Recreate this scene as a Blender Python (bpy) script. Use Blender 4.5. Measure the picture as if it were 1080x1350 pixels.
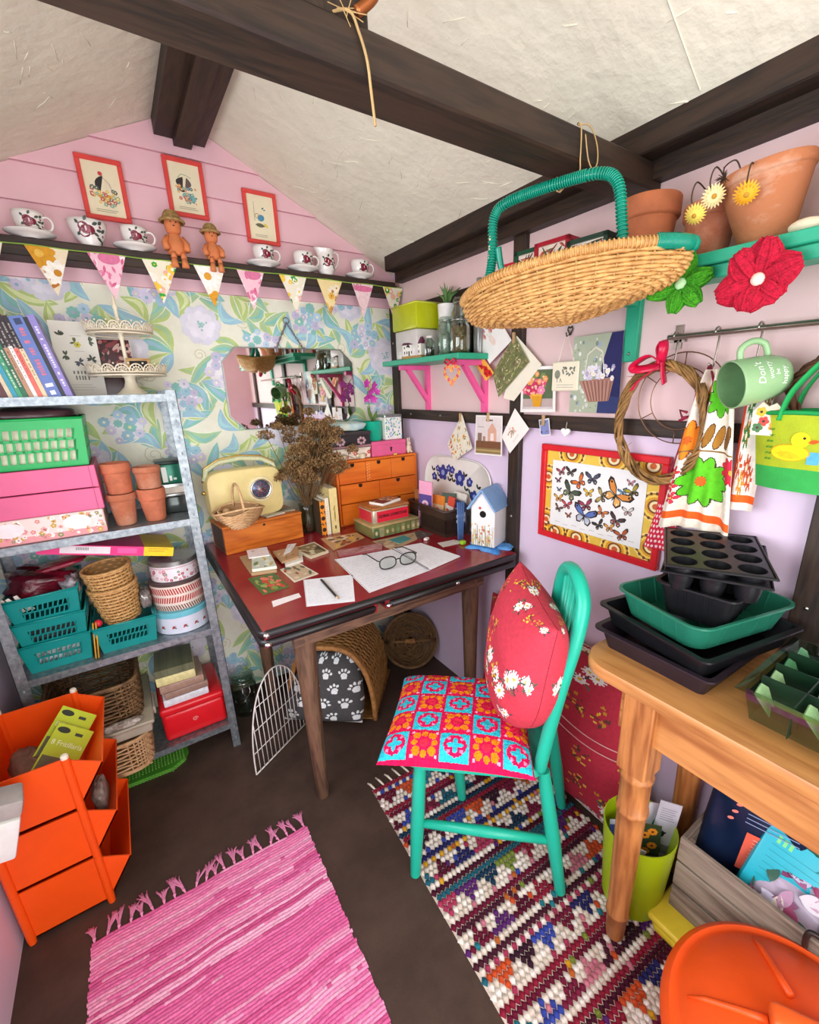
import bpy, bmesh, math, random
from mathutils import Vector, Matrix, Euler
PI = math.pi
for o in list(bpy.data.objects): bpy.data.objects.remove(o)
S = bpy.context.scene
COL = S.collection

# ---------------------------------------------------------------- camera
cam_d = bpy.data.cameras.new('camera'); cam = bpy.data.objects.new('camera', cam_d); COL.objects.link(cam)
cam_d.sensor_fit = 'VERTICAL'; cam_d.sensor_height = 24.0; cam_d.lens = 584.17 / 1350 * 24.0
cam_d.shift_x = -29.96 / 1350; cam_d.shift_y = 16.33 / 1350
cam_d.clip_start = 0.02; cam_d.clip_end = 60
yaw, pitch, roll = 0.60048, 0.29804, 0.02584
fw = Vector((math.sin(yaw)*math.cos(pitch), math.cos(yaw)*math.cos(pitch), -math.sin(pitch)))
r0 = Vector((math.cos(yaw), -math.sin(yaw), 0)); d0 = fw.cross(r0)
rt = r0*math.cos(roll) + d0*math.sin(roll); dn = d0*math.cos(roll) - r0*math.sin(roll)
mw = Matrix((( rt.x, -dn.x, -fw.x, -1.18), (rt.y, -dn.y, -fw.y, -2.01), (rt.z, -dn.z, -fw.z, 1.40), (0, 0, 0, 1)))
cam.matrix_world = mw
S.camera = cam
# ---------------------------------------------------------------- light
S.view_settings.view_transform = 'Standard'; S.view_settings.look = 'None'
S.view_settings.exposure = 0.12; S.view_settings.gamma = 1.0; S.view_settings.use_curve_mapping = False
W = bpy.data.worlds.new('overcast_sky'); S.world = W; W.use_nodes = True
bg = W.node_tree.nodes['Background']; bg.inputs[0].default_value = (0.80, 0.88, 1.0, 1); bg.inputs[1].default_value = 2.2
def area(name, loc, rot, sx, sy, power, col):
    l = bpy.data.lights.new(name, 'AREA'); l.shape = 'RECTANGLE'; l.size = sx; l.size_y = sy; l.energy = power; l.color = col
    o = bpy.data.objects.new(name, l); COL.objects.link(o); o.location = loc; o.rotation_euler = rot
    return o
area('window_daylight', (-1.74, -1.42, 1.32), (0, -PI/2+.30, 0), 0.74, 1.25, 17, (0.94, 0.96, 1.0))
area('door_daylight', (-0.90, -3.02, 1.05), (PI/2, 0, 0), 1.24, 1.9, 27, (1.0, 0.955, 0.89))

# ---------------------------------------------------------------- helpers
def lin(c):
    return c/12.92 if c <= 0.04045 else ((c+0.055)/1.055)**2.4
def rgb(r, g, b): return (lin(r/255), lin(g/255), lin(b/255), 1.0)
def hx(s):
    s = s.lstrip('#'); return rgb(int(s[0:2],16), int(s[2:4],16), int(s[4:6],16))
def cc(c): return hx(c) if isinstance(c, str) else c
def mixc(a, b, t): a = cc(a); b = cc(b); return tuple(a[i]*(1-t)+b[i]*t for i in range(3)) + (1.0,)

_M = {}
def mat(name, col='#808080', rough=0.55, metal=0.0, var=0.10, scale=18.0, bump=0.0, bscale=None, stretch=(1,1,1), col2=None, spec=0.5, coat=0.0, trans=0.0, ior=1.45, alpha=1.0, sub=0.0, contrast=(0.35, 0.65)):
    if name in _M: return _M[name]
    m = bpy.data.materials.new(name); m.use_nodes = True; nt = m.node_tree; N = nt.nodes; L = nt.links
    b = N['Principled BSDF']; c = cc(col)
    b.inputs['Roughness'].default_value = rough; b.inputs['Metallic'].default_value = metal
    b.inputs['Specular IOR Level'].default_value = spec; b.inputs['Coat Weight'].default_value = coat
    b.inputs['Transmission Weight'].default_value = trans; b.inputs['IOR'].default_value = ior; b.inputs['Alpha'].default_value = alpha
    tc = N.new('ShaderNodeTexCoord'); mp = N.new('ShaderNodeMapping'); mp.inputs['Scale'].default_value = stretch
    L.new(tc.outputs['Object'], mp.inputs['Vector'])
    nz = N.new('ShaderNodeTexNoise'); nz.inputs['Scale'].default_value = scale; nz.inputs['Detail'].default_value = 5; nz.inputs['Roughness'].default_value = 0.62
    L.new(mp.outputs[0], nz.inputs['Vector'])
    rp = N.new('ShaderNodeValToRGB'); rp.color_ramp.elements[0].position = contrast[0]; rp.color_ramp.elements[1].position = contrast[1]
    if col2 is not None: a, d = c, cc(col2)
    else:
        a = tuple(max(0, x*(1-var)) for x in c[:3]) + (1,); d = tuple(min(1, x*(1+var)) for x in c[:3]) + (1,)
    rp.color_ramp.elements[0].color = a; rp.color_ramp.elements[1].color = d
    L.new(nz.outputs['Fac'], rp.inputs['Fac']); L.new(rp.outputs['Color'], b.inputs['Base Color'])
    if bump > 0:
        n2 = N.new('ShaderNodeTexNoise'); n2.inputs['Scale'].default_value = bscale or scale*4; n2.inputs['Detail'].default_value = 4
        L.new(mp.outputs[0], n2.inputs['Vector'])
        bp = N.new('ShaderNodeBump'); bp.inputs['Strength'].default_value = bump; bp.inputs['Distance'].default_value = 0.01
        L.new(n2.outputs['Fac'], bp.inputs['Height']); L.new(bp.outputs[0], b.inputs['Normal'])
    _M[name] = m; return m

def wood(name, light, dark, axis=0, scale=10.0, rough=0.5, bump=0.08, ring=6.0, dist=4.0):
    """grain runs along the object axis given"""
    if name in _M: return _M[name]
    m = bpy.data.materials.new(name); m.use_nodes = True; nt = m.node_tree; N = nt.nodes; L = nt.links
    b = N['Principled BSDF']; b.inputs['Roughness'].default_value = rough
    tc = N.new('ShaderNodeTexCoord'); mp = N.new('ShaderNodeMapping')
    sc = [1.0, 1.0, 1.0]; sc[axis] = 0.12; mp.inputs['Scale'].default_value = sc
    L.new(tc.outputs['Object'], mp.inputs['Vector'])
    nz = N.new('ShaderNodeTexNoise'); nz.inputs['Scale'].default_value = scale; nz.inputs['Detail'].default_value = 6; nz.inputs['Distortion'].default_value = 0.6
    L.new(mp.outputs[0], nz.inputs['Vector'])
    mu = N.new('ShaderNodeMath'); mu.operation = 'MULTIPLY'; mu.inputs[1].default_value = ring; L.new(nz.outputs['Fac'], mu.inputs[0])
    fr = N.new('ShaderNodeMath'); fr.operation = 'PINGPONG'; fr.inputs[1].default_value = 0.5; L.new(mu.outputs[0], fr.inputs[0])
    n2 = N.new('ShaderNodeTexNoise'); n2.inputs['Scale'].default_value = scale*9; n2.inputs['Detail'].default_value = 3; L.new(mp.outputs[0], n2.inputs['Vector'])
    ad = N.new('ShaderNodeMath'); ad.operation = 'ADD'; L.new(fr.outputs[0], ad.inputs[0]); L.new(n2.outputs['Fac'], ad.inputs[1])
    rp = N.new('ShaderNodeValToRGB'); rp.color_ramp.elements[0].position = 0.42; rp.color_ramp.elements[1].position = 0.95
    rp.color_ramp.elements[0].color = cc(dark); rp.color_ramp.elements[1].color = cc(light)
    L.new(ad.outputs[0], rp.inputs['Fac']); L.new(rp.outputs['Color'], b.inputs['Base Color'])
    if bump:
        bp = N.new('ShaderNodeBump'); bp.inputs['Strength'].default_value = bump; bp.inputs['Distance'].default_value = 0.006
        L.new(ad.outputs[0], bp.inputs['Height']); L.new(bp.outputs[0], b.inputs['Normal'])
    _M[name] = m; return m

def vmat(name, rough=0.6, var=0.12, scale=60.0, bump=0.0, bscale=300.0, spec=0.4, metal=0.0, coat=0.0):
    """print / dyed colour read from the mesh's own colour layer, with fine procedural variation"""
    if name in _M: return _M[name]
    m = bpy.data.materials.new(name); m.use_nodes = True; nt = m.node_tree; N = nt.nodes; L = nt.links
    b = N['Principled BSDF']; b.inputs['Roughness'].default_value = rough; b.inputs['Specular IOR Level'].default_value = spec; b.inputs['Metallic'].default_value = metal; b.inputs['Coat Weight'].default_value = coat
    at = N.new('ShaderNodeVertexColor'); at.layer_name = 'Col'
    tc = N.new('ShaderNodeTexCoord'); nz = N.new('ShaderNodeTexNoise'); nz.inputs['Scale'].default_value = scale; nz.inputs['Detail'].default_value = 4
    L.new(tc.outputs['Object'], nz.inputs['Vector'])
    mr = N.new('ShaderNodeMapRange'); mr.inputs[1].default_value = 0.3; mr.inputs[2].default_value = 0.7; mr.inputs[3].default_value = 1-var; mr.inputs[4].default_value = 1+var
    L.new(nz.outputs['Fac'], mr.inputs[0])
    mx = N.new('ShaderNodeMix'); mx.data_type = 'RGBA'; mx.blend_type = 'MULTIPLY'; mx.inputs[0].default_value = 1.0
    L.new(at.outputs['Color'], mx.inputs[6]); L.new(mr.outputs[0], mx.inputs[7]); L.new(mx.outputs[2], b.inputs['Base Color'])
    if bump > 0:
        n2 = N.new('ShaderNodeTexNoise'); n2.inputs['Scale'].default_value = bscale; n2.inputs['Detail'].default_value = 3
        L.new(tc.outputs['Object'], n2.inputs['Vector'])
        bp = N.new('ShaderNodeBump'); bp.inputs['Strength'].default_value = bump; bp.inputs['Distance'].default_value = 0.004
        L.new(n2.outputs['Fac'], bp.inputs['Height']); L.new(bp.outputs[0], b.inputs['Normal'])
    _M[name] = m; return m

def glass(name, col='#f4fbf6', rough=0.03, thin=True):
    """thin-walled clear material: mostly see-through with a real reflection"""
    if name in _M: return _M[name]
    m = bpy.data.materials.new(name); m.use_nodes = True; nt = m.node_tree; N = nt.nodes; L = nt.links
    for n in list(N): N.remove(n)
    out = N.new('ShaderNodeOutputMaterial'); tr = N.new('ShaderNodeBsdfTransparent'); tr.inputs[0].default_value = cc(col)
    gl = N.new('ShaderNodeBsdfGlossy'); gl.inputs['Roughness'].default_value = rough
    lw = N.new('ShaderNodeLayerWeight'); lw.inputs['Blend'].default_value = 0.25
    nz = N.new('ShaderNodeTexNoise'); nz.inputs['Scale'].default_value = 30
    mr = N.new('ShaderNodeMapRange'); mr.inputs[3].default_value = 0.05; mr.inputs[4].default_value = 0.75; L.new(lw.outputs['Facing'], mr.inputs[0])
    mx = N.new('ShaderNodeMixShader'); L.new(mr.outputs[0], mx.inputs[0]); L.new(tr.outputs[0], mx.inputs[1]); L.new(gl.outputs[0], mx.inputs[2]); L.new(mx.outputs[0], out.inputs[0])
    _M[name] = m; return m

WHITE = (1, 1, 1, 1)
class MB:
    def __init__(s): s.v = []; s.f = []; s.c = []; s.use_c = False
    def _add(s, vs, fs, col=None, M=None):
        o = len(s.v)
        if M is not None: vs = [M @ Vector(p) for p in vs]
        s.v += [tuple(p) for p in vs]
        for f in fs: s.f.append(tuple(i+o for i in f))
        if col is not None: s.use_c = True; c = cc(col)
        else: c = WHITE
        s.c += [c]*len(fs)
        return s
    def box(s, x0, x1, y0, y1, z0, z1, col=None, M=None):
        vs = [(x0,y0,z0),(x1,y0,z0),(x1,y1,z0),(x0,y1,z0),(x0,y0,z1),(x1,y0,z1),(x1,y1,z1),(x0,y1,z1)]
        return s._add(vs, [(0,3,2,1),(4,5,6,7),(0,1,5,4),(1,2,6,5),(2,3,7,6),(3,0,4,7)], col, M)
    def rbox(s, x0, x1, y0, y1, z0, z1, r=0.004, seg=2, col=None, M=None):
        bm = bmesh.new(); bmesh.ops.create_cube(bm, size=1.0)
        for v in bm.verts: v.co = Vector(((x0+x1)/2+v.co.x*(x1-x0), (y0+y1)/2+v.co.y*(y1-y0), (z0+z1)/2+v.co.z*(z1-z0)))
        bmesh.ops.bevel(bm, geom=bm.edges[:], offset=r, segments=seg, profile=0.5, affect='EDGES')
        bm.verts.index_update(); s._add([v.co.copy() for v in bm.verts], [[v.index for v in f.verts] for f in bm.faces], col, M); bm.free(); return s
    def prism(s, poly, z0, z1, col=None, M=None):
        n = len(poly); vs = [(p[0],p[1],z0) for p in poly]+[(p[0],p[1],z1) for p in poly]
        fs = [tuple(range(n-1,-1,-1)), tuple(range(n,2*n))]+[(i,(i+1)%n,n+(i+1)%n,n+i) for i in range(n)]
        return s._add(vs, fs, col, M)
    def lathe(s, prof, seg=24, col=None, M=None, sx=1.0, sy=1.0, a0=0.0, a1=2*PI):
        closed = abs(a1-a0-2*PI) < 1e-6; n = seg if closed else seg+1; vs = []; fs = []
        for r, z in prof:
            for k in range(n):
                a = a0+(a1-a0)*k/seg; vs.append((r*math.cos(a)*sx, r*math.sin(a)*sy, z))
        for i in range(len(prof)-1):
            for k in range(seg):
                k2 = (k+1) % n; q = (i*n+k, i*n+k2, (i+1)*n+k2, (i+1)*n+k)
                fs.append(q)
        if closed:
            if prof[0][0] > 1e-5: fs.append(tuple(range(n-1,-1,-1)))
            if prof[-1][0] > 1e-5: fs.append(tuple((len(prof)-1)*n+k for k in range(n)))
        return s._add(vs, fs, col, M)
    def shell(s, prof, seg=24, col=None, M=None, sx=1.0, sy=1.0):
        """lathe without caps (profile already goes out and back)"""
        n = seg; vs = []; fs = []
        for r, z in prof:
            for k in range(n):
                a = 2*PI*k/seg; vs.append((r*math.cos(a)*sx, r*math.sin(a)*sy, z))
        for i in range(len(prof)-1):
            for k in range(seg): fs.append((i*n+k, i*n+(k+1)%n, (i+1)*n+(k+1)%n, (i+1)*n+k))
        return s._add(vs, fs, col, M)
    def tube(s, pts, r, seg=8, col=None, closed=False, caps=True, M=None, flat=1.0):
        P = [Vector(p) for p in pts]; n = len(P); R = r if isinstance(r, (list, tuple)) else [r]*n
        if n < 2: return s
        T = []
        for i in range(n):
            a = P[(i-1) % n] if (closed or i > 0) else P[i]; b = P[(i+1) % n] if (closed or i < n-1) else P[i]
            t = b-a; T.append(t.normalized() if t.length > 1e-9 else Vector((0,0,1)))
        u = Vector((0,0,1)) if abs(T[0].z) < 0.9 else Vector((1,0,0))
        u = (u - T[0]*u.dot(T[0])).normalized(); vs = []
        for i in range(n):
            u = u - T[i]*u.dot(T[i])
            u = u.normalized() if u.length > 1e-6 else T[i].orthogonal().normalized()
            w = T[i].cross(u)
            for k in range(seg):
                a = 2*PI*k/seg; vs.append(P[i]+u*(math.cos(a)*R[i]*flat)+w*(math.sin(a)*R[i]))
        fs = []; m = n if closed else n-1
        for i in range(m):
            j = (i+1) % n
            for k in range(seg): fs.append((i*seg+k, i*seg+(k+1)%seg, j*seg+(k+1)%seg, j*seg+k))
        if caps and not closed: fs.append(tuple(range(seg-1,-1,-1))); fs.append(tuple((n-1)*seg+k for k in range(seg)))
        return s._add(vs, fs, col, M)
    def ball(s, c, r, seg=10, rings=6, col=None, M=None, sc=(1,1,1)):
        vs = [(c[0],c[1],c[2]-r*sc[2])]; fs = []
        for i in range(1, rings):
            t = PI*i/rings
            for k in range(seg): a = 2*PI*k/seg; vs.append((c[0]+r*sc[0]*math.sin(t)*math.cos(a), c[1]+r*sc[1]*math.sin(t)*math.sin(a), c[2]-r*sc[2]*math.cos(t)))
        vs.append((c[0],c[1],c[2]+r*sc[2])); e = len(vs)-1
        for k in range(seg):
            fs.append((0, 1+(k+1)%seg, 1+k)); fs.append((e, e-seg+k, e-seg+(k+1)%seg))
            for i in range(rings-2): fs.append((1+i*seg+k, 1+i*seg+(k+1)%seg, 1+(i+1)*seg+(k+1)%seg, 1+(i+1)*seg+k))
        return s._add(vs, fs, col, M)
    def grid(s, fn, nu, nv, colfn=None, closeu=False, M=None, flip=False):
        vs = []; fs = []; cs = []
        mu = nu if closeu else nu+1
        for j in range(nv+1):
            for i in range(mu): vs.append(fn(i/nu, j/nv))
        for j in range(nv):
            for i in range(nu):
                i2 = (i+1) % mu
                q = (j*mu+i, j*mu+i2, (j+1)*mu+i2, (j+1)*mu+i); fs.append(q[::-1] if flip else q)
                if colfn: cs.append(cc(colfn((i+.5)/nu, (j+.5)/nv)))
        k = len(s.c); s._add(vs, fs, None, M)
        if colfn: s.use_c = True; s.c[k:] = cs
        return s
    def poly(s, pts, col=None, M=None): return s._add(pts, [tuple(range(len(pts)))], col, M)
    def sheet(s, pts2, th, col=None, M=None):
        """thin flat card: polygon in the xz plane with thickness along y"""
        n = len(pts2); vs = [(p[0],-th/2,p[1]) for p in pts2]+[(p[0],th/2,p[1]) for p in pts2]
        fs = [tuple(range(n)), tuple(range(2*n-1,n-1,-1))]+[(i,n+i,n+(i+1)%n,(i+1)%n) for i in range(n)]
        return s._add(vs, fs, col, M)
    def build(s, name, m, parent=None, smooth=False, loc=None, rot=None, sharp=None, kind=None):
        me = bpy.data.meshes.new(name); me.from_pydata(s.v, [], s.f)
        if s.use_c:
            ca = me.color_attributes.new('Col', 'FLOAT_COLOR', 'CORNER'); data = []
            for p, c in zip(me.polygons, s.c): data.extend(c*p.loop_total)
            ca.data.foreach_set('color', data)
        for x in (m if isinstance(m, (list, tuple)) else [m]): me.materials.append(x)
        if smooth:
            me.polygons.foreach_set('use_smooth', [True]*len(me.polygons))
            if sharp:
                try: me.set_sharp_from_angle(angle=math.radians(sharp))
                except Exception: pass
        me.update()
        o = bpy.data.objects.new(name, me); COL.objects.link(o)
        if parent is not None: o.parent = parent
        if loc: o.location = loc
        if rot: o.rotation_euler = rot
        if kind: o['kind'] = kind
        return o
def tag(o, label, cat, group=None):
    o['label'] = label; o['category'] = cat
    if group: o['group'] = group
    return o
def thing(name, label, cat, loc=(0,0,0), rz=0.0, rot=None, group=None):
    o = bpy.data.objects.new(name, None); COL.objects.link(o); o.empty_display_size = 0.05
    o.location = loc; o.rotation_euler = rot if rot else (0, 0, rz)
    return tag(o, label, cat, group)
def struct(o): o['kind'] = 'structure'; return o
def copy_tree(o, parent=None):
    c = o.copy(); COL.objects.link(c)
    if parent is not None: c.parent = parent
    for ch in list(o.children): copy_tree(ch, c)
    return c
def text(s, size, m, parent, loc, rot, name='lettering', extrude=0.0002, align='CENTER', sx=1.0, shear=0.0, spacing=1.0, bold=0.0):
    cu = bpy.data.curves.new(name, 'FONT'); cu.body = s; cu.size = size; cu.extrude = extrude; cu.align_x = align; cu.align_y = 'CENTER'; cu.shear = shear; cu.space_character = spacing; cu.offset = bold; cu.resolution_u = 2
    t = bpy.data.objects.new(name+'_src', cu); COL.objects.link(t)
    bpy.context.view_layer.update()
    me = bpy.data.meshes.new_from_object(t.evaluated_get(bpy.context.evaluated_depsgraph_get()))
    bpy.data.objects.remove(t); bpy.data.curves.remove(cu)
    me.materials.clear(); me.materials.append(m)
    o = bpy.data.objects.new(name, me); COL.objects.link(o); o.parent = parent; o.location = loc; o.rotation_euler = rot; o.scale = (sx, 1, 1)
    return o

def clip_poly(P, Q):
    """clip polygon P by convex counter-clockwise polygon Q"""
    out = list(P); n = len(Q)
    for i in range(n):
        ax, ay = Q[i]; bx, by = Q[(i+1) % n]; inp = out; out = []
        if not inp: break
        def side(p): return (bx-ax)*(p[1]-ay)-(by-ay)*(p[0]-ax)
        for k in range(len(inp)):
            p = inp[k]; q = inp[(k+1) % len(inp)]; sp = side(p); sq = side(q)
            if sp >= 0: out.append(p)
            if (sp >= 0) != (sq >= 0):
                t = sp/(sp-sq); out.append((p[0]+t*(q[0]-p[0]), p[1]+t*(q[1]-p[1])))
    return out
class Art:
    """flat print made of coloured polygons, (u,v) in metres"""
    def __init__(s, clip=None, rnd=None): s.p = []; s.clip = clip; s.layer = 0; s.R = rnd or random.Random(1)
    def add(s, poly, col):
        if s.clip: poly = clip_poly(poly, s.clip)
        if len(poly) >= 3: s.p.append((poly, cc(col), s.layer))
    def up(s): s.layer += 1; return s
    def rect(s, x0, y0, x1, y1, col): s.add([(x0,y0),(x1,y0),(x1,y1),(x0,y1)], col)
    def ell(s, x, y, rx, ry=None, col='#fff', rot=0, n=14):
        ry = rx if ry is None else ry; c, d = math.cos(rot), math.sin(rot)
        s.add([(x+rx*math.cos(a)*c-ry*math.sin(a)*d, y+rx*math.cos(a)*d+ry*math.sin(a)*c) for a in [2*PI*k/n for k in range(n)]], col)
    def leaf(s, x0, y0, x1, y1, w, col, bend=0.0, n=6):
        dx, dy = x1-x0, y1-y0; L = math.hypot(dx, dy) or 1e-6; nx, ny = -dy/L, dx/L; A = []; B = []
        for k in range(n+1):
            t = k/n; ww = w*math.sin(PI*t)**0.8; b = bend*math.sin(PI*t); cx, cy = x0+dx*t+nx*b, y0+dy*t+ny*b
            A.append((cx+nx*ww, cy+ny*ww)); B.append((cx-nx*ww, cy-ny*ww))
        if s.clip:
            s.add(B+A[::-1][1:-1], col)
        else:
            for k in range(n):
                q = [B[k], B[k+1], A[k+1], A[k]]
                s.p.append((q, cc(col), s.layer))
    def flower(s, x, y, r, n, col, ccol=None, rot=0.0, w=0.45, cr=0.28):
        for k in range(n):
            a = rot+2*PI*k/n; s.ell(x+math.cos(a)*r*.55, y+math.sin(a)*r*.55, r*.48, r*w, col, a, 10)
        if ccol:
            s.up(); s.ell(x, y, r*cr, None, ccol, n=10); s.layer -= 1
    def stroke(s, pts, w, col):
        for a, b in zip(pts[:-1], pts[1:]):
            dx, dy = b[0]-a[0], b[1]-a[1]; L = math.hypot(dx, dy) or 1e-6; nx, ny = -dy/L*w/2, dx/L*w/2
            s.add([(a[0]-nx,a[1]-ny),(b[0]-nx,b[1]-ny),(b[0]+nx,b[1]+ny),(a[0]+nx,a[1]+ny)], col)
    def spiral(s, x, y, r, w, col, turns=1.4, rot=0, n=18):
        s.stroke([(x+r*(1-.8*k/n)*math.cos(rot+turns*2*PI*k/n), y+r*(1-.8*k/n)*math.sin(rot+turns*2*PI*k/n)) for k in range(n+1)], w, col)
    def lines(s, x0, y0, x1, dy, n, w, col, jit=0.25):
        for k in range(n): s.rect(x0, y0-k*dy, x0+(x1-x0)*(1-jit*s.R.random()), y0-k*dy+w, col)
    def build(s, name, parent, m, fn=None, dz=0.00005, loc=None, rot=None):
        """fn(u,v,h) maps to 3D; default: xz plane facing -y"""
        b = MB()
        fn = fn or (lambda u, v, h: (u, -h, v))
        if not s.p: return None
        us = [q[0] for p in s.p for q in p[0]]; vs = [q[1] for p in s.p for q in p[0]]
        u0, v0 = min(us), min(vs); cs = max(max(us)-u0, max(vs)-v0)/160+1e-9; top = {}
        for poly, c, l in sorted(s.p, key=lambda q: q[2]):        # ink laid on ink: each patch lies just above what it covers
            i0 = int((min(q[0] for q in poly)-u0)/cs); i1 = int((max(q[0] for q in poly)-u0)/cs); j0 = int((min(q[1] for q in poly)-v0)/cs); j1 = int((max(q[1] for q in poly)-v0)/cs)
            cells = [(i, j) for i in range(i0, i1+1) for j in range(j0, j1+1)]
            t = 1+max(top.get(q, 0) for q in cells)
            for q in cells: top[q] = t
            b.poly([fn(u, v, 0.0002+t*dz) for u, v in poly], c)
        return b.build(name, m, parent, loc=loc, rot=rot)
def weave(mb, F, nrow, ncol, r, amp, closed=True, cols=None, rib=None, seg=4, v0=0.0, v1=1.0, ribcol=None, sub=2):
    """over-and-under strands on the surface F(u,v); ribs run along v"""
    def nrm(u, v):
        e = 1e-3; a = Vector(F(u+e, v))-Vector(F(u-e, v)); b = Vector(F(u, v+e))-Vector(F(u, v-e)); n = a.cross(b)
        return n.normalized() if n.length > 1e-12 else Vector((0,0,1))
    for i in range(nrow):
        v = v0+(v1-v0)*(i+.5)/nrow; pts = []
        K = ncol*sub
        for k in range(K if closed else K+1):
            u = k/K; ph = math.cos(PI*(k/sub+i)); pts.append(Vector(F(u, v))+nrm(u, v)*(amp*ph))
        c = None if cols is None else cols[i % len(cols)]
        mb.tube(pts, r, seg, c, closed, caps=not closed)
    if rib:
        for k in range(ncol if closed else ncol+1):
            u = k/ncol; mb.tube([F(u, v0+(v1-v0)*j/8) for j in range(9)], rib, 4, ribcol)
    return mb
def rounded(path, n=10):
    P = [Vector(p) for p in path]; out = []
    for i in range(len(P)-1):
        p0 = P[max(0,i-1)]; p1 = P[i]; p2 = P[i+1]; p3 = P[min(len(P)-1,i+2)]
        for j in range(n): t_ = j/n; out.append(.5*((2*p1)+(-p0+p2)*t_+(2*p0-5*p1+4*p2-p3)*t_**2+(-p0+3*p1-3*p2+p3)*t_**3))
    return out+[P[-1]]
PRINT = vmat('printed_paper', 0.5, 0.06, 40)
PRINTG = vmat('glossy_print', 0.22, 0.04, 40)
CLOTHP = vmat('printed_cotton', 0.85, 0.10, 90, 0.15, 500)
# ---------------------------------------------------------------- setting
RW, LW, BW, FWY = 0.0, -1.65, 0.0, -2.95
APX, APZ, EAVE = -0.825, 2.32, 1.9075
m_floor = mat('brown_lino', '#4b3a31', 0.62, var=0.22, scale=7, bump=0.10, bscale=240, spec=0.35)
m_pink = mat('pink_gloss_paint', '#eec2cb', 0.5, var=0.03, scale=6, bump=0.05, bscale=60)
m_lilac = mat('pale_lilac_paint', '#e2cfe4', 0.6, var=0.025, scale=5, bump=0.04, bscale=80)
m_ceil = mat('plastered_white_ceiling', '#ece8d2', 0.75, var=0.04, scale=9, bump=0.55, bscale=26)
m_dark = wood('dark_stained_timber', '#372619', '#1e140d', 1, 14, 0.55, 0.12)
m_darkx = wood('dark_stained_timber_across', '#372619', '#1e140d', 0, 14, 0.55, 0.12)
m_darkz = wood('dark_stained_timber_upright', '#372619', '#1e140d', 2, 14, 0.55, 0.12)
m_screw = mat('screw_steel', '#b9b6ae', 0.3, 1.0, var=.1)
fl = struct(MB().box(LW, RW, FWY, BW, -0.05, 0, None).build('floor', m_floor))
# back wall: plain lower part, boards in the gable
bw = MB(); bw._add([(LW,0,0),(RW,0,0),(RW,0,EAVE),(APX,0,APZ),(LW,0,EAVE),(LW,.06,0),(RW,.06,0),(RW,.06,EAVE),(APX,.06,APZ),(LW,.06,EAVE)],
    [(0,1,2,3,4),(9,8,7,6,5),(0,5,6,1),(1,6,7,2),(2,7,8,3),(3,8,9,4),(4,9,5,0)])
wall_back = struct(bw.build('wall_back', m_pink))
def roofz(x): return APZ-abs(x-APX)*0.5
zb = 1.765; bh = 0.106; k = 0
while zb < APZ-0.01:
    z1 = min(zb+bh, APZ); hw0 = min(0.825, max(0.0, (APZ-zb)/0.5)); hw1 = min(0.825, max(0.001, (APZ-z1)/0.5))
    x0a, x0b, x1a, x1b = APX-hw0, APX+hw0, APX-hw1, APX+hw1
    g = 0.004
    b = MB()._add([(x0a,-.012,zb),(x0b,-.012,zb),(x1b,-.006,z1-g),(x1a,-.006,z1-g),(x0a,0,zb),(x0b,0,zb),(x1b,0,z1-g),(x1a,0,z1-g)],
        [(0,1,2,3),(1,5,6,2),(0,3,7,4),(3,2,6,7),(0,4,5,1)])
    b.build('plank', m_pink, wall_back); zb = z1
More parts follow.
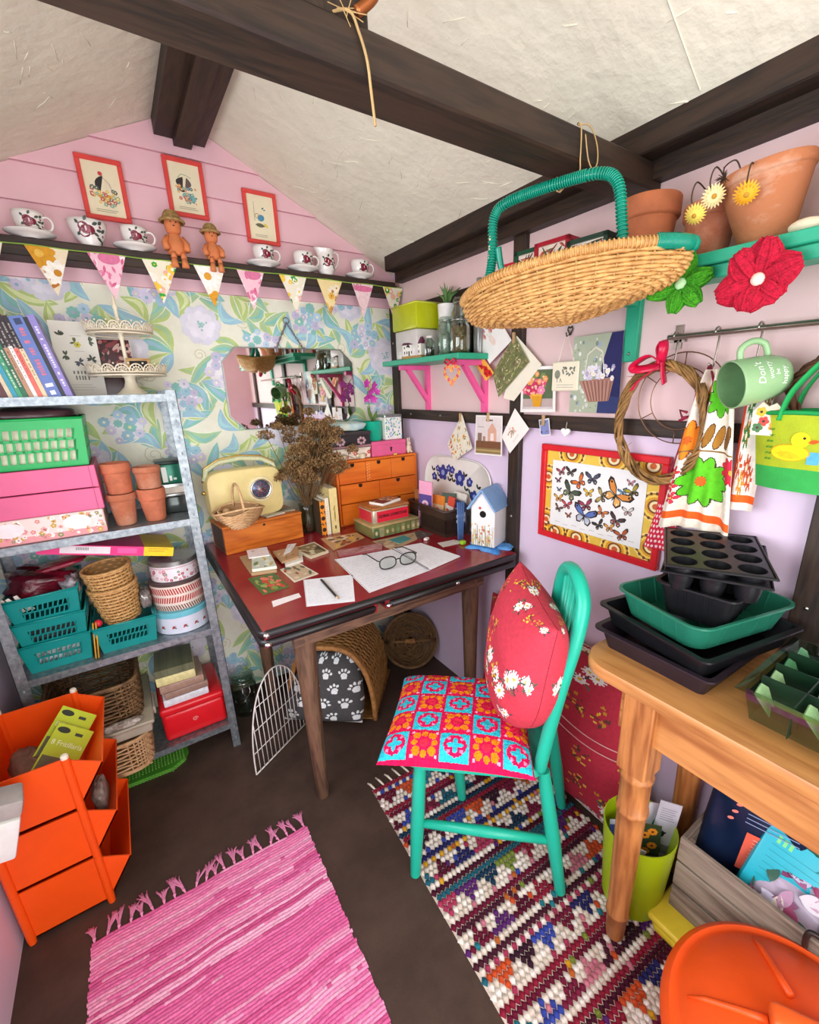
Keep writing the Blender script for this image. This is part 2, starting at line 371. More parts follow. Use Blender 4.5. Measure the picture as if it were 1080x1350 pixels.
# wallpaper with its printed pattern
m_wp = mat('wallpaper_ground', '#ebecd8', 0.6, var=0.03, scale=30)
MB().box(LW, RW, -0.0012, 0, 0.0, 1.764).build('wallpaper', m_wp, wall_back)
R = random.Random(11)
wa = Art([(LW,0),(RW,0),(RW,1.763),(LW,1.763)], R)
LIME, SAGE, TEAL, SKY, LAV, PALE, OUT = '#bcd382', '#abcd9f', '#8cc8bd', '#a0c9da', '#c6c1da', '#dcdce8', '#cdc69e'
def wp_tile(ox, oy):
    A = wa
    A.layer = 0
    for k in range(16):                                            # fine scroll lines
        A.spiral(ox+R.uniform(0,.53), oy+R.uniform(0,.6), R.uniform(.015,.036), .0024, OUT, 1.5, R.uniform(0,6), 14)
    for cx, cy, a0 in ((.10,.12,0.5),(.36,.30,2.2),(.16,.45,4.0),(.44,.06,1.2),(.46,.52,5.2),(.28,.17,3.2),(.02,.30,.2),(.26,.55,1.0),(.40,.42,.3),(.08,.0,2.6),(.50,.30,3.6),(.22,.04,1.9),(.06,.22,5.4),(.34,.02,5.8),(.12,.56,3.0),(.44,.20,4.6),(.30,.40,.9)):
        for j in range(5):                                         # sweeping leaves in sprays
            a = a0+j*0.46+R.uniform(-.1,.1); L = R.uniform(.10,.17); c = (LIME, SAGE, TEAL, LIME, SKY)[j]; bd = R.uniform(-.04,.04)
            x1, y1 = ox+cx+math.cos(a)*L, oy+cy+math.sin(a)*L
            A.layer = 1+j; A.leaf(ox+cx, oy+cy, x1, y1, .024, '#edf0d8', bd, 7)
            A.leaf(ox+cx, oy+cy, x1, y1, .020, c, bd, 7)
            A.leaf(ox+cx+math.cos(a)*.02, oy+cy+math.sin(a)*.02, ox+cx+math.cos(a)*L*.92, oy+cy+math.sin(a)*L*.92, .008, (SAGE, TEAL, SKY, '#dfeab0', '#a9d9dd')[j], bd*1.25, 6)
    for cx, cy, r in ((.20,.30,.085),(.47,.40,.07),(.03,.52,.07)):        # big pale blooms
        A.layer = 8; A.flower(ox+cx, oy+cy, r, 9, PALE, None, R.random(), .40)
        A.layer = 9; A.flower(ox+cx, oy+cy, r*.72, 8, '#e9e7f1', None, R.random(), .40)
        for j in range(14):
            A.layer = 10; t = R.uniform(0,.35)*r; q = R.uniform(0,6.3); A.ell(ox+cx+t*math.cos(q), oy+cy+t*math.sin(q), .0045, None, '#9fcac6', n=6)
    for cx, cy, n in ((.36,.14,15),(.10,.38,13),(.33,.52,15),(.52,.24,9),(.16,.04,10)):   # clusters of small daisies
        A.layer = 11; A.ell(ox+cx, oy+cy, .058, .05, '#e8e8ea', 0, 12)
        for j in range(n):
            q = j*2.4; t = .066*math.sqrt((j+.5)/n); x, y = ox+cx+t*math.cos(q), oy+cy+t*math.sin(q)*.9; r = R.uniform(.012,.021); c = R.choice((SKY, LAV, TEAL, '#b9d6ea', '#d9d3ea', SKY, PALE, '#d6cfe4'))
            A.layer = 12; A.flower(x, y, r, 8, c, R.choice(('#eef3df', '#dfe7b2', '#b9b2d2', '#8fbcc9')), R.random(), .38)
for tx in range(4):
    for ty in range(4): wp_tile(LW+tx*.53-.2, ty*.6-.25-(tx % 2)*.3)
wa.build('wallpaper_print', wall_back, vmat('wallpaper_ink', .6, .08, 25), fn=lambda u, v, h: (u, -0.0012-h, v))
# right wall
rw = MB().box(RW, RW+.06, FWY, BW, 0, EAVE)
wall_right = struct(rw.build('wall_right', m_lilac))
m_peach = mat('peach_pink_paint', '#e8c9c6', 0.6, var=0.025, scale=5, bump=0.04, bscale=80)
MB().box(-.003, .002, FWY, BW, 1.284, EAVE-.02).build('upper_panel', m_peach, wall_right)
# left wall with a window opening, front wall with an open doorway
lw = MB()
lw.box(LW-.05, LW, FWY, BW, 0, .95); lw.box(LW-.05, LW, FWY, BW, 1.69, EAVE); lw.box(LW-.05, LW, FWY, -2.05, .95, 1.69); lw.box(LW-.05, LW, -.80, BW, .95, 1.69)
wall_left = struct(lw.build('wall_left', m_lilac))
wf = MB(); wf.box(LW-.05, LW+.005, -2.07, -.78, .93, .95); wf.box(LW-.05, LW+.005, -2.07, -.78, 1.69, 1.71); wf.box(LW-.05, LW+.005, -1.44, -1.40, .95, 1.69)
struct(wf.build('window_1', mat('white_gloss', '#ece9e2', .4, var=.03)))
fr = MB(); fr.box(LW, -1.52, FWY-.05, FWY, 0, EAVE); fr.box(-.28, RW, FWY-.05, FWY, 0, EAVE)
fr._add([(LW,FWY,2.02),(RW,FWY,2.02),(RW,FWY,EAVE),(APX,FWY,APZ),(LW,FWY,EAVE)], [(0,1,2,3,4)]) if False else None
fr._add([(LW,FWY,EAVE),(RW,FWY,EAVE),(APX,FWY,APZ)], [(0,1,2)])
struct(fr.build('wall_front', m_pink))
# ceiling slopes
ce = MB()
for sx in (-1, 1):
    xe = APX+sx*.86; ze = APZ-.43
    ce._add([(APX,FWY-.05,APZ),(xe,FWY-.05,ze),(xe,.06,ze),(APX,.06,APZ),(APX,FWY-.05,APZ+.03),(xe,FWY-.05,ze+.03),(xe,.06,ze+.03),(APX,.06,APZ+.03)],
        [(0,1,2,3),(7,6,5,4),(0,4,5,1),(1,5,6,2),(2,6,7,3),(3,7,4,0)])
ceiling = struct(ce.build('ceiling', m_ceil))
# trowel ridges in the plaster
rg = MB(); R = random.Random(5)
for k in range(260):
    sx = R.choice((-1, 1, 1)); t = R.uniform(.06,.80); y = R.uniform(-1.95,-.05); a = R.uniform(-.7,.7); L = R.uniform(.015,.07); pts = []
    for j in range(4):
        f = j/3-.5; d = t+math.sin(a)*L*f; yy = y+math.cos(a)*L*f+R.uniform(-.004,.004); pts.append((APX+sx*d, yy, APZ-d*.5-.0005))
    rg.tube(pts, [.0006,.0016,.0014,.0005], 4)
rg.build('plaster_ridges', m_ceil, ceiling, smooth=True, kind='stuff')
MB().tube([(APX+.01, -.0, 0), (APX, -2.0, 0)], .001, 4) if False else None
MB().tube([(-.10,-1.42,roofz(-.10)-.001),(-.45,-1.44,roofz(-.45)-.001),(-.8,-1.45,roofz(-.8)-.001)], .0018, 4).build('board_joint', m_ceil, ceiling)
# timbers
rb = MB(); rb.box(-.90,-.845,-2.9,-.012,2.235,2.31); rb.box(-.845,-.79,-2.9,-.012,2.215,2.318); rb.box(-.79,-.745,-2.9,-.012,2.232,2.29)
struct(rb.build('trim_1', m_dark))                                   # ridge beam
t2 = MB().rbox(-1.65, 0, -1.30, -1.21, 1.836, 1.893, .004, 1)
struct(t2.build('trim_2', m_darkx))                                  # tie beam
t3 = MB(); t3.rbox(-.09, 0, -2.9, -.10, 1.895, 1.955, .003, 1); t3.box(-.04, 0, -2.9, -.10, 1.856, 1.896)
struct(t3.build('trim_3', m_dark))                                   # right wall plate
t3 = MB(); t3.rbox(-1.65, -1.56, -2.9, -.10, 1.895, 1.955, .003, 1)
struct(t3.build('trim_4', m_dark))
struct(MB().rbox(-.875,-.775,-1.29,-1.22,1.893,2.24,.003,1).build('trim_5', m_darkz))     # king post
def upright(n, y0, y1): 
    o = struct(MB().rbox(-.022, 0, y0, y1, 0, 1.857, .002, 1).build(n, m_darkz)); return o
u1 = upright('trim_6', -.050, -.002); u2 = upright('trim_7', -.878, -.824); u3 = upright('trim_8', -1.79, -1.728); upright('trim_9', -2.72, -2.66)
rail = struct(MB().rbox(-.020, 0, -2.9, -.05, 1.262, 1.305, .002, 1).build('trim_10', m_dark))
struct(MB().rbox(-.020, 0, -.824, -.05, 1.712, 1.755, .002, 1).build('trim_12', m_dark))
def screw(p, x, y, z):
    MB().lathe([(0,0),(.005,0),(.0045,.0018),(0,.0022)], 10).build('screw_head', m_screw, p, True, loc=(x,y,z), rot=(0,-PI/2,0))
for y in (-.16,-.40): screw(rail, -.020, y, 1.285)
screw(u2, -.022, -.85, .93); screw(u3, -.022, -1.755, .92); screw(u1, -.022, -.026, 1.61)
struct(MB().rbox(-1.65, -.04, -.105, -.0, 1.805, 1.856, .003, 1).build('trim_11', m_darkx))     # ledge shelf along the back wall
struct(MB().box(-1.65, 0, -.014, 0, 0, .05).build('baseboard_back', m_darkx))
# ---------------------------------------------------------------- ledge along the back wall
m_china = mat('white_china', '#f3efe9', 0.18, var=0.02, coat=0.4)
m_red = mat('coral_red_paint', '#df4a44', 0.45, var=0.06)
m_cream = mat('cream_paper', '#efe6c4', 0.7, var=0.03)
m_terra = mat('terracotta', '#c27050', 0.8, var=0.16, scale=26, bump=0.12, bscale=160)
m_terra2 = mat('weathered_terracotta', '#b56a4a', 0.85, scale=14, col2='#cf9a7c', bump=0.2, bscale=120, contrast=(.4,.75))
LZ = 1.856
def rose_art(parent, rf, a0, s=1.0, zc=.035):
    A = Art(); c = '#7c1e33'
    for a, r in ((0,.011),(2.1,.011),(4.2,.011)): A.ell(math.cos(a)*.007*s, zc+math.sin(a)*.006*s, r*s, r*s*.85, c)
    A.up(); A.ell(0, zc, .0095*s, .0085*s, c); A.up(); A.ell(.003*s, zc-.002*s, .005*s, .004*s, '#9c3048'); A.up(); A.ell(.001, zc+.002*s, .0018*s, .0048*s, '#e7d3d3')
    A.layer = 0
    for x, y, x1, y1 in ((.014,.01,.026,.016),(.013,-.004,.024,-.010),(-.012,.010,-.018,.018),(.02,.0,.032,.002),(.018,-.012,.03,-.018),(-.012,-.006,-.02,-.010),(.026,.012,.036,.020),(.030,-.002,.042,.006),(.026,-.016,.038,-.024),(.0,.016,.006,.026)):
        A.leaf(x*s, zc+y*s, x1*s, zc+y1*s, .0032*s, '#4f5b52'); 
    A.ell(.030*s, zc+.008*s, .003*s, None, '#a04a58'); A.ell(.034*s, zc-.008*s, .0025*s, None, '#a04a58')
    A.build('rose_print', parent, PRINTG, fn=lambda u, v, h: ((rf(v)+.0004+h)*math.cos(a0+u/rf(v)), (rf(v)+.0004+h)*math.sin(a0+u/rf(v)), v))
def prof_r(prof):
    def f(z):
        for (r0, z0), (r1, z1) in zip(prof[:-1], prof[1:]):
            if z0 <= z <= z1: return r0+(r1-r0)*(z-z0)/max(1e-6, z1-z0)
        return prof[-1][0]
    return f
CUPO = [(.017,0),(.019,.003),(.022,.006),(.031,.018),(.0355,.035),(.0375,.052),(.039,.064)]
def make_cup(label, x, y, z, rz, name='teacup', s=1.0):
    t = thing(name, label, 'cup', (x, y, z), 0, group=None)
    pr = [(r*s, h*s) for r, h in CUPO]; inn = [(r*s-.002, h*s) for r, h in CUPO[::-1] if h > .004]
    b = MB().shell([(0,0)]+pr+inn+[(0,.006)], 28); b.build('bowl', m_china, t, True)
    hp = [(math.cos(a)*.015*s+.044*s, 0, .036*s+math.sin(a)*.018*s) for a in [PI*.75-1.5*PI*k/12 for k in range(13)]]
    hp = [(.036*s,0,.052*s)]+hp+[(.033*s,0,.022*s)]
    MB().tube(hp, .0032*s, 6, M=Matrix.Rotation(rz, 4, 'Z')).build('handle', m_china, t, True)
    rose_art(t, prof_r(pr), -PI/2+.05, s)
    return t
def make_saucer(label, x, y, z, r=.062):
    pr = [(0,.004),(.022,.004),(.024,.001),(.027,.001),(.028,.005),(r*.8,.010),(r,.016),(r+.0005,.0175),(r*.8,.0125),(.03,.008),(0,.007)]
    o = MB().shell(pr, 40).build('saucer', m_china, None, True, loc=(x,y,z)); return tag(o, label, 'saucer', None)
cups = [(-1.288, 'leftmost white rose teacup on the dark ledge', 'leftmost white saucer on the dark ledge'),
        (-1.022, 'rose teacup between the rose bowl and the straw-hatted pot figure', 'saucer under the teacup left of the larger pot figure'),
        (-.607, 'rose teacup right under the stork picture', 'saucer right under the stork picture'),
        (-.452, 'rose teacup just left of the rose milk jug', 'saucer just left of the rose milk jug'),
        (-.203, 'rightmost rose teacup on the ledge by the wall plate', 'rightmost saucer on the ledge by the wall plate')]
for x, l1, l2 in cups:
    make_saucer(l2, x, -.077, LZ); make_cup(l1, x+.004, -.077, LZ+.007, -.35)
t = thing('sugar_bowl', 'handleless white rose bowl on the ledge between two teacups', 'bowl', (-1.142,-.068,LZ))
BW_ = [(.026,0),(.028,.004),(.027,.008),(.041,.03),(.049,.052),(.0535,.070)]
MB().shell([(0,0)]+BW_+[(r-.0025,h) for r,h in BW_[::-1] if h>.006]+[(0,.01)], 32).build('bowl', m_china, t, True)
rose_art(t, prof_r(BW_), -PI/2-.15, 1.35, .04)
t = thing('milk_jug', 'white rose milk jug on the ledge between two teacups', 'jug', (-.350,-.068,LZ))
JG = [(.026,0),(.028,.003),(.027,.007),(.034,.022),(.0375,.042),(.034,.066),(.031,.080),(.0345,.096)]
def jugpt(u, v):
    i = v*(len(JG)-1); k = min(int(i), len(JG)-2); f = i-k; r = JG[k][0]*(1-f)+JG[k+1][0]*f; z = JG[k][1]*(1-f)+JG[k+1][1]*f
    a = 2*PI*u; sp = max(0, math.cos(a-PI))**6*max(0, v-.75)*4*.013; return ((r+sp)*math.cos(a), (r+sp)*math.sin(a), z+sp*.4)
b = MB().grid(jugpt, 32, 28, closeu=True); b.grid(lambda u, v: tuple(c*.94 if i < 2 else c for i, c in enumerate(jugpt(u, 1-v*.9))), 32, 14, closeu=True); b.lathe([(0,.002),(.026,.002)], 20); b.build('body', m_china, t, True)
MB().tube([(.030,0,.084),(.045,0,.094),(.057,0,.086),(.058,0,.066),(.048,0,.042),(.036,0,.030)], .0034, 6).build('handle', m_china, t, True)
rose_art(t, prof_r(JG), -PI/2-.1, 1.15, .046)

def red_picture(label, x, z, kind):
    t = thing('framed_print', label, 'picture', (x, -.014, z)); w, h, f = .0625, .0885, .0135
    fr = MB(); fr.rbox(-w, w, -.012, 0, h-f, h, .002, 1); fr.rbox(-w, w, -.012, 0, -h, -h+f, .002, 1); fr.rbox(-w, -w+f, -.012, 0, -h+f, h-f, .002, 1); fr.rbox(w-f, w, -.012, 0, -h+f, h-f, .002, 1)
    fr.build('frame', m_red, t); MB().box(-w+f, w-f, -.005, 0, -h+f, h-f).build('print_sheet', m_cream, t)
    A = Art([(-w+f,-h+f),(w-f,-h+f),(w-f,h-f),(-w+f,h-f)], random.Random(kind))
    if kind == 0:                                                   # sailing boat among flowers
        A.leaf(-.012,-.012,.004,.04,.009,'#2d2a2c',.008); A.leaf(.006,-.012,.012,.034,.010,'#e9dfc0',-.006); A.up(); A.leaf(-.022,-.018,.026,-.014,.008,'#d9a33c',-.006); A.ell(-.002,.044,.006,None,'#d2403f')
        A.stroke([(-.002,.04),(.018,.018),(.026,-.008)],.0012,'#8a6b45')
        for k in range(34): A.flower(A.R.uniform(-.036,.036),A.R.uniform(-.046,.004),A.R.uniform(.004,.007),5,A.R.choice(('#c96a5e','#8fb59a','#e2c46a','#5e6f63')),'#f4e7c0')
    elif kind == 1:                                                 # bird bath
        A.leaf(-.012,-.004,-.006,.034,.011,'#3c3434',.01); A.leaf(-.002,.0,.006,.034,.009,'#6a5a55',-.008); A.up(); A.ell(-.012,-.006,.009,.006,'#2e2b2b'); A.ell(.006,-.026,.022,.014,'#7db6b4',-.3)
        for k in range(34): A.flower(A.R.uniform(-.032,.032),A.R.uniform(-.044,.006),A.R.uniform(.003,.006),5,A.R.choice(('#e0a25e','#6fae9c','#cc6b5e','#4f7f86')),'#f2e6c2')
        A.stroke([(-.022,.03),(-.01,.042),(.006,.04),(.02,.034)],.0015,'#7f9a78')
    else:                                                           # stork
        A.stroke([(-.024,.052),(-.026,-.012)],.0012,'#6d6a58'); A.ell(-.002,-.0,.013,.011,'#4d93b3',.4); A.up(); A.spiral(-.016,.004,.011,.002,'#b08a4c',1.2); A.leaf(.006,-.018,.022,-.030,.006,'#e6cf5c'); A.leaf(-.026,-.024,.01,-.026,.007,'#6c6b4d'); A.leaf(.004,.03,.012,.036,.003,'#4d6d72'); A.leaf(.01,.026,.018,.03,.002,'#4d6d72')
    A.layer = 0; A.lines(-.030,-.058,.030,.005,2,.0016,'#9a937c')
    A.build('illustration', t, PRINT, fn=lambda u, v, h: (u, -.005-h, v))
red_picture('leftmost red framed print on the pink gable, sailing boat and flowers', -1.075, 2.042, 0)
red_picture('middle red framed print on the pink gable, just under the ridge beam', -.828, 2.091, 1)
red_picture('rightmost red framed print on the pink gable, blue stork', -.577, 2.042, 2)

# clay pot figures with straw hats, legs over the ledge
m_straw = mat('woven_straw', '#c4a268', .8, scale=90, col2='#94733f', bump=.5, bscale=220)
m_clay = mat('orange_clay', '#d9824f', .75, var=.1, scale=30)
def pot_figure(label, x, s):
    t = thing('clay_pot_figure', label, 'figurine', (x, -.092, LZ))
    MB().lathe([(.022*s,0),(.026*s,.006*s),(.025*s,.03*s),(.017*s,.058*s),(.012*s,.064*s)], 18).build('torso', m_clay, t, True)
    hd = MB().lathe([(.010*s,.060*s),(.020*s,.066*s),(.024*s,.082*s),(.022*s,.100*s),(.014*s,.108*s)], 18).build('head', m_clay, t, True)
    e = MB(); 
    for sx in (-1, 1): e.ball((sx*.0075*s, -.0225*s, .090*s), .0022*s, 6, 4)
    e.ball((0,-.0235*s,.080*s), .0028*s, 6, 4, sc=(1.3,.5,.6)); e.build('face_dots', mat('black_paint','#2a1c18',.5), hd, True)
    ht = MB(); pr = [(.004*s,.125*s),(.016*s,.123*s),(.023*s,.112*s),(.024*s,.103*s),(.034*s,.099*s),(.036*s,.096*s),(.033*s,.094*s),(.022*s,.098*s)]
    for i in range(14):
        f = i/13*(len(pr)-2); k = int(f); g = f-k; r = pr[k][0]*(1-g)+pr[k+1][0]*g; z = pr[k][1]*(1-g)+pr[k+1][1]*g
        ht.tube([(r*math.cos(a), r*math.sin(a), z) for a in [2*PI*q/18 for q in range(18)]], .0021*s, 5, closed=True)
    ht.build('straw_hat', m_straw, t, True)
    for sx in (-1, 1):
        a = MB(); a.tube([(sx*.019*s,-.004,.052*s),(sx*.031*s,-.010,.034*s),(sx*.028*s,-.022,.014*s)], [.008*s,.0095*s,.010*s], 8); a.build('arm', m_clay, t, True)
        l = MB(); l.tube([(sx*.012*s,-.014,.010*s),(sx*.013*s,-.026,.006*s)], .0012, 5); l.tube([(sx*.013*s,-.026,.006*s),(sx*.014*s,-.029,-.012)], [.006*s,.0095*s], 10); l.tube([(sx*.014*s,-.029,-.014),(sx*.015*s,-.030,-.040)], [.008*s,.0115*s], 10); l.build('leg', m_clay, t, True)
pot_figure('larger terracotta pot figure in a straw hat sitting on the ledge', -.902, 1.08)
pot_figure('smaller terracotta pot figure in a straw hat sitting on the ledge', -.785, .92)

# bunting
bt = thing('bunting', 'flowery fabric bunting on lime tape along the dark ledge', 'bunting', (0, -.109, 0))
m_tape = mat('lime_tape', '#a6d65c', .7)
tp = []
for k in range(60):
    x = -1.64+1.63*k/59; tp.append((x, 0, 1.836-.003*abs(math.sin(x*17))))
MB().tube(tp, .0042, 4, flat=.4).build('tape', m_tape, bt)
flags = [(-1.455,-1.355,-1.405,2),(-1.308,-1.204,-1.256,0),(-1.159,-1.058,-1.107,1),(-1.013,-.907,-.972,2),(-.860,-.758,-.810,3),(-.717,-.620,-.673,1),(-.563,-.455,-.508,2),(-.411,-.302,-.364,4),(-.258,-.157,-.211,5),(-.109,-.008,-.058,2)]
for i, (xl, xr, xt, kd) in enumerate(flags):
    fr = MB().sheet([(xl,1.833),(xt,1.700),(xr,1.833)], .0012, None)
    base = ('#efe0c0','#f3c6d2','#f0ead2','#f4eedd','#f2dca0','#f4d3d6')[kd]
    R = random.Random(i*7+3)
    f = fr.build('pennant', mat('cotton_'+base, base, .9, var=.05), bt)
    A = Art([(xl,1.833),(xt,1.700),(xr,1.833)], R)
    if kd == 0:
        A.flower(xl+.03,1.815,.040,10,'#d79a2b','#e7bb52',.2,.30); A.up(); A.flower(xt+.012,1.765,.036,9,'#f7f3e6','#c98a28',.0,.28); A.layer=0
        for k in range(8): A.leaf(xt+R.uniform(-.02,.02),1.71+R.uniform(0,.05),xt+R.uniform(-.03,.03),1.74+R.uniform(0,.04),.006,'#b9772a')
    elif kd == 1:
        for k in range(46): 
            x, y = R.uniform(xl,xr), R.uniform(1.70,1.833); a = R.uniform(.3,2.6); A.leaf(x, y, x+.022*math.cos(a), y+.022*math.sin(a), .004, R.choice(('#d9668f','#e58aa9','#fbeef0','#e079a0')))
        A.ell(xl+.055,1.822,.03,.018,'#dd7ba0')
    elif kd == 2:
        for k in range(26): A.flower(R.uniform(xl,xr), R.uniform(1.70,1.833), R.uniform(.008,.017), 6, R.choice(('#3fae3c','#57b63a','#f3cd4a','#f7f3e4','#2f9a35','#efb9a8')), R.choice(('#f3cd4a','#f7f3e4')), R.random())
    elif kd == 3:
        A.flower((xl+xr)/2-.01,1.80,.043,13,'#fdfbf4','#e0a53a',0,.17,.3); A.up(); A.flower(xt+.012,1.725,.03,7,'#e2a02e','#c9812a')
    elif kd == 4:
        for k in range(12): A.flower(R.uniform(xl,xr), R.uniform(1.71,1.833), R.uniform(.012,.022), 7, R.choice(('#eab447','#f6ead0','#e7a53c','#c99a56')), '#b87931', R.random(), .36)
    else:
        A.add([(xl+.004,1.832),(xt,1.704),(xr-.004,1.832)], '#f4d3d6'); A.up()
        for k in range(9): A.spiral(R.uniform(xl,xr), R.uniform(1.71,1.833), R.uniform(.010,.020), .003, R.choice(('#d76f95','#f7efe6','#c9b08e')))
        A.ell((xl+xr)/2,1.815,.05,.012,'#e07aa0')
    A.build('fabric_print', f, CLOTHP, fn=lambda u, v, h: (u, -.0007-h, v))

# mirror
t = thing('mirror', 'frameless octagonal mirror hung by a chain on the flowery wallpaper', 'mirror', (0, -.004, 0))
x0, x1, z0, z1, c = -.800, -.236, 1.252, 1.578, .056
oc = [(x0+c,z0),(x1-c,z0),(x1,z0+c),(x1,z1-c),(x1-c,z1),(x0+c,z1),(x0,z1-c),(x0,z0+c)]
MB().sheet(oc, .004, None).build('backing', mat('mirror_edge','#8a8f8c',.3,.6), t, loc=(0,-.004,0))
mm = mat('silvered_glass', '#dfe3de', .02, 1.0, var=.01)
MB().sheet([(p[0]*.982+(x0+x1)/2*.018, p[1]*.974+(z0+z1)/2*.026) for p in oc], .003).build('mirror_glass', mm, t, loc=(0,-.0075,0))
m_chain = mat('dull_chain', '#8c8690', .35, .9)
def chain(mb, a, b, n, r=.0062, w=.0016):
    a = Vector(a); b = Vector(b); d = (b-a)/n; L = d.length
    q = d.to_track_quat('X', 'Z').to_matrix().to_4x4()
    for k in range(n):
        M = Matrix.Translation(a+d*(k+.5)) @ q @ Matrix.Rotation(PI/2*(k % 2), 4, 'X')
        mb.tube([(math.cos(t_)*L*.68, math.sin(t_)*r*.5, 0) for t_ in [2*PI*j/10 for j in range(10)]], w, 4, closed=True, M=M)
ch = MB(); chain(ch, (-.524,-.010,1.676), (-.578,-.010,1.575), 9); chain(ch, (-.524,-.010,1.676), (-.462,-.010,1.575), 9); ch.build('chain', m_chain, t, True)
MB().tube([(-.524+.012*math.cos(a), -.010, 1.684+.012*math.sin(a)) for a in [2*PI*k/16 for k in range(16)]], .0022, 6, closed=True).build('hanging_ring', m_chain, t, True)
cl = MB(); cl.box(-.584,-.572,-.014,-.002,1.560,1.582); cl.box(-.468,-.456,-.014,-.002,1.560,1.582); cl.build('clip', m_chain, t)
# ---------------------------------------------------------------- galvanised shelving unit
m_galv = mat('galvanised_steel', '#a3abaf', .42, .75, scale=60, col2='#788287', bump=.05)
su = thing('shelving_unit', 'galvanised steel four-shelf rack against the flowery wallpaper', 'shelving', (0,0,0))
SX0, SX1, SY0, SY1 = -1.592, -1.006, -.305, -.010
SZ = [1.404, .985, .553, .117]
def angle_post(x, y, sx, sy):
    b = MB(); w = .030; th = .0018
    b.box(min(x,x-sx*w), max(x,x-sx*w), min(y,y-sy*th), max(y,y-sy*th), 0, 1.415); b.box(min(x,x-sx*th), max(x,x-sx*th), min(y,y-sy*w), max(y,y-sy*w), 0, 1.415)
    o = b.build('post', m_galv, su)
    h = MB()
    for k in range(26):
        z = .04+k*.053; h.box(x-sx*.017, x-sx*.012, y+sy*.0004, y+sy*.0012, z, z+.010); h.box(x+sx*.0004, x+sx*.0012, y-sy*.017, y-sy*.012, z, z+.010)
    h.build('post_slots', mat('dark_slot','#87939a',.6), o, kind='stuff')
for x, sx in ((SX0,-1),(SX1,1)):
    for y, sy in ((SY0,-1),(SY1,1)): angle_post(x, y, sx, sy)
for z in SZ:
    b = MB(); x0, x1, y0, y1 = SX0+.003, SX1-.003, SY0+.003, SY1-.003
    b.box(x0, x1, y0, y1, z-.002, z); b.box(x0, x1, y0, y0+.0018, z-.024, z-.002); b.box(x0, x1, y1-.0018, y1, z-.024, z-.002); b.box(x0, x0+.0018, y0, y1, z-.024, z-.002); b.box(x1-.0018, x1, y0, y1, z-.024, z-.002); b.box(x0, x1, y0, y0+.012, z-.0245, z-.0235)
    b.build('shelf', m_galv, su)
# ---- top shelf: leaning books
m_pages = mat('book_pages', '#e7dcc0', .8, var=.08, scale=120, stretch=(1,1,8))
bk = [('purple paperback with white spine letters, rightmost of the leaning books', .016, .222, '#8a7fc0', '#e9e6f5', 1),
      ('thin black book between the purple and the blue paperbacks', .009, .214, '#23222c', None, 0),
      ('thick blue paperback with red spine letters in the leaning row', .030, .218, '#5f78b8', '#e0707a', 2),
      ('slim book with a cream and black spine beside the thick blue paperback', .010, .216, '#e8cfa6', '#29252a', 3),
      ('slim book with a coral red and black spine in the leaning row', .010, .218, '#ea6a5c', '#29252a', 3),
      ('slim white-spined book in the leaning row', .009, .222, '#ece7e2', '#3a3034', 3),
      ('slim tan-spined book with a black band in the leaning row', .010, .218, '#b98a6a', '#2a2124', 3),
      ('slim dark green book in the leaning row', .011, .196, '#1f6b4a', '#e9e4d0', 4),
      ('slim bright green book in the leaning row', .010, .200, '#3c9c6c', '#d9e9d8', 4),
      ('slim turquoise book in the leaning row', .010, .196, '#2f9ab4', None, 0),
      ('slim cream book left of the turquoise one in the leaning row', .009, .190, '#d9cba8', None, 0),
      ('dark maroon book, leftmost of the leaning row', .034, .186, '#5b2a30', '#caa0a4', 4)]
th = math.radians(11); xb = -1.272
m_ink = {}
for lab, w, h, c, ink, kd in bk:
    step = w/math.cos(th)+.0006
    # the book leans to the left: its lower right edge stands on the shelf
    t = thing('book', lab, 'book', (xb, -.287, 1.4045+w*math.sin(th)*0), rot=(0, -th, 0), group='leaning books on the top shelf')
    xb -= step
    D = .135; cv = mat('cover_'+c, c, .45, var=.06, scale=40)
    b = MB(); b.box(-w, -w+.0012, 0, D, 0, h); b.box(-.0012, 0, 0, D, 0, h); b.box(-w, 0, -.001, .0005, 0, h); b.build('cover', cv, t)
    MB().box(-w+.0012, -.0012, .0006, D-.004, .003, h-.003).build('page_block', m_pages, t)
    if ink:
        A = Art(None, random.Random(len(lab)))
        if kd == 3:
            A.rect(-w, h-.085, 0, h, ink)
            A.up(); z = h-.02
            while z > .05: L = A.R.uniform(.002,.006); A.rect(-w*A.R.uniform(.62,.70), z-L, -w*.34, z, '#a9a29c' if z > h-.085 else mixc(ink, c, .45)); z -= L+A.R.choice((.0016,.0016,.006))
        else:
            z = h-.03
            while z > (.06 if kd == 2 else .03):
                L = A.R.uniform(.003,.008); A.rect(-w*A.R.uniform(.62,.72), z-L, -w*.32, z, mixc(ink, c, .25)); z -= L+.002+(.010 if A.R.random() < .22 else 0)
            if kd == 2: A.rect(-w*.7, h-.022, -w*.2, h-.006, '#2f3d63'); A.rect(-w*.8, .030, -w*.2, .040, '#dfe5f2'); A.rect(-w*.7, .008, -w*.3, .020, '#dfe5f2')
        A.build('spine_print', t, PRINT, fn=lambda u, v, hh: (u, -.001-hh, v))
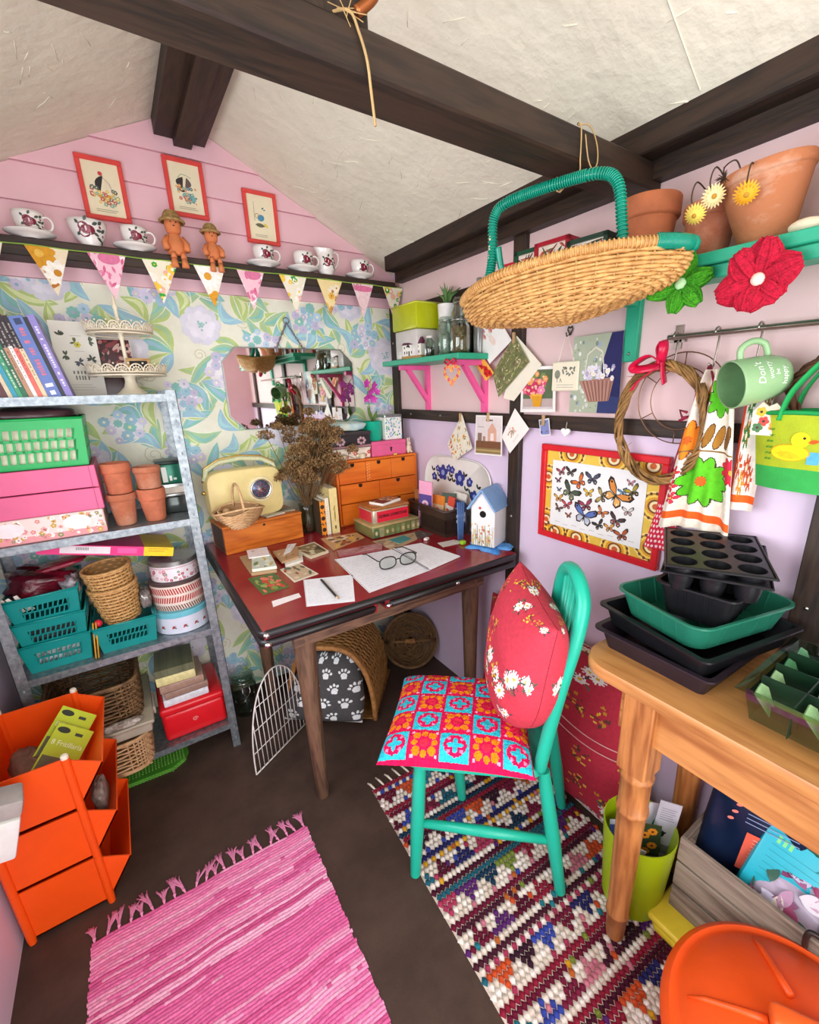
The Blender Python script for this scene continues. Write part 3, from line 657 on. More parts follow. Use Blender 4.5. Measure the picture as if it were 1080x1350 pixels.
# botanical calendar, photo, framed chalkboard
t = thing('botanical_calendar', 'white sheet with small plant drawings propped behind the cake stand', 'calendar', (-1.248,-.100,1.4045), rot=(-.05,.02,.0))
MB().box(-.058,.058,-.002,.002,0,.228).build('card', mat('white_card','#efeee2',.7,var=.02), t)
A = Art(None, random.Random(4))
for x, z, c in ((-.035,.185,'#3f4b3a'),(0,.165,'#5d6b34'),(.038,.17,'#56624c'),(-.03,.125,'#4c5a46'),(.002,.105,'#4d5560'),(.036,.115,'#414a3d')):
    for k in range(6): a = A.R.uniform(0,6.28); A.leaf(x, z, x+.014*math.cos(a), z+.016*math.sin(a), .003, c)
A.flower(.006,.158,.009,5,'#d8cf3e','#6b6a22')
A.rect(-.01,.185,.02,.1858,'#8a8a80'); A.rect(-.005,.138,.02,.1388,'#8a8a80')
for k, (xa, w_) in enumerate(((-.02,.006),(-.010,.007),(.0,.005),(.008,.008),(.02,.006))): A.rect(xa,.068,xa+w_*.7,.078,'#7d7d72'); A.rect(xa*.8,.050,xa*.8+.004,.063,'#7d7d72')
A.lines(-.03,.034,.04,.008,3,.001,'#a7a79a')
A.build('plant_drawings', t, PRINT, fn=lambda u, v, h: (u, -.002-h, v))
t = thing('photograph', 'dark red photograph propped behind the lower cake plate', 'photograph', (-1.148,-.048,1.4045), rot=(-.06,0,0))
MB().box(-.055,.055,-.0006,.0006,0,.185).build('card', mat('photo_white','#ded7d0',.4), t)
A = Art([(-.053,.003),(.053,.003),(.053,.182),(-.053,.182)], random.Random(8)); A.rect(-.053,.003,.053,.182,'#4a1c22')
for k in range(46): A.ell(A.R.uniform(-.05,.05), A.R.uniform(.06,.18), A.R.uniform(.005,.016), A.R.uniform(.004,.008), A.R.choice(('#8c3a3e','#c48a84','#2e1418','#6d2a30','#d9b3a8')), A.R.uniform(0,3))
A.build('image', t, PRINTG, fn=lambda u, v, h: (u, -.0007-h, v))
m_lace = mat('cream_enamel', '#ece2c8', .4, var=.05)
t = thing('cake_stand', 'cream two-tier lace-edged metal cake stand on the rack', 'cake stand', (-1.118,-.158,1.4045))
def lace_plate(r, z):
    b = MB().lathe([(0,z),(r*.9,z),(r*.9,z-.003),(0,z-.003)], 40); o = b.build('plate', m_lace, t, True, sharp=40)
    L = MB(); n = 18
    for k in range(n):
        a = 2*PI*k/n; da = PI/n
        def P(aa, h, rr=r): return ((rr+.14*h)*math.cos(aa), (rr+.14*h)*math.sin(aa), z-.010+h)
        for f, w in ((1.0,.0022),(.62,.0014)):
            L.tube([P(a+da*f*math.cos(q), .010+.022*f*math.sin(q)) for q in [PI*j/8 for j in range(9)]], w, 4)
        for q in (.5,1.05,1.57,2.1,2.65): L.tube([P(a, .010), P(a+da*math.cos(q)*.98, .010+.022*math.sin(q)*.96)], .0011, 4)
        L.ball(P(a+da,.034), .003, 6, 4)
    for h, w in ((0,.0030),(.009,.0022)): L.tube([((r+.14*h)*math.cos(q),(r+.14*h)*math.sin(q),z-.010+h) for q in [2*PI*j/48 for j in range(48)]], w, 4, closed=True)
    L.build('lace_rim', m_lace, o, True)
lace_plate(.108,.070); lace_plate(.090,.196)
MB().lathe([(.045,0),(.044,.004),(.036,.010),(.022,.024),(.016,.040),(.016,.052),(.026,.067)], 28).build('foot', m_lace, t, True)
MB().lathe([(.007,.070),(.007,.09),(.010,.096),(.006,.104),(.0055,.170),(.010,.178),(.006,.186),(.012,.193)], 14).build('lower_pole', m_lace, t, True)
MB().lathe([(.008,.196),(.0065,.21),(.0055,.26),(.0085,.268),(.005,.275),(.004,.300),(0,.303)], 14).build('upper_pole', m_lace, t, True)
t = thing('mini_chalkboard', 'tiny chalkboard in a wooden frame standing on the lower cake plate', 'frame', (-1.086,-.185,1.4755), rz=-.15, rot=None)
b = MB(); b.box(-.034,.034,-.004,.004,.0,.008); b.box(-.034,.034,-.004,.004,.034,.043); b.box(-.034,-.025,-.004,.004,.008,.034); b.box(.025,.034,-.004,.004,.008,.034); b.build('frame', wood('pale_oak','#c49a5c','#9a7440',0,30), t)
MB().box(-.025,.025,-.001,.003,.008,.034).build('slate', mat('slate_black','#2a2a2c',.8), t)

# ---- second shelf
def slot_basket(t, x0, x1, y0, y1, h, rows, cols, m, flare=.012, slant=0.25, skirt=.18, name='basket', topb=.20, marg=.10):
    """tapered plastic basket with see-through slots in the front and sides"""
    def wall(p0, p1, q0, q1, n, nm):           # bottom edge p0-p1, top edge q0-q1
        b = MB(); p0, p1, q0, q1 = map(Vector, (p0, p1, q0, q1))
        def P(u, v): return (p0.lerp(p1, u)).lerp(q0.lerp(q1, u), v)
        nn = ((p1-p0).cross(q0-p0)).normalized()*.0016
        def quad(u0, v0, u1, v1, sl=0.0):
            a, b_, c, d = P(u0, v0), P(u1, v0), P(u1+sl, v1), P(u0+sl, v1)
            b._add([a-nn, b_-nn, c-nn, d-nn, a+nn, b_+nn, c+nn, d+nn], [(0,3,2,1),(4,5,6,7),(0,1,5,4),(1,2,6,5),(2,3,7,6),(3,0,4,7)])
        top = topb; rh = (1-skirt-top)/rows; m0, m1 = marg, 1-marg
        quad(0, 0, 1, skirt); quad(0, 1-top, 1, 1); quad(0, skirt, m0, 1-top); quad(m1, skirt, 1, 1-top)
        for r in range(rows):
            v0 = skirt+r*rh; vb = v0+rh*.16
            if r > 0: quad(m0, v0-rh*.08, m1, vb-rh*.0)
            for k in range(n+1):
                u = m0+(m1-m0)*k/n; w = (m1-m0)/n*.15; s_ = slant*(m1-m0)/n; quad(u-w, v0, u+w, v0+rh, s_)
        b.build(nm, m, t)
    f = flare
    A = [(x0,y0,0),(x1,y0,0),(x1,y1,0),(x0,y1,0)]; B = [(x0-f,y0-f,h),(x1+f,y0-f,h),(x1+f,y1+f,h),(x0-f,y1+f,h)]
    wall(A[0],A[1],B[0],B[1],cols,'front_panel'); wall(A[1],A[2],B[1],B[2],max(3,int(cols*.9)),'side_panel'); wall(A[3],A[0],B[3],B[0],max(3,int(cols*.9)),'side_panel'); wall(A[2],A[3],B[2],B[3],cols,'back_panel')
    MB().box(x0,x1,y0,y1,0,.003).build('base', m, t)
    r = MB(); r.tube([(p[0],p[1],h) for p in [(x0-f,y0-f),(x1+f,y0-f),(x1+f,y1+f),(x0-f,y1+f)]], .0042, 6, closed=True)
    r.build('rim', m, t, True)
m_green = mat('bright_green_plastic', '#1fb45c', .32, var=.05)
m_teal = mat('teal_plastic', '#128f8b', .32, var=.06)
m_fl = mat('floral_card', '#f2d9d2', .6, var=.05)
t = thing('floral_box', 'flat pink floral card box under the pink wooden crate', 'box', (-1.430,-.158,.9855))
MB().rbox(-.155,.160,-.128,.125,0,.074,.003,1).build('box_body', m_fl, t)
A = Art([(-.154,.001),(.159,.001),(.159,.073),(-.154,.073)], random.Random(3)); A.rect(-.155,0,.16,.02,'#e79a9c'); A.up()
for k in range(90): A.flower(A.R.uniform(-.15,.155), A.R.uniform(.008,.07), A.R.uniform(.004,.010), 5, A.R.choice(('#f4e9e6','#e7a7a0','#f0b06e','#8a8a62','#f6f0ee','#dd8d90','#c9a34e')), A.R.choice(('#a65a52','#f2d79a')), A.R.random())
for x in (-.07,.09): A.up(); A.ell(x,.045,.035,.022,'#f1e8ea')
A.build('floral_print', t, PRINT, fn=lambda u, v, h: (u, -.128-h, v))
A2 = Art([(-.12,.001),(.12,.001),(.12,.073),(-.12,.073)], random.Random(6))
for k in range(40): A2.flower(A2.R.uniform(-.12,.12), A2.R.uniform(.008,.07), A2.R.uniform(.004,.010), 5, A2.R.choice(('#f4e9e6','#e7a7a0','#f0b06e','#8a8a62')), '#a65a52')
A2.build('side_print', t, PRINT, fn=lambda u, v, h: (.160+h, u, v))
t = thing('pink_crate', 'pink painted wooden crate with two wide front slats', 'crate', (-1.430,-.158,1.0600))
m_hot = mat('hot_pink_paint', '#e2628f', .42, var=.05, scale=12, bump=.03)
for z0 in (.001,.0715):
    MB().rbox(-.158,.166,-.126,-.116,z0,z0+.067,.0015,1).build('slat', m_hot, t); MB().rbox(-.158,.166,.112,.122,z0,z0+.067,.0015,1).build('slat', m_hot, t)
MB().rbox(.154,.166,-.116,.112,.001,.138,.0015,1).build('end_panel', m_hot, t); MB().rbox(-.158,-.146,-.116,.112,.001,.138,.0015,1).build('end_panel', m_hot, t); MB().box(-.146,.154,-.116,.112,.001,.006).build('base', m_hot, t)
b = MB(); b.box(.1495,.1508,-.1275,-.1255,.002,.138); b.build('corner_batten_joint', mat('dark_pink_groove','#b0476f',.6), t)
t = thing('green_basket', 'bright green slotted plastic basket on top of the pink crate', 'basket', (-1.410,-.155,1.1995))
slot_basket(t, -.132,.132,-.108,.108,.142,3,11,m_green,.010,.25,.12)
o = MB().rbox(-.122,.122,-.098,.098,.005,.125,.004,1).build('paper_bundle', mat('cream_bundle','#ece6cc',.8,var=.08,scale=40)); o.location = (-1.410,-.155,1.1995); tag(o, 'cream paper bundle inside the bright green slotted basket', 'paper')
def lumpy(name, label, cat, loc, sx, sy, sz, m, seed, amp=.25, rot=None, nu=26, nv=14):
    R = random.Random(seed); ks = [(R.uniform(2,7),R.uniform(2,7),R.uniform(0,6),R.uniform(.4,1)) for _ in range(6)]
    def F(u, v):
        a = 2*PI*u; p = PI*(v-.5); d = 1+amp*sum(w*math.sin(k1*math.cos(a)*2+k2*math.sin(p)*2+ph)*math.sin(k2*math.sin(a)+ph) for k1, k2, ph, w in ks)/3
        cp = math.cos(p); e = .6
        sg = lambda q: math.copysign(abs(q)**e, q)
        return (sx*d*sg(cp)*sg(math.cos(a)), sy*d*sg(cp)*sg(math.sin(a)), sz*(1+sg(math.sin(p))*d))
    o = MB().grid(F, nu, nv, closeu=True).build(name, m, None, True, loc=loc, rot=rot); return tag(o, label, cat)
m_bagd = mat('brown_plastic_bag', '#4a3236', .3, var=.3, scale=16, bump=.3, bscale=30)
lumpy('plastic_bag', 'crumpled dark purple plastic bag lying in the green basket', 'bag', (-1.405,-.165,1.330), .125, .095, .021, m_bagd, 2, .12)
def flowerpot(label, loc, rt, rb, h, rimh=.25, m=m_terra, rot=None, group=None, lip=.004, seg=32):
    t = thing('flowerpot', label, 'flowerpot', loc, rot=rot or (0,0,0), group=group)
    zr = h*(1-rimh)
    body = [(0,0),(rb,0),(rt-lip-.001,zr),(rt-lip-.004,h*.98)]
    MB().shell([(0,.0),(rb-.003,0),(rb,.003),(rt-lip-.001,zr),(rt-lip-.004,zr+.002),(rt-lip-.006,zr-.004),(rb-.004,.006),(0,.006)], seg).build('body', m, t, True, sharp=50)
    MB().shell([(rt-lip-.006,zr-.004),(rt-.002,zr-.001),(rt,zr+.003),(rt,h-.003),(rt-.002,h),(rt-.005,h),(rt-.007,h-.003),(rt-lip-.006,zr-.004)], seg).build('rim', m, t, True, sharp=50)
    return t
flowerpot('small clay pot standing on the shelf beside the floral box', (-1.216,-.232,.9855), .0420,.029,.107,.20,m_terra2,lip=.003)
flowerpot('small clay pot with chalky bloom stacked in the pot beside the pink crate', (-1.214,-.232,1.0935), .0425,.035,.100,.30,m_terra,lip=.003)
flowerpot('clay pot standing on the shelf next to the metal tins', (-1.130,-.232,.9855), .0425,.030,.112,.34,m_terra,lip=.003)
flowerpot('clay pot stacked in the pot next to the metal tins', (-1.129,-.232,1.0985), .0415,.035,.074,.26,m_terra2,lip=.003)
m_dgr = mat('dark_green_tin', '#1e6f58', .25, .3, var=.1); m_alu = mat('brushed_tin', '#b9bcb8', .3, .8, scale=20, col2='#8f938f')
t = thing('metal_tin', 'shiny grey tin behind the clay pots', 'tin', (-1.055,-.125,.9855)); MB().rbox(-.04,.04,-.05,.05,0,.060,.006,2).build('tin_body', mat('dark_glass_tin','#4b5250',.15,.5,var=.3,scale=12), t, True, sharp=40); MB().rbox(-.042,.042,-.052,.052,.060,.072,.004,2).build('lid', m_alu, t, True, sharp=40)
t = thing('cream_box', 'flat cream box lying between the grey and green tins', 'box', (-1.055,-.125,1.0580)); MB().rbox(-.042,.042,-.052,.052,0,.024,.002,1).build('box_body', mat('pale_box','#d9d3c4',.6), t); MB().box(-.043,.043,-.053,.053,.024,.034).build('lid', m_alu, t)
t = thing('green_tin', 'dark green lidded tin on top of the stack behind the clay pots', 'tin', (-1.055,-.125,1.0925)); MB().rbox(-.042,.042,-.05,.05,0,.072,.005,2).build('tin_body', m_dgr, t, True, sharp=40); MB().rbox(-.044,.044,-.052,.052,.070,.082,.004,2).build('lid', mat('black_lid','#23302c',.3,.4), t, True, sharp=40)
A = Art(); A.rect(-.030,.008,-.014,.062,'#dfe9e2'); A.rect(-.008,.012,.0,.030,'#e9f1ea'); A.rect(.004,.014,.014,.022,'#cfe0d6'); A.build('label_print', t, PRINTG, fn=lambda u, v, h: (u, -.05-h, v))

# ---- third shelf
def teal(label, x, y, z, group, rot=None):
    t = thing('teal_basket', label, 'basket', (x, y, z), rot=rot or (0,0,0), group=group); slot_basket(t, -.078,.078,-.105,.105,.098,2,9,m_teal,.013,.45,.28,topb=.28,marg=.17); return t
teal('bottom teal basket of the stack of three', -1.478,-.155,.5535,'teal baskets'); teal('middle teal basket of the stack of three', -1.476,-.155,.632,'teal baskets'); teal('top teal basket of the stack, full of packets', -1.476,-.157,.714,'teal baskets', (0,-.03,0))
teal('teal basket beside the stack, holding two wicker pots', -1.288,-.155,.5535,'teal baskets')
for x, y, z, l in ((-1.478,-.155,.5575,'bottom'),(-1.476,-.155,.636,'middle')):
    o = MB().rbox(-.062,.062,-.09,.09,0,.060,.006,1).build('seed_packets', mat('packet_'+l, '#8d8f92' if l == 'bottom' else '#24282c', .5, scale=70, col2='#d9dcdc' if l == 'bottom' else '#3b4043', contrast=(.45,.55)), None, loc=(x,y,z)); tag(o, 'packet bundle inside the %s teal basket' % l, 'packet')
lumpy('red_packet', 'shiny dark red packets heaped in the top teal basket', 'packet', (-1.490,-.150,.780), .085, .09, .042, mat('dark_red_foil','#6d1426',.22,scale=22,col2='#3d0c16',bump=.4,bscale=30), 5, .28, rot=(0,.1,.2))
lumpy('clear_packet', 'crinkled clear packet at the right end of the top teal basket', 'packet', (-1.412,-.18,.775), .028, .06, .032, mat('crinkled_film','#6f6a70',.15,scale=40,col2='#b8b2b6',bump=.6,bscale=60,contrast=(.45,.6)), 9, .3)
o = lumpy('red_pouch', 'flat red foil pouch sticking out of the top teal basket', 'packet', (-1.432,-.14,.858), .075, .045, .007, mat('red_foil','#8c1c34',.2,var=.25,scale=30), 14, .15, rot=(0,-.12,.1))
R = random.Random(4)
for k in range(5):
    o = MB().rbox(-.005,.005,-.0008,.0008,0,.07,.0005,1).build('plant_label', mat('white_plastic','#ebe7da',.5), None, loc=(-1.552+k*.011,-.246+R.uniform(-.004,.004),.762), rot=(.35,R.uniform(-.5,-.2),0)); tag(o, ('leftmost','second','third','fourth','fifth')[k]+' white plant label from the left in the top teal basket', 'plant label', 'plant labels in the top basket')
t = thing('bamboo_cane', 'two thin yellow canes standing between the teal baskets', 'cane', (0,0,0))
for x in (-1.384,-1.376): MB().tube([(x-.004,-.285,.556),(x+.010,-.262,.675)], .0024, 6).build('cane', mat('yellow_cane','#d9a431',.5), t, True)
# wicker pots
m_wick = mat('golden_wicker', '#dcb074', .6, scale=70, col2='#bd8d50'); m_wickd = mat('dark_wicker', '#8a6a45', .65, scale=50, col2='#5b4229'); m_wickb = mat('brown_wicker','#a9793f',.6,scale=60,col2='#7c5428'); m_wickp = mat('pale_wicker','#dcb78a',.6,scale=60,col2='#bf9465')
def wicker_pot(label, loc, rt, rb, h, rot, m=m_wick):
    t = thing('wicker_pot', label, 'basket', loc, rot=rot)
    F = lambda u, v: ((rb+(rt-rb)*v)*math.cos(2*PI*u), (rb+(rt-rb)*v)*math.sin(2*PI*u), h*v)
    weave(MB(), F, 11, 26, .0048, .0022, rib=.0022).build('weave', m, t, True)
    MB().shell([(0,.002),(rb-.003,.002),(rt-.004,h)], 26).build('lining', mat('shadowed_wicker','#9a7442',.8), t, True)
    MB().tube([F(k/30,1.0) for k in range(30)], .005, 6, closed=True).build('rim', m, t, True)
wicker_pot('lower wicker pot of the nested pair in the teal basket', (-1.292,-.190,.640), .071,.052,.135, (.05,-.07,0)); wicker_pot('upper wicker pot of the nested pair under the flat game box', (-1.297,-.188,.705), .070,.054,.135, (.05,-.07,0))
o = MB().ball((0,0,0),.013,12,8).build('red_ball', mat('red_plastic','#d8263c',.35), None, True, loc=(-1.362,-.245,.662)); tag(o, 'small red ball at the left end of the wicker pot basket', 'ball')
o = lumpy('silver_ornament', 'silvery bauble packed beside the wicker pots', 'ornament', (-1.215,-.19,.665), .018,.05,.032, mat('silver_grey','#b5b2ae',.25,.5,scale=40,col2='#6d6a66'), 3, .25)
# slanting game box
t = thing('game_box', 'pink white and yellow flat box slanting above the wicker pots', 'box', (-1.262,-.215,.902), rot=(.0,.265,.05))
MB().box(-.205,.165,-.03,.16,-.016,.016).build('box_body', mat('magenta_card','#ea1f7d',.4,var=.03), t)
A = Art(); A.rect(.075,-.016,.165,.016,'#f6d21a'); A.rect(-.15,-.011,-.02,.013,'#e9e3e6'); A.up(); A.rect(.0,-.008,.055,.010,'#f45aa2'); A.lines(.088,.008,.150,.008,2,.003,'#d39a1c'); 
for k in range(12): A.rect(-.11+k*.0028,.0,-.11+k*.0028+.0014,.010,'#5a5458')
A.build('box_print', t, PRINT, fn=lambda u, v, h: (u, -.03-h, v))
A = Art(); A.rect(.075,-.03,.165,.16,'#f6d21a'); A.build('box_top_print', t, PRINT, fn=lambda u, v, h: (u, v, .016+h))
# round tins
def round_tin(label, x, y, z, r, h, body, lid, lidh, artf=None, seg=48):
    t = thing('round_tin', label, 'tin', (x, y, z))
    MB().lathe([(r-.003,0),(r,.003),(r,h-lidh)], seg).build('tin_body', body, t, True, sharp=40); MB().lathe([(r+.002,h-lidh),(r+.002,h-.003),(r-.001,h),(0,h)], seg).build('lid', lid, t, True, sharp=40)
    if artf:
        A = Art(None, random.Random(2)); rr = artf(A); A.build('tin_print', t, PRINTG, fn=lambda u, v, q: ((r+rr+q+.0003)*math.cos(-PI/2+u/r), (r+rr+q+.0003)*math.sin(-PI/2+u/r), v))
    return t
def art_blue(A):
    A.rect(-.13,.014,.13,.0155,'#c3cbe0'); A.rect(-.13,.046,.13,.0475,'#c3cbe0')
    for k in range(40): A.rect(-.13+k*.0065,.0155,-.13+k*.0065+.0004,.046,'#d6dcec')
    A.up()
    for u in (-.085,-.045,-.008,.030,.066,.1): A.leaf(u,.022,u+.014,.034,.004,'#c8504e',.003); A.leaf(u+.004,.036,u+.010,.024,.0025,'#7a4a4a'); A.ell(u+.012,.026,.003,None,'#5f7f72')
    return 0
round_tin('pale blue round tin at the bottom of the tin stack', -1.112,-.185,.5535,.094,.086,mat('pale_blue_tin','#dfe5f2',.3,.1,var=.03),mat('aqua_lid','#6fc0cf',.3),.020,art_blue)
def art_stripe(A):
    n = 64
    for row, (z0, z1) in enumerate(((.004,.024),(.034,.056),(.066,.090))):
        for k in range(n):
            u = -.27+k*.54/n; s_ = .006*(1 if row % 2 else -1); A.add([(u,z0),(u+.0042,z0),(u+.0042+s_,z1),(u+s_,z1)], '#b9312f' if row else '#7d5a52')
    for z in (.026,.058): A.rect(-.27,z,.27,z+.005,'#b9312f')
    return 0
round_tin('red and cream striped round tin in the middle of the tin stack', -1.108,-.178,.6405,.088,.108,mat('cream_tin','#f0e3d6',.35,.1),mat('dark_tin_lid','#5d4a48',.4,.3),.010,art_stripe)
def art_rosy(A):
    for k in range(60): A.flower(A.R.uniform(-.14,.14), A.R.uniform(.008,.044), A.R.uniform(.003,.007), 5, A.R.choice(('#c9546c','#d98a98','#7c8f78','#b23a58','#e2aab4')), '#f6e6e2')
    for k in range(60): u = -.14+k*.0047; A.ell(u,.052+.0012*(k%2),.0016,None,'#a8324c')
    return 0
round_tin('white round tin with pink flowers on top of the tin stack', -1.105,-.172,.7490,.080,.078,mat('white_tin','#f2eaee',.3,.1,var=.02),m_alu,.018,art_rosy)
# ---- bottom shelf
t = thing('red_box', 'glossy red plastic box on the lowest rack shelf', 'box', (-1.145,-.155,.1175)); m_rb = mat('red_gloss','#dd1c26',.25,var=.04)
MB().rbox(-.108,.112,-.120,.120,0,.120,.016,3).build('box_body', m_rb, t, True, sharp=60); MB().rbox(-.111,.115,-.123,.123,.112,.146,.012,3).build('lid', m_rb, t, True, sharp=60)
A = Art(); A.spiral(0,.064,.010,.0022,'#f0a0a0',1.6); A.build('emblem', t, PRINTG, fn=lambda u, v, h: (u, -.120-h, v))
stk = [('white_case','flat white plastic case on the glossy red box','#dfe3ea',.030,.0,.3,.155),('brown_case','clear case of brown seeds above the flat white case','#9d7f70',.028,.004,.3,.150),('tan_case','tan case with an orange corner in the stack on the red box','#a98a78',.032,-.004,.35,.150),('yellow_box','yellow edged box with a green lid, top of the red box stack','#e2d99a',.036,-.016,.4,.132)]
z = .2640
for n, l, c, h, dx, ro, w in stk:
    t = thing(n, l, 'box', (-1.158+dx,-.190,z), rz=dx*4); MB().rbox(-w/2,w/2,-.075,.085,0,h,.004,2).build('case_body', mat('case_'+c,c,ro,scale=60,var=.15), t, True, sharp=40)
    if n == 'yellow_box': MB().box(-w/2+.002,w/2-.002,-.073,.083,h,h+.030).build('lid', mat('sage_lid','#75785a',.4,scale=4,stretch=(14,.3,1),col2='#5c6046'), t)
    if n == 'tan_case': MB().ball((w/2-.012,-.066,.018),.012,8,6,sc=(1.2,.8,1)).build('orange_corner', mat('orange_sweet','#f0a13c',.5), t, True)
    z += h+.0006
def wicker_box(t, x0, x1, y0, y1, h, m, rows=9, flare=.0, r=.0042, amp=.003, hole=False, dip=0.0, nperim=44):
    """rectangular wicker basket with rounded corners"""
    cx, cy, a, b_ = (x0+x1)/2, (y0+y1)/2, (x1-x0)/2, (y1-y0)/2
    def F(u, v):
        q = 2*PI*u; e = .38; c, s_ = math.cos(q), math.sin(q); f = 1+flare*v
        X = math.copysign(abs(c)**e, c); Y = math.copysign(abs(s_)**e, s_)
        return (cx+a*f*X, cy+b_*f*Y, h*v*(1-dip*max(0,-Y)**3*0))
    weave(MB(), F, rows, nperim, r, amp, rib=.003, sub=3).build('weave', m, t, True)
    for k, rr in ((0,.0055),(1,.0065)): MB().tube([Vector(F(i/60, k)) for i in range(60)], rr, 6, closed=True).build('rim' if k else 'base_border', m, t, True)
    MB().box(x0+.006,x1-.006,y0+.006,y1-.006,.001,.005).build('base', m, t)
m_clear = mat('cloudy_plastic','#b3aa98',.22,var=.12,scale=9)
t = thing('wicker_hamper', 'pale wicker hamper with a hand hole jutting from the lowest shelf', 'basket', (-1.425,-.205,.1175)); wicker_box(t,-.125,.125,-.150,.150,.125,m_wickp,9,.04)
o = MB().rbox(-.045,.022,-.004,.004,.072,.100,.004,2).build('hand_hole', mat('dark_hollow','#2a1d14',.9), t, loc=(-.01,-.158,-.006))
t = thing('storage_box', 'shallow cloudy plastic storage box under the dark wicker basket', 'box', (-1.420,-.195,.2490)); MB().rbox(-.135,.140,-.155,.155,0,.040,.008,2).build('box_body', m_clear, t, True, sharp=40); MB().rbox(-.145,.150,-.166,.166,.036,.052,.006,2).build('lid', mat('cloudy_lid','#a59b86',.25,var=.1,scale=9), t, True, sharp=40); MB().rbox(.150,.158,-.09,.02,.022,.05,.003,1).build('clip', m_clear, t)
t = thing('wicker_basket', 'dark wicker basket on the cloudy plastic storage box', 'basket', (-1.418,-.190,.3020)); wicker_box(t,-.125,.118,-.130,.140,.150,m_wickd,11,.07,.0048,.0035)
lumpy('plastic_wrap', 'crumpled clear wrapping lying on the cloudy box lid', 'wrapping', (-1.36,-.345,.3015), .055,.012,.012, mat('wrap_film','#8f857a',.12,scale=50,col2='#c9c1b4',contrast=(.45,.6)), 12, .3)
t = thing('green_tray', 'green dimpled plastic tray on the floor under the rack', 'tray', (-1.375,-.175,0.0005)); m_gt = mat('grass_green_plastic','#4f9a2e',.45,var=.08)
b = MB(); pts = [(-.16,-.10),(.12,-.115),(.165,-.09),(.182,-.05),(.182,.12),(-.16,.12)]; b.prism(pts, 0, .016); b.build('tray_body', m_gt, t)
d = MB()
for i in range(30):
    for j in range(3): x = -.150+i*.0108; z = .0025+j*.0055; d.ball((x+.005*(j%2), -.1015-(x+.16)/.28*.015-.0006 if x < .12 else -.12+(x-.12)*.7, z), .0024, 5, 4, sc=(1,.5,.8))
    for j in range(18): d.ball((-.150+i*.0108, -.085+j*.0108, .0162), .0034, 5, 3, sc=(1,1,.5))
d.build('dimples', mat('light_dimples','#86c05a',.4), t, True, kind='stuff')
# ---------------------------------------------------------------- orange stacking bins
m_or = mat('orange_plastic', '#f2540f', .38, var=.05, scale=6); m_capw = mat('cream_cap','#e9dfc8',.5)
sb = thing('stacking_bins', 'orange plastic three-tier stacking bins with open hoppers', 'storage bin', (0,0,0))
X0, X1, Y0, Y1 = -1.632, -1.452, -.712, -.385
for i in range(3):
    z0 = .012+i*.170; z1 = z0+.162
    t = thing('bin', '', '') if False else None
    o = MB(); o.box(X0,X1,Y0,Y0+.004,z0,z1); tier = o.build('bin_tier', m_or, sb)
    MB().box(X0,X1,Y1-.004,Y1,z0,z1).build('side_panel', m_or, tier); MB().box(X0,X0+.004,Y0,Y1,z0,z1).build('back_panel', m_or, tier); MB().box(X0,X1,Y0,Y1,z0,z0+.004).build('base', m_or, tier)
    hp = .070; lipz = z0+.112
    f = MB(); f._add([(X1,Y0,z0),(X1,Y1,z0),(X1+hp,Y1,lipz),(X1+hp,Y0,lipz),(X1-.003,Y0,z0+.003),(X1-.003,Y1,z0+.003),(X1+hp-.003,Y1,lipz+.002),(X1+hp-.003,Y0,lipz+.002)], [(0,3,2,1),(4,5,6,7),(0,1,5,4),(1,2,6,5),(2,3,7,6),(3,0,4,7)]); f.build('hopper_front', m_or, tier)
    for y in (Y0, Y1-.004):
        c = MB(); c._add([(X1,y,z0),(X1+hp,y,lipz),(X1,y,z1-.004),(X1,y+.004,z0),(X1+hp,y+.004,lipz),(X1,y+.004,z1-.004)], [(0,1,2),(5,4,3),(0,3,4,1),(1,4,5,2),(2,5,3,0)]); c.build('hopper_cheek', m_or, tier)
    for x, y in ((X0+.004,Y0),(X1,Y0),(X0+.004,Y1),(X1,Y1)):
        MB().lathe([(.0085,z0-.012),(.0098,z0+.004),(.0098,z1+.002)], 16).build('corner_post', m_or, tier, True, loc=(x,y,0), sharp=40)
for x, y in ((X0+.004,Y0),(X1,Y0),(X0+.004,Y1),(X1,Y1)): MB().lathe([(.0086,.514),(.0086,.524),(.006,.527),(0,.527)], 14).build('post_cap', m_capw, sb, True, loc=(x,y,0), sharp=40)
# packets in the top bin
m_ly = mat('lime_card','#b9c72f',.5,var=.04)
def packet(label, loc, rot):
    t = thing('bulb_packet', label, 'packet', loc, rot=rot, group='bulb packets in the top bin'); MB().box(-.048,.048,-.0015,.0015,0,.195).build('card', m_ly, t)
    A = Art(); A.ell(-.026,.180,.017,.008,'#2c3326'); A.rect(.006,.172,.026,.180,'#3a4030'); A.rect(-.044,.006,.044,.112,'#6a6248'); A.up()
    R = random.Random(3)
    for k in range(14): A.ell(R.uniform(-.04,.04), R.uniform(.01,.105), R.uniform(.006,.014), None, R.choice(('#8b7a52','#54502f','#a08d63','#3d3a24')))
    A.build('packet_print', t, PRINT, fn=lambda u, v, h: (u, -.0015-h, v)); text('8 Fritillaria', .019, mat('pale_ink','#eef0c8',.6), t, (0,-.0018,.146), (PI/2,0,0))
    return t
packet('rear lime green bulb packet in the top orange bin', (-1.542,-.600,.392), (-.70,.80,.0)); packet('front lime green bulb packet in the top orange bin', (-1.552,-.650,.372), (-.70,.80,.0))
o = lumpy('brown_packet', 'brown paper packet lying in the top orange bin', 'packet', (-1.575,-.55,.375), .035,.055,.045, mat('brown_paper','#7a5240',.7,scale=30,var=.3), 6, .15, rot=(.2,.2,.3))
o = lumpy('seed_sachet', 'clear seed sachet in the middle orange bin opening', 'packet', (-1.425,-.60,.24), .018,.05,.04, mat('sachet','#8f8078',.3,scale=40,var=.4), 8, .2)
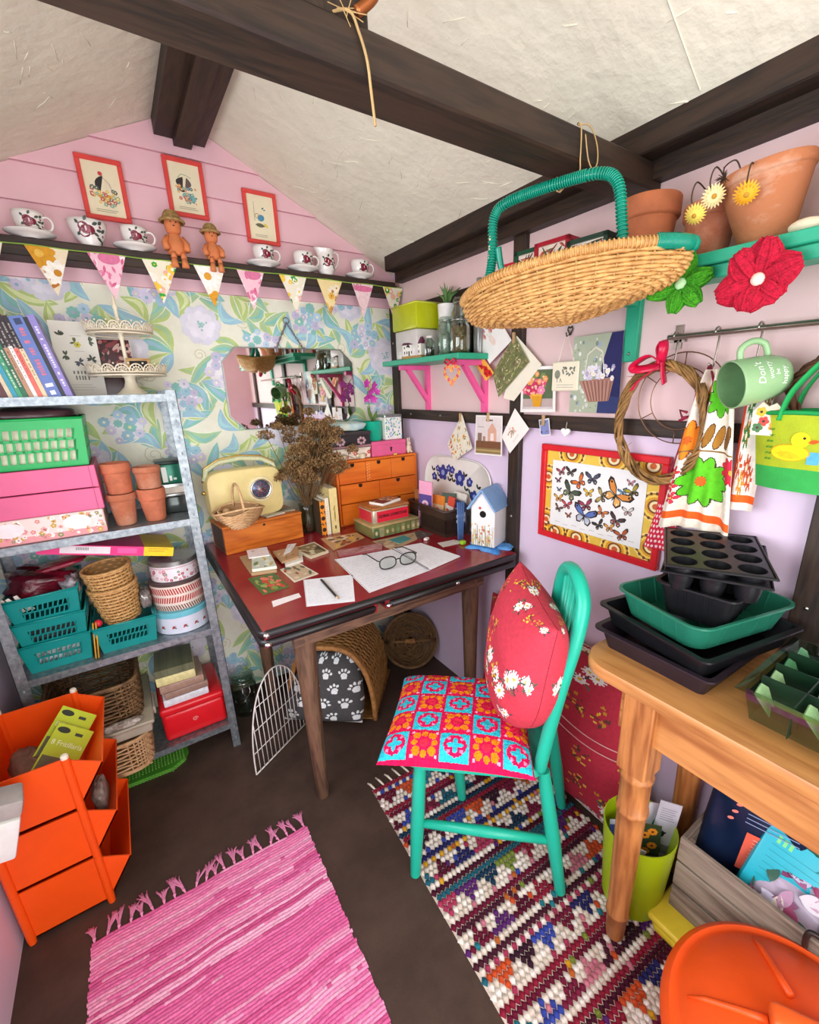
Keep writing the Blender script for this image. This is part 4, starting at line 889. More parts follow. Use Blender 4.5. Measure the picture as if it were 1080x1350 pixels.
t = thing('white_bag', 'white paper bag with a grey fold standing at the left end of the orange bins', 'bag', (-1.612,-.792,.400), rot=(.05,.30,.15)); MB().rbox(-.048,.048,-.045,.045,0,.105,.006,2).build('bag_body', mat('white_paper_bag','#e8ece6',.5,var=.05,scale=14,bump=.3,bscale=24), t, True, sharp=30); MB().rbox(-.046,.050,-.040,.030,.105,.150,.008,2).build('folded_top', mat('grey_fold','#a9a49e',.5,var=.12,scale=20,bump=.3,bscale=30), t, True, sharp=30); A = Art(None, random.Random(2)); A.leaf(-.04,.085,.0,.10,.012,'#2f7a4a'); A.leaf(-.045,.07,-.02,.095,.008,'#3f8a55'); A.build('leaf_print', t, PRINT, fn=lambda u, v, h: (u, -.045-h, v))
# ---------------------------------------------------------------- desk
DZ = .81
m_redtop = mat('oxblood_laminate', '#8e2028', .22, var=.08, scale=7, coat=.2); m_blk = mat('black_edging', '#1c1a1a', .35, var=.1); m_dw = wood('worn_brown_oak', '#7a5c46', '#4c3629', 0, 16, .55, .1); m_dwz = wood('worn_brown_oak_upright', '#755842', '#4a3528', 2, 16, .55, .1); m_chrome = mat('chrome', '#d6d6d2', .12, 1.0, var=.02)
dk = thing('desk', 'draw-leaf desk with an oxblood top and black edges', 'desk', (0,0,0))
x0, x1, y0, y1 = -.985, -.050, -.930, -.035
MB().box(x0+.012, x1-.012, y0+.012, y1-.012, DZ-.020, DZ).build('tabletop', m_redtop, dk)
def edge_band(z0, z1, a0, a1, b0, b1, nm, only=None):
    b = MB(); pts = [(a0+.012,b0),(a1-.012,b0),(a1,b0+.012),(a1,b1-.012),(a1-.012,b1),(a0+.012,b1),(a0,b1-.012),(a0,b0+.012)]; n = 8; zc = (z0+z1)/2; r = (z1-z0)/2
    q = [(a0+.022,b0+.011),(a1-.022,b0+.011),(a1-.011,b0+.022),(a1-.011,b1-.022),(a1-.022,b1-.011),(a0+.022,b1-.011),(a0+.011,b1-.022),(a0+.011,b0+.022)]
    b.tube([(p[0],p[1],zc) for p in q], r, 10, closed=True); b.build(nm, m_blk, dk, True, sharp=60)
edge_band(DZ-.024, DZ-.0005, x0, x1, y0, y1, 'top_edging')
MB().box(x0+.014, -.640, y0+.014, y1-.014, DZ-.054, DZ-.027).build('leaf', m_redtop, dk); MB().box(-.610, x1-.014, y0+.014, y1-.014, DZ-.054, DZ-.027).build('leaf', m_redtop, dk)
edge_band(DZ-.052, DZ-.028, x0, -.634, y0+.002, y1, 'leaf_edging'); edge_band(DZ-.052, DZ-.028, -.612, x1, y0+.002, y1, 'leaf_edging')
for x, z in ((x0+.020,DZ-.012),(x0+.020,DZ-.040),(-.604,DZ-.040),(-.340,DZ-.040)): MB().ball((0,0,0),.0085,12,8,sc=(1.2,.9,.9)).build('edge_stud', m_chrome, dk, True, loc=(x,y0+.006,z))
for a in ((-.86,-.09,-.775,-.745),(-.86,-.09,-.125,-.095)): MB().box(a[0],a[1],a[2],a[3],.640,DZ-.056).build('apron', m_dw, dk)
for a in ((-.835,-.805),(-.147,-.117)): MB().box(a[0],a[1],-.745,-.125,.655,DZ-.056).build('side_apron', wood('worn_oak_y','#7a5c46','#4c3629',1,16,.55,.1), dk)
for x, y in ((-.82,-.74),(-.132,-.74),(-.82,-.13),(-.132,-.13)): MB().lathe([(.019,0),(.021,.004),(.030,.40),(.036,.655),(.037,.70),(.037,DZ-.056)], 20).build('leg', m_dwz, dk, True, sharp=50, loc=(x,y,0))
# ---- wooden box, radio, basket
t = thing('wooden_box', 'orange varnished wooden box at the left end of the desk', 'box', (-.932,-.262,DZ+.0005), rz=.105)
m_vb = wood('orange_varnish', '#e0812f', '#b55a17', 0, 9, .35, .04)
MB().rbox(0,.312,0,.014,0,.100,.0015,1).build('front_panel', m_vb, t); MB().rbox(0,.312,.150,.164,0,.100,.0015,1).build('back_panel', m_vb, t); MB().rbox(0,.012,.014,.150,0,.100,.0015,1).build('end_panel', wood('dark_box_end','#6d5142','#46332a',1,12,.5), t); MB().rbox(.300,.312,.014,.150,0,.100,.0015,1).build('end_panel', m_vb, t); MB().rbox(-.002,.314,-.002,.166,.101,.112,.002,1).build('lid', m_vb, t); MB().box(.150,.158,-.0012,.001,.086,.094).build('keyhole', m_blk, t)
for i, (x, y, c, l, rz) in enumerate(((.205,.035,'#c9c2ae','grey-green leaflet lying on the orange wooden box',.2),(.262,.060,'#9a8f7a','brown card lying on the right end of the orange wooden box',-.15))):
    o = MB().rbox(-.042,.042,-.028,.028,0,.006,.001,1).build('leaflet', mat('leaf_'+c,c,.6,scale=40,var=.2), None, loc=(-.932+x*.994-y*.105, -.262+y*.994+x*.105, DZ+.114), rot=(0,0,.105+rz)); tag(o, l, 'leaflet')
rd = thing('radio', 'cream retro radio with a handle standing on the orange wooden box', 'radio', (-.818,-.172,DZ+.114), rz=.08)
m_rad = mat('cream_leathercloth', '#e3d08e', .42, var=.05, bump=.04)
def Rd(u, v):
    q = 2*PI*u; c, s_ = math.cos(q), math.sin(q); e = .36; return (math.copysign(abs(c)**e, c)*.140*(1+.02*v), 0, math.copysign(abs(s_)**e, s_)*.098+.100)
b = MB(); n = 48; ring = [Rd(k/n, 0) for k in range(n)]; prof = [(.96,.030),(1.0,.026),(1.0,-.026),(.985,-.033),(.95,-.036)]
vs = []; fs = []
for s_, y in prof: vs += [(p[0]*s_, y, .1+(p[2]-.1)*s_) for p in ring]
for i in range(len(prof)-1):
    for k in range(n): fs.append((i*n+k, (i+1)*n+k, (i+1)*n+(k+1)%n, i*n+(k+1)%n))
fs.append(tuple(range(n))); fs.append(tuple((len(prof)-1)*n+k for k in range(n-1,-1,-1))); b._add(vs, fs); b.build('case', m_rad, rd, True, sharp=40)
MB().tube([(-.138,0,.165),(-.125,0,.205),(-.08,0,.228),(0,0,.236),(.08,0,.226),(.125,0,.200),(.138,0,.160)], .010, 10, flat=.9).build('handle', mat('handle_band','#d9d2a8',.4,scale=50,col2='#b9c79e'), rd, True)
MB().tube([(-.145,0,.160),(-.131,0,.211),(-.08,0,.239),(0,0,.247),(.08,0,.237),(.131,0,.206),(.146,0,.155)], .0035, 6).build('handle_trim', mat('brass','#c9a75a',.3,.9), rd, True)
MD = Matrix.Translation((.052,-.036,.112)) @ Matrix.Rotation(PI/2,4,'X')
MB().lathe([(0,.0),(.050,.0),(.050,.003),(.048,.005),(0,.005)], 32, M=MD).build('dial_plate', mat('cream_dial','#e9dcae',.4), rd, True, sharp=40); MB().shell([(.039,.005),(.041,.009),(.037,.011),(.034,.007)], 32, M=MD).build('dial_rim', m_chrome, rd, True); dd = MB().lathe([(0,.005),(.034,.005),(.033,.008),(0,.009)], 32, M=MD).build('dial', mat('blue_dial','#55657e',.25,.5), rd, True)
sp = MB()
for k in range(6): a = PI*k/6; sp.box(-.030,.030,-.0014,.0014,.009,.0098,M=MD @ Matrix.Rotation(a,4,'Z'))
sp.lathe([(.010,.009),(.009,.0125),(0,.013)],16,M=MD); sp.build('dial_spokes', m_chrome, dd)
MB().ball((-.146,-.0,.12),.008,8,6).build('side_knob', mat('brass','#c9a75a',.3,.9), rd, True)
t = thing('small_basket', 'tiny pale wicker basket with a hoop handle in front of the radio', 'basket', (-.872,-.300,DZ+.1165), rz=.08); t.scale = (1.1,1.1,1.1)
FB = lambda u, v: ((.040+.042*math.sin(v*PI/2))*math.cos(2*PI*u), (.026+.032*math.sin(v*PI/2))*math.sin(2*PI*u), .062*v*(1-.12*math.cos(4*PI*u)*v))
weave(MB(), FB, 13, 30, .0030, .0014, rib=.0014, sub=3).build('weave', m_wickp, t, True); MB().tube([FB(k/40,1) for k in range(40)], .0036, 6, closed=True).build('rim', m_wickp, t, True)
MB().grid(lambda u, v: tuple(c*.95 for c in FB(u, v)), 26, 6, closeu=True).build('lining', mat('basket_inside','#a8825a',.8), t, True)
MB().tube([(0,.056*math.cos(a),.060+.085*math.sin(a)) for a in [PI*k/16 for k in range(17)]], .0042, 8).build('handle', m_wickp, t, True); t.children[-1].rotation_euler = (0,0,.9)
gs = MB()
for sgn in (-1, 1): gs.ball((sgn*.044*math.sin(.9)*-1, sgn*.044*math.cos(.9), .045), .017, 10, 6, sc=(1,1,1.1))
gs.build('handle_binding', m_wickp, t, True)
# ---- dried flowers
t = thing('dried_flower_vase', 'glass vase of brown dried flower heads on the desk', 'vase', (-.575,-.165,DZ+.0005))
m_gl = glass('clear_glass', '#e9f2ee')
MB().shell([(0,.002),(.032,.002),(.036,.006),(.033,.06),(.028,.10),(.034,.125),(.0355,.125),(.0295,.10),(.0345,.06),(.0375,.004),(.033,0),(0,0)], 28).build('glass_vase', m_gl, t, True)
R = random.Random(21); st = MB(); hd = MB(); m_stem = mat('dry_stem','#6e5233',.8,var=.2); m_head = mat('dried_umbel','#6b4c2a',.85,scale=50,col2='#ab8858',contrast=(.4,.62))
heads = []
for k in range(84):
    a = R.uniform(0,6.28); rr = R.uniform(0,1)**.55; ex, ey = .045+math.cos(a)*.135*rr, -.01+math.sin(a)*.085*rr; hz = .375+R.uniform(-.165,.125)*(1-.25*rr)
    if k == 0: ex, ey, hz = -.135, -.04, .435
    if k == 1: ex, ey, hz = -.105, -.05, .27
    if k == 2: ex, ey, hz = .205, -.05, .355
    if k == 3: ex, ey, hz = .05, 0, .515
    heads.append((ex, ey, hz)); bx, by = R.uniform(-.016,.016), R.uniform(-.016,.016)
    st.tube([(bx,by,.006),(bx*.9+ex*.08,by*.9+ey*.08,.12),(ex*.55,ey*.55,hz*.6),(ex,ey,hz-.02)], [.0017,.0017,.0014,.001], 4)
    hr = R.uniform(.024,.037); n = 30; c0 = Vector((ex,ey,hz-.022)); out = Vector((ex*1.3, ey*1.3-.05, .22)).normalized()
    for j in range(n):
        q = j*2.39996; ph = math.acos(max(-1, 1-1.1*(j+.5)/n)); d = Vector((math.sin(ph)*math.cos(q), math.sin(ph)*math.sin(q), math.cos(ph)))
        e = c0+(d*.8+out*.35)*hr; st.tube([c0, e], [.0008,.0006], 3, caps=False)
        for w in range(5): hd.ball(e+Vector((R.gauss(0,.0035),R.gauss(0,.0035),R.gauss(0,.0035))), R.uniform(.0018,.0034), 4, 3)
st.build('stems', m_stem, t); hd.build('flower_heads', m_head, t, kind='stuff')
# ---- upright books beside the drawers
for lab, xx, w, h, c, kd in (('sunflower-covered book standing at the left of the cream books',-.553,.022,.150,'#4a3826',1),('off-white book standing between the sunflower book and the yellow book',-.530,.018,.160,'#e6ddc2',0),('pale yellow book standing against the orange drawers',-.507,.034,.198,'#e3cf8e',2)):
    t = thing('book', lab, 'book', (xx,-.265,DZ+.0005), group='books standing on the desk'); D = .125; cv = mat('cover_'+c, c, .5, var=.08, scale=30)
    b = MB(); b.box(0,.0015,0,D,0,h); b.box(w-.0015,w,0,D,0,h); b.box(0,w,-.001,.001,0,h); b.build('cover', cv, t); MB().box(.0015,w-.0015,.001,D-.004,.003,h-.002).build('page_block', m_pages, t)
    A = Art([(0,0),(w,0),(w,h),(0,h)], random.Random(2))
    if kd == 1:
        for z in (.025,.075,.125): A.flower(w*.5,z,.026,11,'#e88a1e','#3a2414',.2,.2,.36)
    elif kd == 2: A.leaf(w*.5,.05,w*.55,.11,.003,'#8a7a3a'); A.rect(w*.4,.02,w*.6,.035,'#6a5a3a'); A.leaf(w*.4,.10,w*.6,.125,.003,'#9a8a4a')
    else: A.lines(w*.3,.12,w*.7,.01,6,.004,'#c9bd98')
    A.build('spine_print', t, PRINT, fn=lambda u, v, hh: (u, -.001-hh, v))
# ---- orange drawer chest
cd = thing('drawer_chest', 'orange stained mini chest of drawers at the back of the desk', 'chest', (0,0,0)); m_ch = wood('orange_stain', '#ea7a1e', '#cf5a10', 0, 5, .4, .03, 3); m_chz = wood('orange_stain_upright', '#e6751c', '#c9560f', 2, 5, .4, .03, 3)
X0, X1, Y0, Y1, Z0, Z1 = -.440, -.024, -.200, -.030, DZ+.0005, 1.104
MB().rbox(X0,X0+.010,Y0,Y1,Z0,Z1,.001,1).build('side_panel', m_chz, cd); MB().rbox(X1-.010,X1,Y0,Y1,Z0,Z1,.001,1).build('side_panel', m_chz, cd); MB().rbox(X0+.010,X1-.010,Y0,Y1,Z1-.009,Z1,.001,1).build('top_panel', m_ch, cd); MB().box(X0+.010,X1-.010,Y1-.006,Y1,Z0,Z1-.009).build('back_panel', m_ch, cd); MB().box(X0+.010,X1-.010,Y0+.006,Y1-.006,Z0,Z0+.006).build('base_panel', m_ch, cd)
rows = [(1.002,Z1-.010,3),(.912,.999,2),(Z0+.008,.909,2)]; m_hole = mat('dark_handle_hole','#2b1208',.9)
for za, zc, n in rows:
    wd = (X1-X0-.022)/n
    for k in range(n):
        a = X0+.011+k*wd+.001; c = a+wd-.002
        d = MB().rbox(a,c,Y0-.003,Y0+.008,za,zc-.001,.0012,1).build('drawer', m_ch, cd); xm = (a+c)/2
        MB().prism([(xm-.009,zc-.003),(xm-.009,zc-.014),(xm-.005,zc-.019),(xm+.005,zc-.019),(xm+.009,zc-.014),(xm+.009,zc-.003)], 0, .0012, M=Matrix.Translation((0,Y0-.0028,0)) @ Matrix.Rotation(PI/2,4,'X')).build('finger_hole', m_hole, d)
        MB().box(a+.006,c-.004,Y0+.008,Y1-.012,za+.002,zc-.012).build('drawer_box', m_ch, d)
    if n == 3:
        fj = MB()
        for k in range(6): fj.box(X0+.147,X0+.151,Y0-.0036,Y0-.003,za+.008+k*.013,za+.014+k*.013); fj.box(X0+.157,X0+.161,Y0-.0036,Y0-.003,za+.012+k*.013,za+.018+k*.013)
        fj.build('finger_joints', mat('pale_joint','#f0b070',.6), cd)
# ---- things standing on the drawer chest
def tin_box(name, label, loc, w, d, h, body, lid, lidh, art=None, rz=0, r=.006):
    t = thing(name, label, 'tin', loc, rz=rz); MB().rbox(-w/2,w/2,-d/2,d/2,0,h-lidh*.6,r,2).build('tin_body', body, t, True, sharp=40); MB().rbox(-w/2-.002,w/2+.002,-d/2-.002,d/2+.002,h-lidh,h,r*.7,2).build('lid', lid, t, True, sharp=40)
    if art:
        A = Art([(-w/2+.002,.001),(w/2-.002,.001),(w/2-.002,h-lidh),(-w/2+.002,h-lidh)], random.Random(7)); art(A, w, h-lidh); A.build('front_print', t, PRINTG, fn=lambda u, v, q: (u, -d/2-q, v))
    return t
def ar1(A, w, h):
    for k in range(16): A.flower(A.R.uniform(-w/2,w/2), A.R.uniform(.004,h), A.R.uniform(.006,.011), 6, A.R.choice(('#d9544a','#e58f7c','#c8433c')), '#f3e0b8'); A.leaf(A.R.uniform(-w/2,w/2), A.R.uniform(0,h), A.R.uniform(-w/2,w/2)*.2, A.R.uniform(0,h), .002, '#8f9a74') if k % 3 == 0 else None
tin_box('floral_tin', 'white tin with red flowers on the left of the drawer chest', (-.345,-.115,Z1+.0005), .180,.125,.050, mat('ivory_tin','#efe2cf',.35), mat('ivory_lid','#e6d8c4',.35), .010, ar1)
def ar2(A, w, h):
    for x in (-.05,.05):
        for k in range(7): a = k*.9; A.flower(x+.016*math.cos(a), h*.55+.012*math.sin(a), .007, 5, '#b78f96', '#e6d2d0')
    for k in range(20): A.ell(-w/2+k*w/19,.006,.006,.005,'#a8797e')
tin_box('black_tin', 'black tin with pink blossoms stacked on the floral tin', (-.350,-.115,Z1+.0512), .195,.135,.070, mat('black_tin_paint','#2a2527',.35), mat('black_tin_lid','#3b3436',.35), .016, ar2)
lumpy('tissue_bag', 'pale green printed paper bag lying on the black tin', 'bag', (-.350,-.115,Z1+.1220), .095,.060,.020, mat('printed_tissue','#dfe9d6',.5,scale=22,col2='#b9d9dc',contrast=(.45,.62)), 31, .12)
t = thing('pink_box', 'small bright pink box with a dark motif on the drawer chest', 'box', (-.158,-.115,Z1+.0005)); MB().rbox(-.090,.090,-.065,.065,0,.052,.002,1).build('box_body', m_hot, t); MB().rbox(-.092,.092,-.067,.067,.050,.068,.002,1).build('lid', m_hot, t)
A = Art(); A.ell(.008,.034,.006,.005,'#3d2230'); A.ell(.008,.024,.004,.007,'#3d2230'); A.leaf(.0,.028,.016,.036,.002,'#3d2230'); A.build('motif', t, PRINT, fn=lambda u, v, h: (u, -.0672-h, v))
t = thing('teal_jug', 'turquoise enamel mug used as orchid pot on the pink box', 'mug', (-.205,-.115,Z1+.0690)); m_jade = mat('jade_enamel','#19b592',.25,var=.04)
MB().shell([(0,0),(.038,0),(.040,.003),(.041,.085),(.043,.088),(.041,.088),(.039,.083),(.037,.005),(0,.005)], 32).build('mug_body', m_jade, t, True, sharp=50); MB().tube([(-.040,0,.080),(-.066,0,.076),(-.066,0,.060),(-.040,0,.055)], .006, 8, flat=1.2).build('handle', m_jade, t, True)
MB().lathe([(0,.078),(.037,.078)],20).build('soil', mat('bark','#3d3026',.9,var=.3,scale=60), t)
o = thing('orchid', 'magenta orchid spray growing from the turquoise mug', 'plant', (-.205,-.115,Z1+.1475)); m_mag = mat('magenta_petal','#c02fa0',.5,scale=40,col2='#dd5cc0'); m_gst = mat('green_stem','#5c7a3a',.6)
MB().tube([(0,0,0),(-.012,-.004,.07),(-.022,-.01,.13),(-.010,-.012,.18),(.014,-.012,.205)], [.003,.0025,.002,.0016,.001], 6).build('stem', m_gst, o, True)
R = random.Random(5)
for x, y, z, s_ in ((-.030,-.022,.176,.9),(.004,-.024,.165,1.0),(-.016,-.026,.135,1.05),(.022,-.02,.138,.8),(-.034,-.024,.112,.9),(.0,-.026,.108,.85)):
    b = MB(); M0 = Matrix.Translation((x,y,z)) @ Euler((R.uniform(-.4,.4)+PI/2, 0, R.uniform(-.5,.5)),'XYZ').to_matrix().to_4x4()
    for k in range(5):
        a = 2*PI*k/5+.3; wd = .011*s_ if k % 2 else .008*s_
        b.grid(lambda u, v: (math.cos(a)*v*.024*s_-math.sin(a)*(u-.5)*2*wd*math.sin(PI*min(1,v*.9+.08)), math.sin(a)*v*.024*s_+math.cos(a)*(u-.5)*2*wd*math.sin(PI*min(1,v*.9+.08)), .006*v*v+.003*abs(u-.5)), 3, 4, M=M0)
    b.ball((0,0,.004),.004*s_,6,4,M=M0); b.build('bloom', m_mag, o, True)
for a, L in ((-.5,.09),(.7,.075)): 
    MB().grid(lambda u, v: ((u-.5)*.020*math.sin(PI*(v*.92+.06))+math.sin(a)*L*.5*v, -.004, L*v*math.cos(a)), 2, 6).build('leaf', m_gst, o, True)
t = thing('patterned_canister', 'white canister with blue and green specks at the end of the drawer chest', 'canister', (-.118,-.115,Z1+.0690)); MB().rbox(-.045,.045,-.045,.045,0,.105,.004,2).build('canister_body', mat('white_card2','#f0eee6',.5), t); MB().rbox(-.046,.046,-.046,.046,.1,.115,.003,1).build('lid', m_alu, t)
A = Art([(-.044,.001),(.044,.001),(.044,.099),(-.044,.099)], random.Random(9))
for k in range(60): x = A.R.uniform(-.042,.042); A.leaf(x, (z:=A.R.uniform(0,.095)), x+A.R.uniform(-.006,.006), z+.010, .0026, A.R.choice(('#2d8fc0','#49b7c2','#86c34a','#1f6fae','#7cc9d0','#2fa36f')))
A.build('speckled_print', t, PRINT, fn=lambda u, v, h: (u, -.045-h, v))
t = thing('rabbit_figurine', 'little cream rabbit figurine at the right end of the drawer chest', 'figurine', (-.045,-.165,Z1+.0005)); m_rab = mat('cream_porcelain','#ecd9bd',.35)
MB().ball((0,0,.020),.016,12,8,sc=(1,.9,1.25)).build('body', m_rab, t, True); MB().ball((0,-.004,.045),.011,12,8).build('head', m_rab, t, True)
for sx in (-1,1): MB().ball((sx*.005,-.002,.062),.0042,8,6,sc=(1,.7,2.6)).build('ear', m_rab, t, True); 
for sx in (-1,1): MB().ball((sx*.008,-.010,.006),.007,8,6,sc=(1,1.3,.8)).build('paw', m_rab, t, True)
for x, l, r in ((-.395,'larger tealight holder at the left front of the drawer chest',.020),(-.300,'smaller tealight holder in front of the floral tin',.015)):
    t = thing('tealight_holder', l, 'candle', (x,-.186+.006,Z1+.0005)); MB().shell([(0,0),(r*.8,0),(r,.004),(r,.022),(r-.002,.024),(r-.003,.010),(0,.010)],20).build('holder', mat('frosted_cream','#dccfae',.3), t, True); MB().lathe([(0,.0105),(r-.004,.0105),(r-.004,.017),(0,.018)],16).build('wax', mat('wax','#efe8d6',.5), t, True)
o = MB().rbox(-.008,.008,-.004,.004,0,.008,.002,1).build('eraser', mat('yellow_rubber','#e6d264',.6), None, loc=(-.135,-.192,Z1+.0005)); tag(o, 'yellow eraser at the front edge of the drawer chest', 'eraser')
# ---- tins in front of the drawers
def ar3(A, w, h):
    for k in range(9): x = -w/2+.01+k*w/9; A.rect(x,.004,x+w/9*.8,h-.003,A.R.choice(('#6f7a4a','#8d8a5a','#4f6b4a','#9a8f6a'))); A.up(); A.ell(x+w/9*.4,h*.5,.006,.009,A.R.choice(('#c9b58a','#b0a070','#7a8f5e'))); A.layer = 0
tin_box('green_tin', 'low olive and gold tin under the red confectionery tin', (-.296,-.365,DZ+.0005), .235,.165,.056, mat('olive_tin','#7d7a48',.35,.3), mat('gold_lid','#c9b981',.3,.4), .010, ar3, .03, .010)
t = tin_box('confectionery_tin', 'red lettered confectionery tin on the olive tin', (-.308,-.368,DZ+.0572), .178,.130,.070, mat('tin_silver','#c9bda8',.3,.5), mat('tin_lid_orange','#b9773e',.35,.4), .014, None, .03, .010)
A = Art(); A.rect(-.070,.006,.084,.052,'#d8283c'); A.build('red_label', t, PRINTG, fn=lambda u, v, q: (u, -.065-q, v)); A = Art(); A.rect(-.055,.006,.055,.052,'#cf2f3c'); A.build('red_side_label', t, PRINTG, fn=lambda u, v, q: (-.089-q, u, v))
text('SQUIRREL CONFECTIONS', .0165, mat('black_ink','#1b1416',.5), t, (.007,-.0658,.030), (PI/2,0,0), sx=.72, bold=.0004)
t = thing('booklet', 'white and brown booklet lying on the red confectionery tin', 'booklet', (-.300,-.372,DZ+.1278), rz=.35); MB().box(-.058,.058,-.038,.038,0,.010).build('pages', mat('white_card','#efeee2',.7), t); A = Art([(-.058,-.038),(.058,-.038),(.058,.038),(-.058,.038)], random.Random(3)); A.rect(-.058,-.038,-.002,.038,'#7d3a30'); A.rect(.002,-.03,.058,.038,'#a86a4c'); A.up()
for k in range(14): A.ell(A.R.uniform(-.055,.055),A.R.uniform(-.03,.035),.008,.005,A.R.choice(('#c99a7a','#5a2a24','#e0c4a4')),A.R.random()*3)
A.build('cover_print', t, PRINT, fn=lambda u, v, q: (u, v, .010+q))
# ---- brown crate with packets
m_cr = mat('brown_plastic','#3a2a22',.4,var=.1)
t = thing('plastic_crate', 'dark brown plastic crate of packets by the white tray', 'crate', (-.098,-.482,DZ+.0005)); slot = MB()
def crate_wall(p0, p1, nm):
    p0 = Vector(p0); p1 = Vector(p1); d = (p1-p0); L = d.length; n = d.normalized(); q = Vector((-n.y,n.x,0))*.003; b = MB()
    def seg(s0, s1, z0, z1): a = p0+n*s0; c = p0+n*s1; b._add([a-q+Vector((0,0,z0)), c-q+Vector((0,0,z0)), c+q+Vector((0,0,z0)), a+q+Vector((0,0,z0)), a-q+Vector((0,0,z1)), c-q+Vector((0,0,z1)), c+q+Vector((0,0,z1)), a+q+Vector((0,0,z1))], [(0,3,2,1),(4,5,6,7),(0,1,5,4),(1,2,6,5),(2,3,7,6),(3,0,4,7)])
    seg(0,L,0,.014); seg(0,L,.074,.110)
    for k in range(7): z = .018+k*.008; seg(0,L,z,z+.0035)
    k = 0.0
    while k < L: seg(k, min(L,k+.0035), .014, .074); k += .009
    b.build(nm, m_cr, t)
for a, c, nm in (((-.062,-.135,0),(.062,-.135,0),'front_panel'),((.062,-.135,0),(.062,.135,0),'side_panel'),((.062,.135,0),(-.062,.135,0),'back_panel'),((-.062,.135,0),(-.062,-.135,0),'side_panel')): crate_wall(a, c, nm)
MB().box(-.062,.062,-.135,.135,0,.004).build('base', m_cr, t); MB().tube([(-.066,-.139,.108),(.066,-.139,.108),(.066,.139,.108),(-.066,.139,.108)],.006,6,closed=True).build('rim', m_cr, t, True)
lb = MB(); lb.box(-.012,.030,-.1435,-.1425,.078,.090); lb.box(-.012,.030,-.1435,-.1425,.056,.068); lb.build('label_holder', mat('white_card','#efeee2',.7), t)
R = random.Random(12)
pk = [('pink and violet packet standing at the left of the brown crate','#efa6c4','#5a4a8c',.10,-.140),('light pink card in the back of the brown crate','#f0c3cf','#d98aa0',.06,-.02),('brown cardboard piece in the brown crate','#a5693f','#7d4a2a',.05,.08),('orange seed packet in the middle of the brown crate','#e98a35','#f3d3a4',.035,-.06),('red and white packet in the brown crate','#e4573d','#f2ece2',.04,-.085),('dark green packet in the brown crate','#4a5a4a','#c9cfc0',.05,-.055),('cream booklet leaning across the brown crate','#e9e2d4','#a5484a',.055,.02),('navy packet at the right of the brown crate','#2c3560','#aab4d2',.03,-.1)]
for i, (l, c, c2, up_, yy) in enumerate(pk):
    x = -.150+.014*i; t2 = thing('seed_packet', l, 'packet', (x,-.482+[.03,.06,.09,.0,-.04,-.055,-.075,-.10][i],DZ+.006), rot=(R.uniform(-.15,.15), R.uniform(-.14,.14), -1.25+R.uniform(-.35,.25)), group='packets in the brown crate'); w, h = R.uniform(.032,.042), .105+up_
    MB().box(-w,w,-.0035,.0035,0,h).build('packet_body', mat('pk_'+c,c,.45,var=.08), t2)
    A = Art([(-w,0),(w,0),(w,h),(-w,h)], R); A.rect(-w,h*.35,w,h*.72,c2); A.up(); A.ell(0,h*.52,w*.5,w*.45,'#e7ddd6'); A.flower(0,h*.52,w*.4,7,c,c2); A.build('packet_print', t2, PRINTG, fn=lambda u, v, q: (u, -.0035-q, v))
# ---- white tray with blue flowers leaning on the wall
t = thing('serving_tray', 'white enamel tray with a blue flower spray leaning on the wall', 'tray', (-.012,-.497,DZ+.0005), rot=(-.05,0,-PI/2))
def tray_pt(u, s_, y):
    q = 2*PI*u; c, d = math.cos(q), math.sin(q); e = .45; return (math.copysign(abs(c)**e, c)*.238*s_, y, .152+math.copysign(abs(d)**(e if d < 0 else .72), d)*.152*s_)
b = MB(); n = 64; prof = [(1.0,-.014),(.985,-.016),(.93,-.003),(.5,-.002),(.01,-.002)]; vs = []; fs = []
for s_, y in prof: vs += [tray_pt(k/n, s_, y) for k in range(n)]
for i in range(len(prof)-1):
    for k in range(n): fs.append((i*n+k, i*n+(k+1)%n, (i+1)*n+(k+1)%n, (i+1)*n+k))
b._add(vs, fs); b._add([tray_pt(k/n, 1.0, -.014) for k in range(n)]+[tray_pt(k/n,.95,0) for k in range(n)], [(k,n+k,n+(k+1)%n,(k+1)%n) for k in range(n)]+[tuple(n+k for k in range(n))]); b.build('tray_body', mat('white_enamel','#ebe8e0',.25,var=.02), t, True, sharp=50)
A = Art(); BL, B2, DK = '#2b3f8c', '#8ca0d8', '#2e3a35'
for x, z, r in ((-.105,.222,.036),(.018,.212,.036),(-.172,.196,.020),(.120,.150,.026),(-.146,.236,.016),(-.062,.246,.018),(-.036,.242,.018),(.086,.206,.020)):
    A.layer = 1; A.flower(x,z,r,5,BL,B2,.3,.42,.36)
for x, z in ((-.14,.20),(-.15,.175),(-.05,.21),(-.06,.19),(-.03,.19),(.06,.165),(.075,.185),(.14,.185),(-.185,.222),(.05,.225),(.1,.135),(.09,.155)): A.layer = 0; A.leaf(x,z,x+.02,z+.012,.006,DK); A.leaf(x,z,x-.008,z+.022,.005,DK)
A.build('blue_flowers', t, PRINTG, fn=lambda u, v, h: (u, -.0035-h, v))
